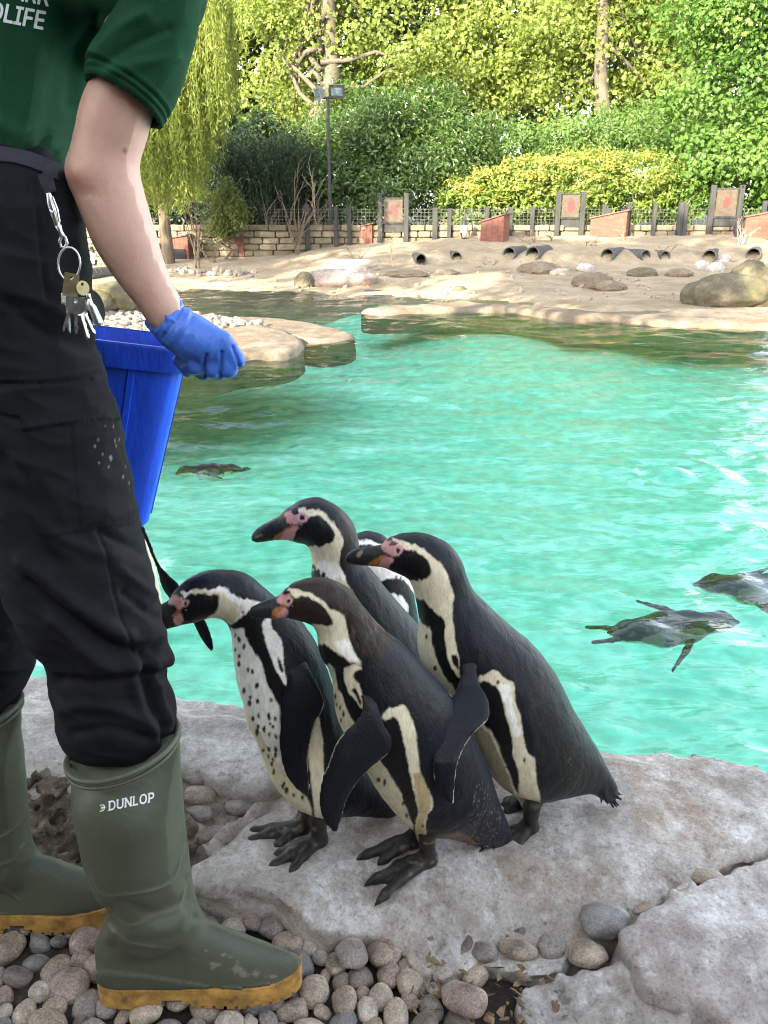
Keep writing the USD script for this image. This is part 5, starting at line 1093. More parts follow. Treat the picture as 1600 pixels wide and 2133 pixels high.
near_shelf = np.clip((GY - (1.55 - 0.22 * np.clip(GX, -1, 1))) / 1.6, 0, 1); far_shelf = np.clip((np.interp(GX, [-3, 2], [14.9, 11.7]) - GY) / 4.5, 0, 1)
depth = 0.10 + 0.75 * near_shelf ** 0.8 * np.clip(far_shelf * 1.2, 0, 1)
obj('pool_floor', sheet(GX, GY, WATER_Z - depth), FLOOR, kind='structure')

WATER = look('water', {'f': ('fresnel', {'IOR': 1.33}), 'g': ('geometry', {}), 'm': ('mapping', {'scale': (1.0, 2.1, 1.0)}), 'n': ('noise_texture', {'scale': 5.0, 'detail': 3.0, 'roughness': 0.55, 'distortion': 0.5}),
    'b': ('bump', {'strength': 0.32, 'distance': 0.03}), 't': ('refraction_bsdf', {'color': (0.88, 0.99, 0.95), 'IOR': 1.33, 'roughness': 0.0}), 't2': ('transparent_bsdf', {'color': (0.88, 0.99, 0.95)}), 'tm': ('mix_closure', {'fac': 0.97}),
    's': ('glossy_bsdf', {'color': (1, 1, 1), 'roughness': 0.02, 'distribution': 'ggx'}), 'mx': ('mix_closure', {})},
    [('g.position', 'm.vector'), ('m.vector', 'n.vector'), ('n.fac', 'b.height'), ('b.normal', 's.normal'), ('b.normal', 't.normal'), ('b.normal', 'f.normal'), ('t.BSDF', 'tm.closure1'), ('t2.BSDF', 'tm.closure2'), ('f.fac', 'mx.fac'), ('tm.closure', 'mx.closure1'), ('s.BSDF', 'mx.closure2')], surface='mx.closure')
def water_sheet():
    gy = np.r_[1.15, np.cumsum(np.r_[1.18, np.maximum(0.016, 0.0075 * np.linspace(1.2, 17, 520))])]; gy = gy[gy < 17.5]
    t = np.linspace(-1, 1, 520); gx = np.sign(t) * (np.abs(t) * 4.2 + np.abs(t) ** 6 * 30)
    GX, GY = np.meshgrid(gx, gy, indexing='ij'); P = np.stack([GX, GY, 0 * GX], -1)
    Z = (fbm(P * [1.3, 2.0, 1], 3, 91) - 0.5) * 0.060 + (fbm(P * [4.2, 7.5, 1] + 11, 3, 92) - 0.5) * 0.036 + (fbm(P * [11, 21, 1] + 5, 2, 93) - 0.5) * 0.006
    for x, y, a in ((1400, 985, 0.05), (1330, 1310, 0.03), (1540, 1215, 0.03), (960, 1290, 0.018), (440, 985, 0.02), (640, 930, 0.02)):   # rings round the swimmers
        c = on_z(x, y, WATER_Z); r = np.hypot(GX - c[0], (GY - c[1])); Z += a * 0.35 * np.cos(r * 24) * np.exp(-(r / 0.35) ** 2) + a * 0.5 * np.exp(-(r / 0.12) ** 2)
    Z *= np.clip(1.5 - np.abs(GX) / 8, 0, 1)
    return sheet(GX, GY, WATER_Z + Z)
obj('water', water_sheet(), WATER, kind='structure')

WETROCK = stone_look('poolside_concrete', (0.145, 0.115, 0.08), (0.22, 0.185, 0.14), (0.07, 0.055, 0.04), white=0.10, brown=(0.16, 0.11, 0.07), scale=3.2)
WHITEROCK = stone_look('whitened_concrete', (0.28, 0.25, 0.21), (0.42, 0.39, 0.35), (0.13, 0.11, 0.09), white=0.4, brown=(0.33, 0.27, 0.20), scale=3.5)
MOSSY = stone_look('mossy_boulder', (0.095, 0.08, 0.05), (0.17, 0.14, 0.10), (0.045, 0.04, 0.022), white=0.04, brown=(0.065, 0.065, 0.028), scale=5)
def shelf(px, z_out, height, mat, label, seed, h=0.03, amp=0.03, rounding=0.08, tilt=0.0, deep=0.25, freq=3.5, **kw):
    o = px_poly(px, z_out); c = o.mean(0)
    top = vec(lambda x, y: z_out + height * 0.0 + tilt * (x - c[0]) + 0.02 * np.sin(2.3 * x + seed) * np.sin(1.9 * y))
    return obj(kw.pop('name', 'rock_shelf'), rock_solid(o, top, WATER_Z - deep, h=h, amp=amp, freq=freq, rounding=rounding, fine=amp * 0.3, ffreq=14, seed=seed), mat, label=label, category='rock', **kw)
shelf([(120, 735), (300, 760), (420, 752), (520, 735), (600, 728), (633, 708), (600, 690), (480, 670), (330, 665), (200, 660), (60, 660), (40, 700)], -0.20, 0.1, WETROCK, 'lower brown rock shelf jutting into the water beside the gloved hand', 71)
shelf([(400, 668), (470, 655), (540, 657), (640, 668), (700, 680), (742, 692), (700, 702), (640, 702), (560, 690), (470, 682)], -0.215, 0.1, WETROCK, 'thin tapering rock shelf behind the lower one, its tip in the water', 72, amp=0.02)
shelf([(752, 641), (800, 636), (860, 634), (960, 626), (1080, 632), (1200, 642), (1330, 646), (1450, 644), (1620, 642), (1800, 640), (1900, 660), (1800, 690), (1600, 674), (1500, 672), (1380, 668), (1280, 658), (1200, 660), (1130, 650), (1040, 642), (960, 640), (880, 642), (800, 645)], -0.205, 0.13, WETROCK, 'long low pale kerb of rounded rock along the far right edge of the pool', 73, amp=0.035, rounding=0.12, freq=2.6)
# beach of small stones behind the bucket and boulders left
def boulder(px, py, w, h, zb, mat, label, seed, deep=0.75, sub=4, rough=0.35, name='boulder', group=None, yaw=0.0, category='rock'):
    """A boulder whose foot stands at pixel (px, py) on level zb, w x h pixels large."""
    P = on_z(px, py, zb); s = depth_of(P) / FOC; m = trimesh.creation.icosphere(sub); v = np.array(m.vertices)
    n = fbm(v * 1.3 + seed * 3.1, 4, seed) - 0.5; f = fbm(v * 4.5 + seed, 3, seed + 1) - 0.5
    v = v * (1 + rough * 1.6 * n + rough * 0.35 * f)[:, None]; v[:, 2] = np.maximum(v[:, 2], -0.55)
    v /= np.array([np.ptp(v[:, 0]) / 2, np.ptp(v[:, 1]) / 2, 1]); v[:, 2] = (v[:, 2] - v[:, 2].min()) / np.ptp(v[:, 2])
    W, H = w * s, h * s * 1.03
    m.vertices = v * [W / 2, W / 2 * deep, H] + [0, W / 2 * deep * 0.9, -0.02]
    if yaw: m.apply_transform(trimesh.transformations.rotation_matrix(yaw, [0, 0, 1]))
    m.apply_translation(P); return obj(name, m, mat, label=label, category=category, group=group)
boulder(235, 652, 150, 62, -0.18, MOSSY, 'dull olive boulder behind the forearm and above the bucket', 81, deep=0.6)
boulder(180, 655, 120, 52, -0.18, MOSSY, 'dull olive boulder half hidden behind the bunch of keys', 82, deep=0.6)
def beach():
    rng = rnd(19); ms = []; cnt = 0
    zone = px_poly([(150, 720), (320, 716), (400, 690), (560, 676), (500, 664), (420, 656), (300, 652), (150, 650)], -0.18); lo, hi = zone.min(0), zone.max(0)
    base = Polygon_sheet(zone, -0.195); ob = obj('pebble_bank', base, WETROCK, kind='structure'); got = []
    for _ in range(5000):
        q = rng.uniform(lo, hi); r = rng.uniform(0.025, 0.06)
        if dist_poly(q[None], zone)[0] > -0.02 or any((q[0] - t[0]) ** 2 + (q[1] - t[1]) ** 2 < (0.85 * (r + t[2])) ** 2 for t in got): continue
        got.append((*q, r))
    got.sort(key=lambda t: -t[2])
    for k, (x, y, r) in enumerate(got):
        m = turned(pebble_mesh(rng, r * 1.15, r, r * 0.7, 1), rng, [x, y, -0.19 + r * 0.3], 0.3)
        if k < 160: obj('stone', m, PEB[rng.choice([0, 2, 1, 4, 6])], ob)
        else: ms.append(m)
    if ms: obj('small_stones', joined(ms), PEB[0], ob, kind='stuff')
def Polygon_sheet(poly, z, thick=0.3):
    from shapely.geometry import Polygon
    m = trimesh.creation.extrude_polygon(Polygon(poly).buffer(0), thick, engine='earcut'); m.apply_translation([0, 0, z - thick]); return m
beach()

# swimming penguins
def swimmer(px, z, length, yaw, label, seed, roll=0.0, out=0.0, feet=True):
    """A penguin lying in the water, head towards +x before turning."""
    L = length; x = thing('swimming_penguin', label, 'penguin'); F = Field([-L * 0.62, -L * 0.55, -L * 0.25], [L * 0.62, L * 0.55, L * 0.25], 0.0075)
    F.chain([(np.array([-0.46 * L, 0, 0.0]), 0.010), (np.array([-0.34 * L, 0, 0.0]), 0.036 * L / 0.5), (np.array([-0.06 * L, 0, -0.005]), 0.062 * L / 0.5), (np.array([0.12 * L, 0, 0.0]), 0.056 * L / 0.5), (np.array([0.27 * L, 0, 0.012]), 0.034 * L / 0.5), (np.array([0.36 * L, 0, 0.016]), 0.036 * L / 0.5), (np.array([0.40 * L, 0, 0.012]), 0.022), (np.array([0.50 * L, 0, 0.004]), 0.007)], k=0.02)
    for s in (-1, 1):
        F.chain([(np.array([0.12 * L, s * 0.045, 0.0]), 0.014), (np.array([0.03 * L, s * 0.10, -0.01]), 0.012), (np.array([-0.12 * L, s * 0.17, -0.03]), 0.006)], k=0.01)
        F.chain([(np.array([-0.34 * L, s * 0.02, -0.01]), 0.011), (np.array([-0.46 * L, s * 0.030, -0.01]), 0.009), (np.array([-0.60 * L, s * 0.036, -0.005]), 0.008)], k=0.008)
    m = F.mesh(6); P = np.array(m.vertices); up = normals(m)[:, 2]
    c = np.tile((0.016, 0.017, 0.014), (len(P), 1)); c[(up < -0.25)] = CREAM; c[fbm(P * 60, 2, seed) > 0.72] = (0.09, 0.08, 0.05)
    band = (np.abs(P[:, 1]) > 0.045) & (np.abs(P[:, 1]) < 0.065) & (P[:, 0] > -0.3 * L) & (P[:, 0] < 0.2 * L) & (up > -0.4); c[band] = (0.16, 0.14, 0.08)
    m.apply_transform(trimesh.transformations.euler_matrix(roll, 0, yaw)); m.apply_translation(on_z(*px, z)); obj('body', m, FEATHER, x, color=c); return x
swimmer((1400, 1308), WATER_Z - 0.11, 0.52, math.radians(8), 'penguin swimming under the surface nearest the rock, with trailing feet', 1, roll=0.35)
swimmer((1590, 1228), WATER_Z - 0.12, 0.55, math.radians(172), 'penguin swimming under the surface, cut off by the right edge', 2, roll=-0.3)
swimmer((437, 982), WATER_Z - 0.03, 0.36, math.radians(200), 'penguin paddling far out with its back above water, beyond the bucket', 3, roll=0.2)
# ---------------------------------------------------------------- far bank of sand, wall, fence, huts
SAND = look('sand', {'g': ('geometry', {}), 'n': ('noise_texture', {'scale': 1.6, 'detail': 8.0, 'roughness': 0.65}), 'r': ('rgb_ramp', {'ramp': [(0.3, (0.18, 0.14, 0.09)), (0.5, (0.265, 0.212, 0.145)), (0.7, (0.34, 0.285, 0.205))]}),
    'n2': ('noise_texture', {'scale': 14.0, 'detail': 6.0}), 'b': ('bump', {'strength': 0.7, 'distance': 0.04}), 'p': ('principled_bsdf', {'roughness': 0.92, 'specular_ior_level': 0.2})},
    [('g.position', 'n.vector'), ('n.fac', 'r.fac'), ('r.color', 'p.base_color'), ('g.position', 'n2.vector'), ('n2.fac', 'b.height'), ('b.normal', 'p.normal')])
def bank_h(X, Y):
    X, Y = np.asarray(X, float), np.asarray(Y, float)
    right = np.interp(Y, [9, 10.7, 11.15, 11.5, 13, 15, 16.8, 17.45, 17.75, 18.6, 19.4, 20, 22], [-1.4, -1.1, -0.45, -0.25, -0.215, -0.165, -0.09, -0.035, 0.16, 0.27, 0.38, 0.43, 0.47])
    mid = np.interp(Y, [9, 11.3, 12.1, 12.7, 13.3, 14.4, 15.2, 17, 17.45, 17.75, 19, 20, 22], [-1.5, -1.2, -0.75, -0.48, -0.33, -0.24, -0.16, -0.07, -0.04, 0.09, 0.17, 0.25, 0.4])
    left = np.interp(Y, [9, 11.3, 12.2, 13.4, 14.65, 15.4, 17, 18.5, 20, 22], [-1.5, -1.2, -0.8, -0.46, -0.28, -0.22, -0.14, -0.11, -0.08, 0.3])
    a = np.clip((X + 3.2) / 3.0, 0, 1); b = np.clip((X - 0.3) / 2.2, 0, 1); a, b = a * a * (3 - 2 * a), b * b * (3 - 2 * b)
    z = (left * (1 - a) + mid * a) * (1 - b) + right * b
    P = np.stack([X, Y, 0 * X], -1)
    return z + (fbm(P * 0.9, 3, 7) - 0.5) * 0.10 * np.clip((Y - 12) / 3, 0, 1) + (fbm(P * 3.5, 3, 8) - 0.5) * 0.05
gx = np.r_[-60, -30, -18, np.arange(-11, 14.01, 0.11), 20, 35, 60]; gy = np.r_[9.0, 10, np.arange(10.4, 20.61, 0.09)]
GX, GY = np.meshgrid(gx, gy, indexing='ij'); obj('sand_bank', sheet(GX, GY, bank_h(GX, GY)), SAND, kind='structure')
TURF = plain('dark_earth', (0.05, 0.055, 0.025), rough=0.95, var=0.5, scale=2)  # dark olive-brown earth, mottled at random
gx, gy = np.array([-250, -30, -10, 0, 10, 30, 250.0]), np.array([20.3, 24, 40, 250.0]); GX, GY = np.meshgrid(gx, gy, indexing='ij'); obj('ground', sheet(GX, GY, 0.30 + 0 * GX), TURF, kind='structure')
def on_bank(x, y):
    d = ray(x, y); t = np.linspace(9, 25, 1200); P = EYE + t[:, None] * d; k = np.argmax(P[:, 2] < bank_h(P[:, 0], P[:, 1])); return P[k]

STONEWALL = [stone_look(f'wall_stone_{i}', c, tuple(min(1, x * 1.35) for x in c), tuple(x * 0.55 for x in c), white=0.0, scale=9, rough=0.9) for i, c in enumerate(((0.17, 0.14, 0.095), (0.13, 0.11, 0.075), (0.20, 0.165, 0.115)))]
wall = thing('stone_wall', 'low wall of buff stone blocks along the back of the sandy bank', 'wall')
def build_wall():
    rng = rnd(3); obj('core', box((-10, 20.26, -0.4), (12, 20.5, 0.60)), STONEWALL[1], wall, smooth=False); n = 0
    rest = []
    for c in range(6):
        z = -0.19 + c * 0.142; x = -9.2 + rng.uniform(0, 0.3)
        while x < 11.0:
            L = rng.uniform(0.28, 0.52); zb = bank_h(x + L / 2, 20.1)
            if z + 0.14 > zb:
                m = bevel_box(L - 0.02, 0.18, 0.126, 0.018); m.apply_transform(trimesh.transformations.euler_matrix(0, rng.normal(0, 0.015), rng.normal(0, 0.03))); m.apply_translation([x + L / 2, 20.24 + rng.normal(0, 0.018), z + 0.07])
                obj('stone', m, STONEWALL[rng.integers(3)], wall, smooth=False); n += 1
            x += L
    return n
print('wall stones', build_wall())

DARKWOOD = plain('weathered_timber', (0.026, 0.027, 0.026), rough=0.85, var=0.4, scale=6, stretch=(3, 3, 0.4), bump=0.3)
WIRE = plain('galvanised_wire', (0.10, 0.105, 0.10), rough=0.5, metallic=0.4)
RUST = plain('rust_boards', (0.125, 0.045, 0.029), rough=0.8, var=0.35, scale=5, stretch=(1, 1, 4), bump=0.3)
ROOFFELT = plain('hut_roof', (0.10, 0.055, 0.045), rough=0.85, var=0.4, scale=5)
DARK = plain('painted_inside_shade', (0.012, 0.011, 0.010), rough=0.9)  # near-black colour standing in for shade inside doorway and pipes
BOARD = plain('sign_board', (0.062, 0.045, 0.030), rough=0.7, var=0.35, scale=10)
REDP = plain('red_paint', (0.13, 0.022, 0.018), rough=0.6, var=0.3, scale=14)
fence = thing('wire_fence', 'wire mesh fence on dark timber posts standing along the stone wall', 'fence')
FY = 20.12
def fx(px, y=470): return on_y(px, y, FY)[0]
def fz(y): return on_y(800, y, FY)[2]
posts = [(640, 425, 500), (700, 430, 500), (728, 428, 498), (906, 432, 492), (936, 434, 492), (1014, 430, 452), (1062, 431, 500), (1108, 430, 492), (1256, 425, 440), (1265, 433, 440), (1308, 422, 490), (1361, 422, 488), (1415, 420, 488), (1425, 424, 470), (1587, 418, 440), (1640, 418, 490)]
for i, (px, y0, y1) in enumerate(posts):
    X = fx(px); w = 0.045 + 0.012 * (i % 3 == 0); zt, zb = fz(y0), min(fz(y1), float(bank_h(X, FY))) - 0.1
    m = bevel_box(w * 2, w * 2, zt - zb, 0.008); m.apply_translation([X, FY, (zt + zb) / 2]); obj('post', m, DARKWOOD, fence, smooth=False)
ends = [560, 640, 700, 790, 848, 906, 1014, 1062, 1108, 1157, 1211, 1256, 1308, 1361, 1415, 1473, 1536, 1587, 1640]
for a, b in zip(ends[:-1], ends[1:]):
    if (a, b) in ((790, 848), (1157, 1211), (1473, 1536)): continue
    xa, xb = fx(a), fx(b); z0, z1 = 0.62, fz(434); ms = []
    for z in np.arange(z0, z1 + 0.01, 0.075): ms.append(box((xa, FY + 0.060, z - 0.0035), (xb, FY + 0.066, z + 0.0035)))
    for x in np.arange(xa + 0.05, xb, 0.09): ms.append(box((x - 0.003, FY + 0.0665, z0), (x + 0.003, FY + 0.0725, z1)))
    obj('wire_panel', joined(ms), WIRE, fence, smooth=False)
# picture boards in frames rising above the fence
def board(pa, pb, ytop, ybase, label, pic):
    x = thing('picture_board', label, 'sign'); xa, xb = fx(pa), fx(pb); zt = fz(ytop); Y = FY - 0.02
    for X in (xa, xb):
        zb = float(bank_h(X, Y)) - 0.1; m = bevel_box(0.11, 0.10, zt - zb, 0.01); m.apply_translation([X, Y, (zt + zb) / 2]); obj('post', m, DARKWOOD, x, smooth=False)
    p0, p1 = fz(pic[0]), fz(pic[1]); w = xb - xa - 0.11; cx = (xa + xb) / 2
    m = bevel_box(w, 0.05, 0.035, 0.006); m.apply_translation([cx, Y, p0 + 0.02]); obj('rail', m, DARKWOOD, x, smooth=False)
    m = bevel_box(w, 0.05, 0.035, 0.006); m.apply_translation([cx, Y, p1 - 0.02]); obj('rail', m, DARKWOOD, x, smooth=False)
    obj('panel', box((cx - w / 2 + 0.03, Y - 0.012, p1 + 0.002), (cx + w / 2 - 0.03, Y + 0.012, p0 - 0.002)), BOARD, x, smooth=False)
    from shapely.geometry import Polygon
    rng = rnd(int(pa)); a = np.linspace(0, 2 * np.pi, 15, endpoint=False); r = 0.10 * rng.uniform(0.6, 1.25, 15); g = Polygon(np.column_stack([np.cos(a) * r * 0.8, np.sin(a) * r * 1.15])).buffer(0.01)
    e = trimesh.creation.extrude_polygon(g, 0.004, engine='earcut'); e.apply_transform(trimesh.transformations.rotation_matrix(np.pi / 2, [1, 0, 0])); e.apply_translation([cx + 0.01, Y - 0.0125, (p0 + p1) / 2 + 0.01]); obj('picture', e, REDP, x, smooth=False)
    obj('lower_panel', box((cx - w / 2, Y + 0.02, p1 - 0.22), (cx + w / 2, Y + 0.035, p1 - 0.045)), DARKWOOD, x, smooth=False)
board(792, 846, 402, 500, 'dim brown picture board with a red blotch, in shade left of the sunlit one', (415, 462))
board(1160, 1211, 399, 490, 'sunlit tan picture board with a red blotch between dark posts', (406, 452))
board(1477, 1535, 385, 490, 'brown picture board with a red blotch in the tallest dark posts, at right', (395, 450))

def hut(px, py, w, h, d, yaw, label, door=False, rise=0.28):
    P = on_bank(px, py); s = depth_of(P) / FOC; W, H, D = w * s, h * s, d * s
    x = thing('nest_hut', label, 'nest box', at=P - [0, 0, 0.03], rz=yaw)
    t = 0.025; lo, hi = H * (1 - rise), H
    v = np.array([[-W / 2, -D / 2, 0], [W / 2, -D / 2, 0], [W / 2, D / 2, 0], [-W / 2, D / 2, 0], [-W / 2, -D / 2, lo], [W / 2, -D / 2, hi], [W / 2, D / 2, hi], [-W / 2, D / 2, lo]])
    m = trimesh.convex.convex_hull(v); obj('walls', m, RUST, x, smooth=False)
    sl = math.atan2(hi - lo, W); r = bevel_box(W / math.cos(sl) + 0.09, D + 0.08, 0.03, 0.006); r.apply_transform(trimesh.transformations.rotation_matrix(-sl, [0, 1, 0])); r.apply_translation([0, 0, (lo + hi) / 2 + 0.017]); obj('roof', r, ROOFFELT, x, smooth=False)
    for k in range(1, 4): obj('board_strip', box((-W / 2 + W * k / 4 - 0.006, -D / 2 - 0.006, 0.01), (-W / 2 + W * k / 4 + 0.006, -D / 2 + 0.004, lo + (hi - lo) * k / 4 - 0.03)), ROOFFELT, x, smooth=False)
    if door: obj('shade_panel', box((-W * 0.36, -D / 2 - 0.012, 0.02), (W * 0.36, -D / 2 - 0.0, lo * 0.52)), DARK, x, smooth=False)  # near-black slab on the solid wall paints the doorway shade
    return x
hut(1030, 500, 50, 52, 34, math.radians(-28), 'sunlit rust-red nest hut beside a pale post, left of the sunlit picture board')
hut(1268, 492, 72, 52, 44, math.radians(-22), 'rust-red nest hut with sloping roof right of the sunlit picture board')
hut(1592, 494, 84, 58, 50, math.radians(-18), 'rust-red nest hut cut by the right edge of the picture')
hut(756, 506, 52, 40, 34, math.radians(-18), 'dull red nest hut in shade, just left of the shaded picture board')
hut(490, 530, 56, 46, 38, math.radians(-15), 'pinkish red nest hut dappled with sun behind the olive shrub')
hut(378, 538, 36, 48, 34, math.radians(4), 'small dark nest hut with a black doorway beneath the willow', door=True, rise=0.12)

# burrow pipes
PIPEM = plain('pipe_plastic', (0.055, 0.055, 0.055), rough=0.6, var=0.3, scale=20)
def pipe(px, py, r, yaw, label):
    P = on_bank(px, py + r * 0.9); s = depth_of(P) / FOC; R = r * s; n = 28; a = np.linspace(0, 2 * np.pi, n, endpoint=False); L = 0.75
    ring = lambda rr, y: np.column_stack([np.cos(a) * rr, np.full(n, y), np.sin(a) * rr])
    m = loft([ring(R, -0.05), ring(R, L), ring(R * 0.86, L), ring(R * 0.86, -0.05), ring(R, -0.05)], close=False); m.fix_normals()
    x = thing('burrow_pipe', label, 'pipe', at=P + [0, 0.10, R * 0.92], rz=yaw); obj('barrel', m, PIPEM, x, smooth=35)
    obj('back', loft([ring(R * 0.85, 0.30), ring(R * 0.85, 0.34)]), DARK, x, smooth=False)  # near-black disc paints the shade deep in the pipe
    for y in (0.06, 0.18): obj('band', tube(np.vstack([ring(R * 1.01, y), ring(R * 1.01, y)[:1]]), 0.008, 6, cap=False), PIPEM, x)
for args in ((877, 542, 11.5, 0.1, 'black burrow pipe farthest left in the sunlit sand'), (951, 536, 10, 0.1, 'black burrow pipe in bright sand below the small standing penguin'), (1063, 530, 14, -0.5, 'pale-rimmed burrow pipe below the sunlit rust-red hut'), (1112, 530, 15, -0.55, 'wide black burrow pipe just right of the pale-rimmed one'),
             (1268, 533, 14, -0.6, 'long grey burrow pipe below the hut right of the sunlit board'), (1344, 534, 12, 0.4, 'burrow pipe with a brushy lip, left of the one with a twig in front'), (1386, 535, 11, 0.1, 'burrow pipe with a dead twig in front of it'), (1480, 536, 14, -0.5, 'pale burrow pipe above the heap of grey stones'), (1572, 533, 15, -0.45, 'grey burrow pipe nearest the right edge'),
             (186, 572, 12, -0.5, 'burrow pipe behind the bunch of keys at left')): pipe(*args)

# stones and boulders of the bank
FLATROCK = stone_look('streaked_rock', (0.21, 0.155, 0.13), (0.31, 0.25, 0.215), (0.11, 0.085, 0.07), white=0.35, scale=3.0)
FARROCK = [MOSSY, WETROCK, WHITEROCK, ROCK_GREY]
def fboulder(px, py, w, h, mat, label, seed, **k):
    P = on_bank(px, py); return boulder(px, py, w, h, P[2], mat, label, seed, **k)
fboulder(1545, 640, 215, 66, MOSSY, 'big mossy brown boulder at the right edge, lower flank', 101, deep=0.7)
fboulder(1572, 634, 104, 88, MOSSY, 'steep mossy brown peak of rock at the right edge', 102, deep=0.8)
fboulder(1478, 640, 80, 52, MOSSY, 'rounded tan boulder at the left end of the big mossy one', 103)
fboulder(1240, 602, 92, 34, WETROCK, 'low rounded tan boulder alone in the middle of the sand', 104)
fboulder(1276, 607, 78, 22, WETROCK, 'flat tan rock leaning on the low rounded boulder', 105)
fboulder(1345, 577, 66, 20, MOSSY, 'low mossy rock with pale stones beside it', 106); fboulder(1420, 578, 60, 20, WETROCK, 'low tan rock right of the low mossy one', 107)
fboulder(1130, 572, 96, 26, WETROCK, 'broad low brown rock below the pale-rimmed pipe', 108); fboulder(1170, 574, 46, 16, WHITEROCK, 'pinkish flat rock at the right end of the broad low one', 109)
fboulder(1222, 566, 40, 18, ROCK_GREY, 'grey angular stone above the low rounded boulder', 110); fboulder(960, 606, 34, 12, MOSSY, 'small dark mossy rock beside a white stone near the water', 111)
fboulder(1466, 562, 34, 20, ROCK_GREY, 'grey stone heaped on the left of the pile below the pale pipe', 112); fboulder(1495, 566, 40, 20, ROCK_GREY, 'grey stone lowest in the pile below the pale pipe', 113); fboulder(1512, 548, 26, 20, ROCK_GREY, 'bluish grey stone standing right of the pale pipe', 114)
fboulder(705, 598, 170, 36, FLATROCK, 'big flat-topped pinkish rock with white streaks at the far water edge', 115, deep=0.5, rough=0.22)
fboulder(632, 600, 44, 34, MOSSY, 'dark mossy lump at the left end of the flat-topped pinkish rock', 116); fboulder(850, 578, 90, 16, WETROCK, 'long low rock right of the flat-topped pinkish one', 117); fboulder(930, 574, 60, 14, WETROCK, 'low brown rock farther right of the long low one', 118)
fboulder(730, 566, 120, 26, WHITEROCK, 'bright sunlit sandstone hump behind the flat-topped pinkish rock', 119, deep=0.4)
ORD = 'first second third fourth fifth sixth seventh eighth ninth tenth eleventh twelfth thirteenth fourteenth fifteenth sixteenth seventeenth eighteenth nineteenth twentieth twenty-first twenty-second twenty-third twenty-fourth twenty-fifth twenty-sixth'.split()
def scatter_stones():
    rng = rnd(8)
    for k in range(26):
        px, py = 352 + k * 7.2 + rng.uniform(-3, 3), 572 + rng.uniform(-9, 5); P = on_bank(px, py); s = depth_of(P) / FOC; w = rng.uniform(9, 20) * s / 2
        m = turned(pebble_mesh(rng, w, w * 0.85, w * 0.7, 2), rng, P + [0, 0, w * 0.35], 0.3); obj('edge_stone', m, PEB[rng.choice([0, 3, 2, 1, 4])], label=f'{ORD[k]} stone from the left in the row of stones along the far shore', category='stone', group='stones along the far shore')
    ms = []
    for _ in range(230):
        px, py = rng.uniform(560, 1640), rng.uniform(540, 628); P = on_bank(px, py); w = rng.uniform(0.012, 0.05) * (0.5 if rng.random() < 0.6 else 1); ms.append(turned(pebble_mesh(rng, w * 1.2, w, w * 0.7, 1), rng, P + [0, 0, w * 0.3], 0.4))
    obj('bank_gravel', joined(ms), PEB[1], kind='stuff', label='loose small stones scattered over the sandy bank', category='gravel')
scatter_stones()

# dead brush and thin bare stems
TWIG = plain('dead_twig', (0.13, 0.095, 0.065), rough=0.9, var=0.4, scale=30); PALETWIG = plain('pale_twig', (0.34, 0.28, 0.20), rough=0.9, var=0.3, scale=30); BARK = plain('bark', (0.10, 0.075, 0.05), rough=0.95, var=0.5, scale=8, stretch=(3, 3, 0.5), bump=0.6, bscale=25)
PLANEBARK = plain('plane_bark', (0.075, 0.062, 0.042), rough=0.9, var=0.5, scale=2.5, bump=0.4, bscale=12)
def twigs(rng, H, spread, n, lev=3, r=0.012, bend=0.25):
    ms = []
    def grow(p, d, L, r, k):
        q = [p]; 
        for i in range(4): d = d + rng.normal(0, bend, 3) * 0.45; d /= np.linalg.norm(d); q.append(q[-1] + d * L / 4)
        ms.append(tube(q, np.linspace(r, r * 0.5, 5), 5))
        if k > 0:
            for _ in range(rng.integers(2, 4)):
                j = rng.integers(1, 5); e = d + rng.normal(0, spread, 3); e[2] = abs(e[2]) * 0.7 + 0.15; grow(q[j], e / np.linalg.norm(e), L * rng.uniform(0.45, 0.75), r * 0.6, k - 1)
    for _ in range(n):
        d = np.array([rng.normal(0, spread), rng.normal(0, spread), 1.0]); grow(rng.normal(0, 0.04, 3) * [1, 1, 0], d / np.linalg.norm(d), H * rng.uniform(0.4, 0.6), r, lev - 1)
    return joined(ms)
def brush(px, py, hpx, label, seed, n=3, spread=0.5, mat=None, name='dead_shrub', cat='shrub', lev=3, r=0.010):
    P = on_bank(px, py); H = hpx * depth_of(P) / FOC; m = twigs(rnd(seed), H, spread, n, lev, r); x = thing(name, label, cat, at=P - [0, 0, 0.02]); obj('stems', m, mat or TWIG, x); return x
brush(747, 546, 62, 'small pale-topped dead shrub above the flat-topped rock', 1); brush(818, 540, 70, 'pale bleached twig shrub in front of the shaded picture board', 2, n=2, mat=PALETWIG); brush(1225, 512, 46, 'gnarled dead bush left of the middle nest hut', 3, n=3, spread=0.8); brush(1110, 506, 44, 'low tangle of dead twigs right of the sunlit hut', 4, n=4, spread=0.9); brush(1152, 502, 40, 'sparse dead bush under the sunlit picture board', 5, n=3, spread=0.8)
brush(1380, 534, 40, 'dead twig standing over the burrow pipes', 6, n=3, spread=0.6); brush(1300, 506, 50, 'wispy pale dead bush against the middle nest hut', 7, n=4, spread=0.5, mat=PALETWIG); brush(1022, 552, 30, 'low tangle of dead brush on the sand below the sunlit hut', 8, n=4, spread=1.1); brush(1548, 512, 52, 'pale dead grass clump before the right-hand nest hut', 9, n=6, spread=0.35, mat=PALETWIG)
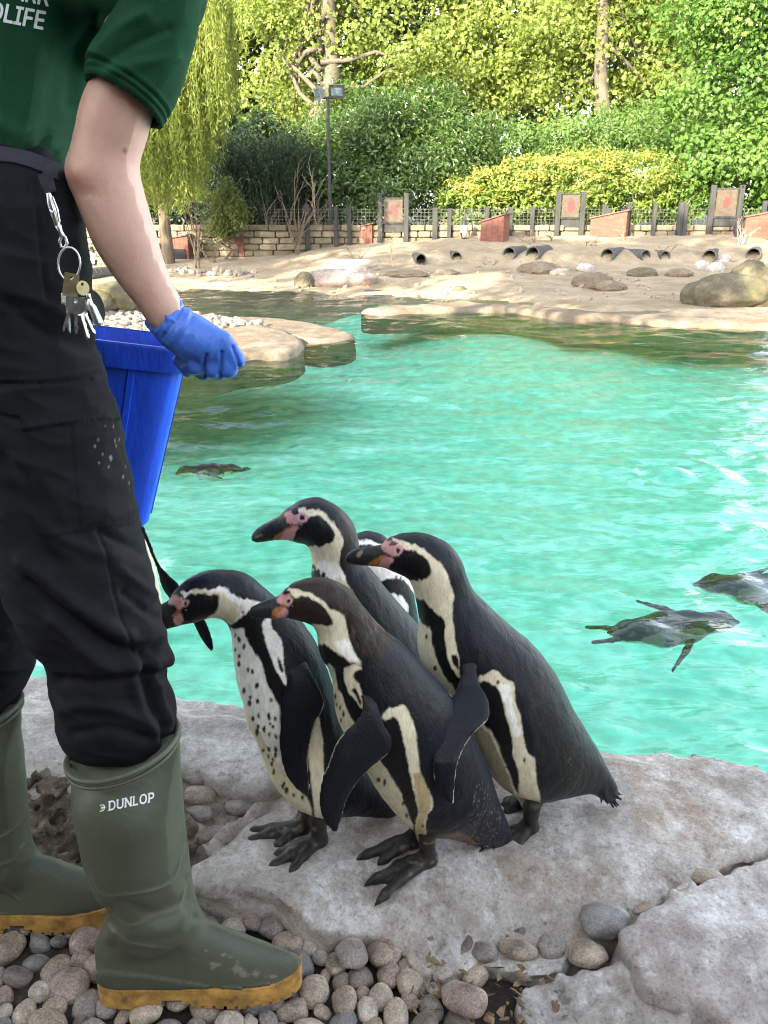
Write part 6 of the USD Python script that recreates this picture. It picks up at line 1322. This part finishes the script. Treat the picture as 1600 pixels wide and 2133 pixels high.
for px, py, hp_, lab, sd, n in ((622, 530, 165, 'bare many-stemmed sapling in front of the wall, left of centre', 21, 5), (672, 500, 150, 'single bare pale sapling below the floodlight mast', 22, 1), (655, 506, 110, 'thin bare sapling leaning between the two larger bare ones', 23, 2), (410, 560, 175, 'group of bare brown stems beneath the willow', 24, 4), (560, 520, 120, 'dark bare shrub left of the many-stemmed sapling', 25, 4), (445, 548, 70, 'arching dark twigs at the foot of the olive shrub', 26, 4)):
    brush(px, py, hp_, lab, sd, n=n, spread=0.22, mat=PALETWIG if sd == 22 else TWIG, name='bare_sapling', cat='sapling', lev=4, r=0.018)

# small distant penguins
def far_penguin(px, py, hpx, label, white, seed, turn=0.0):
    P = on_bank(px, py); H = hpx * depth_of(P) / FOC; F = Field([-0.3 * H, -0.3 * H, -0.02], [0.3 * H, 0.3 * H, 1.05 * H], 0.011)
    F.chain([(np.array([0, 0.02, 0.06 * H]), 0.09 * H), (np.array([0, 0, 0.28 * H]), 0.16 * H), (np.array([0, 0, 0.52 * H]), 0.145 * H), (np.array([0, -0.01, 0.72 * H]), 0.08 * H), (np.array([0, -0.02, 0.87 * H]), 0.085 * H)], k=0.03)
    F.cone([0, -0.05, 0.88 * H], [0, -0.2 * H, 0.85 * H], 0.03, 0.012, k=0.01)
    for s in (-1, 1): F.chain([(np.array([s * 0.13 * H, 0, 0.60 * H]), 0.025), (np.array([s * 0.20 * H, 0, 0.32 * H]), 0.018)]); F.cone([s * 0.07 * H, 0, 0.03 * H], [s * 0.08 * H, -0.12 * H, 0.015], 0.025, 0.02)
    m = F.mesh(4); v = np.array(m.vertices); c = np.tile((0.03, 0.03, 0.032), (len(v), 1))
    if white: c[(normals(m)[:, 1] < -0.5) & (v[:, 2] > 0.08 * H) & (v[:, 2] < 0.62 * H)] = (0.40, 0.38, 0.32)
    x = thing('penguin', label, 'penguin', at=P, rz=turn); obj('body', m, FEATHER, x, color=c)
far_penguin(966, 498, 44, 'small distant white-fronted penguin standing left of the sunlit hut', True, 1, 0.4)
far_penguin(1534, 494, 42, 'small distant dark penguin standing below the tallest picture board', False, 2, 2.6)
far_penguin(197, 553, 40, 'small distant penguin glimpsed between the keys and the forearm', True, 3, -0.5)

# floodlight mast
MAST = plain('mast_paint', (0.018, 0.020, 0.020), rough=0.55, var=0.2); LAMPGREY = plain('lamp_grey', (0.13, 0.135, 0.14), rough=0.45); LENS = look('lamp_glass', {'p': ('principled_bsdf', {'base_color': (0.10, 0.13, 0.15), 'roughness': 0.05, 'specular_ior_level': 0.8})}, [])
fl = thing('floodlight_mast', 'thin dark mast with two floodlights rising in front of the laurel thicket', 'floodlight'); q0, q1 = on_y(688, 470, 20.9), on_y(683, 203, 20.9); q0[0] = q1[0] = (q0[0] + q1[0]) / 2
obj('pole', tube([[q0[0], 20.9, 0.2], q1], [0.045, 0.035], 12), MAST, fl); obj('crossbar', tube([q1 + [-0.20, 0, -0.01], q1 + [0.26, 0, 0.0]], 0.022, 8), MAST, fl)
def lamp(c, yaw, pitch, mat):
    T = trimesh.transformations.translation_matrix(c) @ trimesh.transformations.euler_matrix(pitch, 0, yaw); w, h, d = 0.36, 0.27, 0.10
    b = trimesh.convex.convex_hull(np.array([[x * w / 2, -d / 2, z * h / 2] for x in (-1, 1) for z in (-1, 1)] + [[x * w / 2 * 0.8, d / 2, z * h / 2 * 0.7] for x in (-1, 1) for z in (-1, 1)])); b.apply_transform(T); o = obj('lamp_head', b, mat, fl, smooth=False)
    g = box((-w / 2 + 0.05, -d / 2 - 0.006, -h / 2 + 0.05), (w / 2 - 0.05, -d / 2 - 0.001, h / 2 - 0.05)); g.apply_transform(T); obj('glass', g, LENS, o, smooth=False)
    fr = joined([box((-w / 2, -d / 2 - 0.02, s * (h / 2 - 0.025) - 0.022), (w / 2, -d / 2 - 0.0005, s * (h / 2 - 0.025) + 0.022)) for s in (-1, 1)] + [box((s * (w / 2 - 0.025) - 0.022, -d / 2 - 0.0195, -h / 2 + 0.048), (s * (w / 2 - 0.025) + 0.022, -d / 2 - 0.0008, h / 2 - 0.048)) for s in (-1, 1)]); fr.apply_transform(T); obj('frame', fr, MAST if mat is MAST else LAMPGREY, o, smooth=False)
lamp(on_y(701, 190, 20.85), 0.15, 0.2, MAST); lamp(on_y(666, 194, 20.9), -1.1, 0.2, LAMPGREY)

# ---------------------------------------------------------------- foliage
def leaf_look(name, dark, mid, light, trans=0.4, scale=0.9, rough=0.5, gloss=0.35):
    return look(name, {'g': ('geometry', {}), 'n': ('noise_texture', {'scale': scale, 'detail': 3.0}), 'a': ('math', {'math_type': 'multiply_add', 'value2': 0.55, 'value3': 0.0}), 'a2': ('math', {'math_type': 'multiply_add', 'value2': 0.75}),
        'r': ('rgb_ramp', {'ramp': [(0.25, dark), (0.6, mid), (0.95, light)]}), 'p': ('principled_bsdf', {'roughness': rough, 'specular_ior_level': gloss}), 't': ('translucent_bsdf', {}), 'h': ('hsv', {'value': 1.5, 'hue': 0.485, 'saturation': 1.05}), 'm': ('mix_closure', {'fac': trans})},
        [('g.position', 'n.vector'), ('g.random_per_island', 'a.value1'), ('n.fac', 'a2.value1'), ('a.value', 'a2.value3'), ('a2.value', 'r.fac'), ('r.color', 'p.base_color'), ('r.color', 'h.color'), ('h.color', 't.color'), ('p.BSDF', 'm.closure1'), ('t.BSDF', 'm.closure2')], surface='m.closure')
def leaves(rng, pos, out, size, narrow=0.5, up=0.5, droop=0.0):
    """One folded leaf of two triangles at every position, facing mostly outwards and up."""
    n = len(pos); nrm = out * (1 - up) + np.array([0, 0, up]) + rng.normal(0, 0.55, (n, 3)); nrm /= np.linalg.norm(nrm, axis=1, keepdims=True)
    t = rng.normal(0, 1, (n, 3)); t[:, 2] -= droop; t -= (t * nrm).sum(1, keepdims=True) * nrm; t /= np.linalg.norm(t, axis=1, keepdims=True); b = np.cross(nrm, t)
    L = size * rng.uniform(0.6, 1.35, (n, 1)); W = L * narrow
    v = np.stack([pos - t * L * 0.5, pos + b * W * 0.5 + nrm * W * 0.12, pos + t * L * 0.5 - nrm * L * 0.08, pos - b * W * 0.5 + nrm * W * 0.12], 1).reshape(-1, 3)
    i = np.arange(n) * 4; return trimesh.Trimesh(v, np.vstack([np.column_stack([i, i + 1, i + 2]), np.column_stack([i, i + 2, i + 3])]), process=False)
def clumps(rng, lobes, n, per=45, shell=(0.55, 1.05), spread=0.20, front=0.0):
    """Leaf positions in clumps spread through the outer part of several ellipsoids."""
    w = np.array([np.prod(l[1]) ** (2 / 3) for l in lobes]); pos, out = [], []; k = n // per
    which = rng.choice(len(lobes), k, p=w / w.sum())
    d = rng.normal(0, 1, (k, 3)); d[:, 1] -= front; d /= np.linalg.norm(d, axis=1, keepdims=True); rad = rng.uniform(*shell, (k, 1))
    c = np.array([lobes[i][0] for i in which]) + d * rad * np.array([lobes[i][1] for i in which])
    P = np.repeat(c, per, 0) + rng.normal(0, 1, (k * per, 3)) * spread * np.array([1, 1, 0.6]); D = np.repeat(d, per, 0); return P, D
def limbs(rng, base, top, r, targets, mat, parent, sway=0.25):
    base, top = np.array(base, float), np.array(top, float); mid = [base + (top - base) * s + rng.normal(0, sway, 3) * [1, 1, 0] * (0 < s < 1) for s in np.linspace(0, 1, 7)]
    obj('trunk', tube(mid, np.linspace(r, r * 0.45, 7) * (1 + 0.35 * np.exp(-np.linspace(0, 1, 7) * 8)), 12), mat, parent); ms = []
    for t in targets:
        s = rng.uniform(0.35, 0.95); a = base + (top - base) * s; t = np.array(t, float); m_ = (a + t) / 2 + rng.normal(0, 0.2, 3) + [0, 0, -0.1]
        q = [a, a * 0.5 + m_ * 0.5 + rng.normal(0, 0.08, 3), m_, m_ * 0.5 + t * 0.5 + rng.normal(0, 0.1, 3), t]; ms.append(tube(q, np.linspace(r * 0.24, r * 0.06, 5), 7))
    if ms: obj('limbs', joined(ms), mat, parent)
def tree(name, label, cat, base, top, r, lobes, n, size, mat, bark=None, seed=0, narrow=0.6, per=45, spread=0.2, up=0.45, shell=(0.5, 1.05), group=None, droop=0.3, front=0.0):
    rng = rnd(seed); x = thing(name, label, cat, group)
    limbs(rng, base, top, r, [l[0] for l in lobes for _ in range(2)], bark or BARK, x)
    P, D = clumps(rng, lobes, n, per, shell, spread, front); obj('crown', leaves(rng, P, D, size, narrow, up, droop), mat, x, smooth=False); return x
def px_lobe(px, py, Y, w, h, d=None):
    c = on_y(px, py, Y); s = depth_of(c) / FOC; return (c, np.array([w * s / 2, (d or w * s / 2) if d is None else d, h * s / 2]))

PLANE_L = leaf_look('plane_leaf', (0.11, 0.15, 0.03), (0.24, 0.30, 0.075), (0.40, 0.44, 0.16), trans=0.5)
LAUREL_L = leaf_look('laurel_leaf', (0.03, 0.065, 0.014), (0.10, 0.165, 0.035), (0.25, 0.31, 0.075), trans=0.35, rough=0.32, gloss=0.6, scale=1.6)
PHOT_L = leaf_look('photinia_leaf', (0.07, 0.12, 0.02), (0.19, 0.26, 0.045), (0.32, 0.36, 0.08), trans=0.3, scale=1.8); PHOT_R = leaf_look('photinia_young_leaf', (0.22, 0.24, 0.045), (0.40, 0.32, 0.08), (0.50, 0.28, 0.12), trans=0.35, scale=2.5)
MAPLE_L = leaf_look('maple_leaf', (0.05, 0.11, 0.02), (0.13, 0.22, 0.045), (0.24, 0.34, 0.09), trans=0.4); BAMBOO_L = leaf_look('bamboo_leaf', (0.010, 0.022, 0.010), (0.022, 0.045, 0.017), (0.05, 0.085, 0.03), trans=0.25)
WILLOW_L = leaf_look('willow_leaf', (0.10, 0.14, 0.025), (0.24, 0.28, 0.055), (0.46, 0.44, 0.11), trans=0.5, scale=1.2); OLIVE_L = leaf_look('olive_leaf', (0.05, 0.07, 0.015), (0.12, 0.15, 0.035), (0.20, 0.22, 0.06), trans=0.35); LIME_L = leaf_look('pale_shrub_leaf', (0.07, 0.13, 0.03), (0.15, 0.24, 0.06), (0.26, 0.36, 0.10), trans=0.4)
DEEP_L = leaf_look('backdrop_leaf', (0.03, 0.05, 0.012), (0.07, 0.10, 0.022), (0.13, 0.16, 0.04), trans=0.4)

# laurel thicket
tree('laurel_bush', 'large glossy laurel thicket behind the floodlight mast', 'bush', (-0.2, 23.6, 0.2), (0.2, 23.6, 2.6), 0.12, [px_lobe(690, 380, 23.2, 190, 190), px_lobe(800, 300, 23.6, 220, 180), px_lobe(900, 370, 23.0, 200, 180), px_lobe(780, 410, 22.6, 220, 120), px_lobe(740, 250, 24.2, 190, 150), px_lobe(870, 255, 24.4, 200, 150), px_lobe(650, 300, 24.0, 120, 160), px_lobe(960, 300, 24.0, 150, 160)], 36000, 0.13, LAUREL_L, seed=1, narrow=0.42, per=90, spread=0.25, shell=(0.6, 1.1), front=0.3)
# photinia hedge with red young leaves
x = tree('photinia_hedge', 'clipped hedge with orange-red young leaves above the fence on the right', 'hedge', (4.4, 22.2, 0.2), (4.4, 22.2, 1.6), 0.08, [px_lobe(1000, 420, 22.0, 160, 110), px_lobe(1100, 400, 22.0, 190, 130), px_lobe(1210, 390, 22.0, 200, 140), px_lobe(1320, 390, 22.1, 200, 135), px_lobe(1410, 410, 22.1, 150, 120)], 20000, 0.12, PHOT_L, seed=2, narrow=0.45, per=30, spread=0.12, shell=(0.8, 1.04), front=0.5)
rng = rnd(12); P, D = clumps(rng, [px_lobe(1010, 395, 21.9, 150, 80), px_lobe(1100, 375, 21.9, 190, 90), px_lobe(1210, 362, 21.9, 200, 90), px_lobe(1320, 368, 22.0, 190, 90)], 6500, 25, (0.85, 1.06), 0.10, 0.5); obj('young_leaves', leaves(rng, P, D, 0.11, 0.42, 0.6), PHOT_R, x, smooth=False)
# bamboo
def bamboo():
    rng = rnd(31); x = thing('bamboo_clump', 'dark feathery bamboo clump between the willow and the laurel', 'bamboo'); st = []; P, D = [], []
    for _ in range(90):
        b = np.array([rng.uniform(-4.5, -2.0), rng.uniform(21.2, 22.6), 0.25]); H = rng.uniform(1.8, 3.1); lean = rng.normal(0, 0.28, 2)
        q = np.array([b + [lean[0] * s ** 2 * H * 0.5, lean[1] * s ** 2 * H * 0.5, H * s - 0.45 * s ** 4 * H * 0.4] for s in np.linspace(0, 1, 7)]); st.append(tube(q, np.linspace(0.014, 0.004, 7), 5))
        k = 230; s = rng.uniform(0.15, 1.0, k) * 6; i = np.minimum(s.astype(int), 5); f = (s - i)[:, None]; P.append(q[i] * (1 - f) + q[i + 1] * f + rng.normal(0, 0.13, (k, 3))); D.append(rng.normal(0, 1, (k, 3)))
    obj('culms', joined(st), BAMBOO_L, x); P, D = np.vstack(P), np.vstack(D); D /= np.linalg.norm(D, axis=1, keepdims=True); obj('foliage', leaves(rng, P, D, 0.17, 0.13, 0.3, droop=0.9), BAMBOO_L, x, smooth=False)
bamboo()
# willow
def willow():
    rng = rnd(41); x = thing('willow_tree', 'weeping willow with yellow-green hanging strands at left', 'tree'); top = on_y(360, -60, 17.0)
    tr_ = on_bank(352, 548); obj('trunk', tube([tr_ - [0, 0, 0.1], tr_ + [-0.05, 0.1, 1.2], tr_ + [-0.3, 0.2, 3.0], tr_ + [-0.5, 0.2, 6.0]], [0.15, 0.11, 0.10, 0.06], 10), BARK, x)
    tops = [on_y(px, py, Y) for px, py, Y in ((250, -100, 17.2), (330, -80, 17), (400, -60, 17.4), (450, -90, 18), (300, -200, 16.5))]; obj('limbs', joined([tube([tr_ + [-0.3, 0.2, 2.6], (tr_ + t) / 2 + [0, 0, 1.6], t], [0.07, 0.05, 0.03], 8) for t in tops]), BARK, x)
    st, P, D = [], [], []
    for _ in range(430):
        px = 150 + 345 * rng.beta(1.9, 1.25); Y = rng.uniform(15.8, 18.6); yb = np.interp(px, [150, 250, 300, 330, 360, 400, 430, 450, 470, 495], [430, 440, 470, 465, 455, 440, 380, 340, 270, 220]) - abs(rng.normal(0, 60)) - 10
        yt = yb - rng.uniform(150, 480); a, b = on_y(px, max(yt, -150), Y), on_y(px, yb, Y); a[0] = b[0] = on_y(px, 250, Y)[0]; L = a[2] - b[2]; sw = rng.normal(0, 0.10, 2)
        q = np.array([[a[0] + sw[0] * math.sin(s * 2.4), a[1] + sw[1] * s, a[2] - L * s] for s in np.linspace(0, 1, 6)]); st.append(tube(q, [0.006, 0.006, 0.005, 0.004, 0.003, 0.002], 4))
        k = int(L * 34); s = rng.uniform(0, 1, k) * 5; i = np.minimum(s.astype(int), 4); f = (s - i)[:, None]; P.append(q[i] * (1 - f) + q[i + 1] * f + rng.normal(0, 0.045, (k, 3))); D.append(rng.normal(0, 1, (k, 3)))
    obj('withes', joined(st), WILLOW_L, x); P, D = np.vstack(P), np.vstack(D); D /= np.linalg.norm(D, axis=1, keepdims=True); D[:, 2] *= 0.2
    obj('foliage', leaves(rng, P, D, 0.105, 0.28, 0.05, droop=2.2), WILLOW_L, x, smooth=False); return len(P)
print('willow', willow())
# olive shrub
b = on_bank(470, 540); tree('olive_shrub', 'slim olive-green shrub in front of the dark bamboo', 'shrub', b, b + [0.05, 0, 1.2], 0.03, [px_lobe(470, 430, b[1], 70, 110), px_lobe(458, 470, b[1], 60, 80), px_lobe(490, 455, b[1], 60, 70)], 5200, 0.085, OLIVE_L, seed=5, narrow=0.35, per=26, spread=0.09, shell=(0.3, 1.0))
# right-hand maple
tree('maple_tree', 'leafy bright green maple overhanging the fence at the right edge', 'tree', (9.6, 22.4, 0.2), (9.4, 22.8, 6), 0.2, [px_lobe(1560, 330, 21.5, 200, 200), px_lobe(1480, 230, 22.5, 190, 200), px_lobe(1590, 150, 22, 220, 220), px_lobe(1450, 380, 21.8, 110, 110), px_lobe(1520, 40, 23, 260, 220), px_lobe(1640, -60, 23, 300, 260), px_lobe(1640, 380, 21.5, 160, 160), px_lobe(1490, 330, 22.0, 130, 120)], 26000, 0.13, MAPLE_L, seed=6, narrow=0.85, per=100, spread=0.30, shell=(0.4, 1.1), front=0.3)
# pale shrubs between hedge and trees
tree('pale_shrub', 'pale green feathery shrub rising behind the orange-tipped hedge', 'shrub', (6, 25, 0.2), (6, 25, 2.5), 0.07, [px_lobe(1290, 290, 24.6, 230, 120), px_lobe(1190, 300, 25, 170, 110), px_lobe(1390, 270, 25, 150, 130), px_lobe(1080, 310, 25, 190, 110)], 17000, 0.12, LIME_L, seed=7, narrow=0.4, per=34, spread=0.16, shell=(0.6, 1.05), front=0.3)
# plane trees behind
tree('plane_tree', 'sunlit plane tree with a thick pale trunk above the floodlights', 'tree', (-1.95, 26.8, 0.3), (-1.75, 27.2, 9), 0.34, [px_lobe(600, 60, 28, 260, 170), px_lobe(760, 60, 28.5, 240, 180), px_lobe(690, -60, 29, 340, 200), px_lobe(860, 130, 27.5, 200, 130), px_lobe(570, 170, 28.5, 150, 130), px_lobe(610, 230, 28, 130, 90), px_lobe(640, -200, 30, 420, 260), px_lobe(800, -180, 30, 380, 260), px_lobe(770, 170, 28.5, 170, 90), px_lobe(500, -20, 29, 220, 200)], 24000, 0.145, PLANE_L, bark=PLANEBARK, seed=8, narrow=0.9, per=90, spread=0.40, shell=(0.35, 1.08))
tree('plane_tree', 'tall sunlit plane tree in the middle, branches reaching across the top', 'tree', (2.4, 32, 0.3), (2.0, 32, 10), 0.34, [px_lobe(960, 40, 30, 230, 190), px_lobe(1060, 110, 29.5, 230, 190), px_lobe(1010, 200, 29, 190, 120), px_lobe(940, -120, 31, 340, 240), px_lobe(1120, -90, 31, 340, 240), px_lobe(900, 190, 30, 160, 100)], 24000, 0.145, PLANE_L, bark=PLANEBARK, seed=9, narrow=0.9, per=90, spread=0.40, shell=(0.35, 1.08))
tree('plane_tree', 'plane tree with a sunlit trunk showing above the pale shrubs on the right', 'tree', (6.35, 26.4, 0.3), (6.2, 26.8, 9), 0.26, [px_lobe(1200, 60, 27.5, 240, 190), px_lobe(1320, 110, 27.5, 220, 190), px_lobe(1260, -70, 28, 330, 200), px_lobe(1400, 40, 28, 230, 200), px_lobe(1160, 180, 28.5, 160, 120), px_lobe(1380, 190, 28, 170, 120), px_lobe(1330, -180, 29, 400, 260)], 24000, 0.14, PLANE_L, bark=PLANEBARK, seed=10, narrow=0.9, per=90, spread=0.40, shell=(0.35, 1.08))
for i, (px, Y, lab) in enumerate(((400, 37, 'distant darker tree filling in behind the willow'), (560, 36, 'distant darker tree behind the floodlight mast'), (820, 39, 'distant darker tree between the left and middle plane trees'), (1120, 40, 'distant darker tree behind the middle plane tree'), (1440, 38, 'distant darker tree behind the maple at right'))):
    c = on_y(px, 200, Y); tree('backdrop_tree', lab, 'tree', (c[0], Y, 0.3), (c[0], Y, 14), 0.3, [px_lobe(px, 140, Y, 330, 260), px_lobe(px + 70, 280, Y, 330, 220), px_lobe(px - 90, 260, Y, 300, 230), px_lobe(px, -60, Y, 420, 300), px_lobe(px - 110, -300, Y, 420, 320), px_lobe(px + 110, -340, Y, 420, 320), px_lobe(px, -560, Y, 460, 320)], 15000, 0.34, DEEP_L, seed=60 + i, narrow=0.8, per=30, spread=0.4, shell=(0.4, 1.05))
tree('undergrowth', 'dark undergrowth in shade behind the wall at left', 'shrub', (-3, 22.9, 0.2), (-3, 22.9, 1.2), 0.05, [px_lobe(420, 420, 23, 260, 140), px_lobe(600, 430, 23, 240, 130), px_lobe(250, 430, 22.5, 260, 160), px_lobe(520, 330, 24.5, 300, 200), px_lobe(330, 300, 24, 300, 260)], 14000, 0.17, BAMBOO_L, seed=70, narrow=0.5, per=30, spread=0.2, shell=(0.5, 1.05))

# unseen trees: near ones added to shade the rocks, airy ones dapple sand
shade_proto = tree('added_shade_tree', 'unseen leafy tree added on the near side of the pool to shade the rocks', 'tree', (0, 0, 0), (0.2, 0, 6.0), 0.25, [((0, 0, 6.5), (2.4, 2.4, 2.2)), ((1.3, 0.6, 4.6), (1.9, 1.9, 1.7)), ((-1.3, -0.4, 4.4), (1.9, 1.9, 1.7)), ((0.2, -1.3, 3.2), (1.8, 1.8, 1.6)), ((-0.3, 1.4, 3.0), (1.8, 1.8, 1.6)), ((0.4, 0.2, 1.7), (1.7, 1.7, 1.4))], 17000, 0.50, DEEP_L, seed=80, narrow=0.8, per=30, spread=0.45, shell=(0.1, 1.05), group='unseen trees added to shade the rocks')
shade_proto.GetPrim().GetAttribute('xformOp:translate').Set(Gf.Vec3d(-8.6, -6.8, 0)); shade_proto.AddScaleOp().Set(Gf.Vec3f(1.0, 1.0, 0.64))
ADDED_SHADE_TREES = [(-11.2, -6.4, 0.6, 0.64), (-6.2, -6.2, 1.9, 0.62), (-4.0, -7.0, 3.0, 0.66), (-1.6, -6.4, 4.1, 0.62), (0.8, -7.2, 5.2, 0.64), (-13.8, -7.2, 2.2, 0.66), (-3.0, -5.6, 0.9, 0.56), (-5.2, -8.4, 2.7, 0.7)]
for X, Y, a, s_ in ADDED_SHADE_TREES: copy_of(shade_proto, 'added_shade_tree', 'unseen leafy tree added on the near side of the pool to shade the rocks', 'tree', 'unseen trees added to shade the rocks', (X, Y, 0), a, (1.05, 1.05, s_))
light_proto = tree('side_tree', 'light airy tree left of the pool, outside the picture', 'tree', (0, 0, -0.2), (0.2, 0, 6.5), 0.2, [((0, 0, 7.0), (2.2, 2.2, 1.3)), ((1.2, 1.0, 5.9), (1.7, 1.7, 0.9)), ((-1.2, -0.8, 5.7), (1.7, 1.7, 0.9))], 1900, 0.30, PLANE_L, seed=81, narrow=0.8, per=50, spread=0.30, shell=(0.2, 1.05), group='airy trees left of the pool')
light_proto.GetPrim().GetAttribute('xformOp:translate').Set(Gf.Vec3d(-7.8, 3.6, 0))
for X, Y, a, s in [(-4.9, 0.2, 1.0, 1.05), (-10.5, 6.5, 2.0, 0.9), (-6.2, -0.8, 4.0, 1.25)]: copy_of(light_proto, 'side_tree', 'light airy tree left of the pool, outside the picture', 'tree', 'airy trees left of the pool', (X, Y, -0.2), a, s)
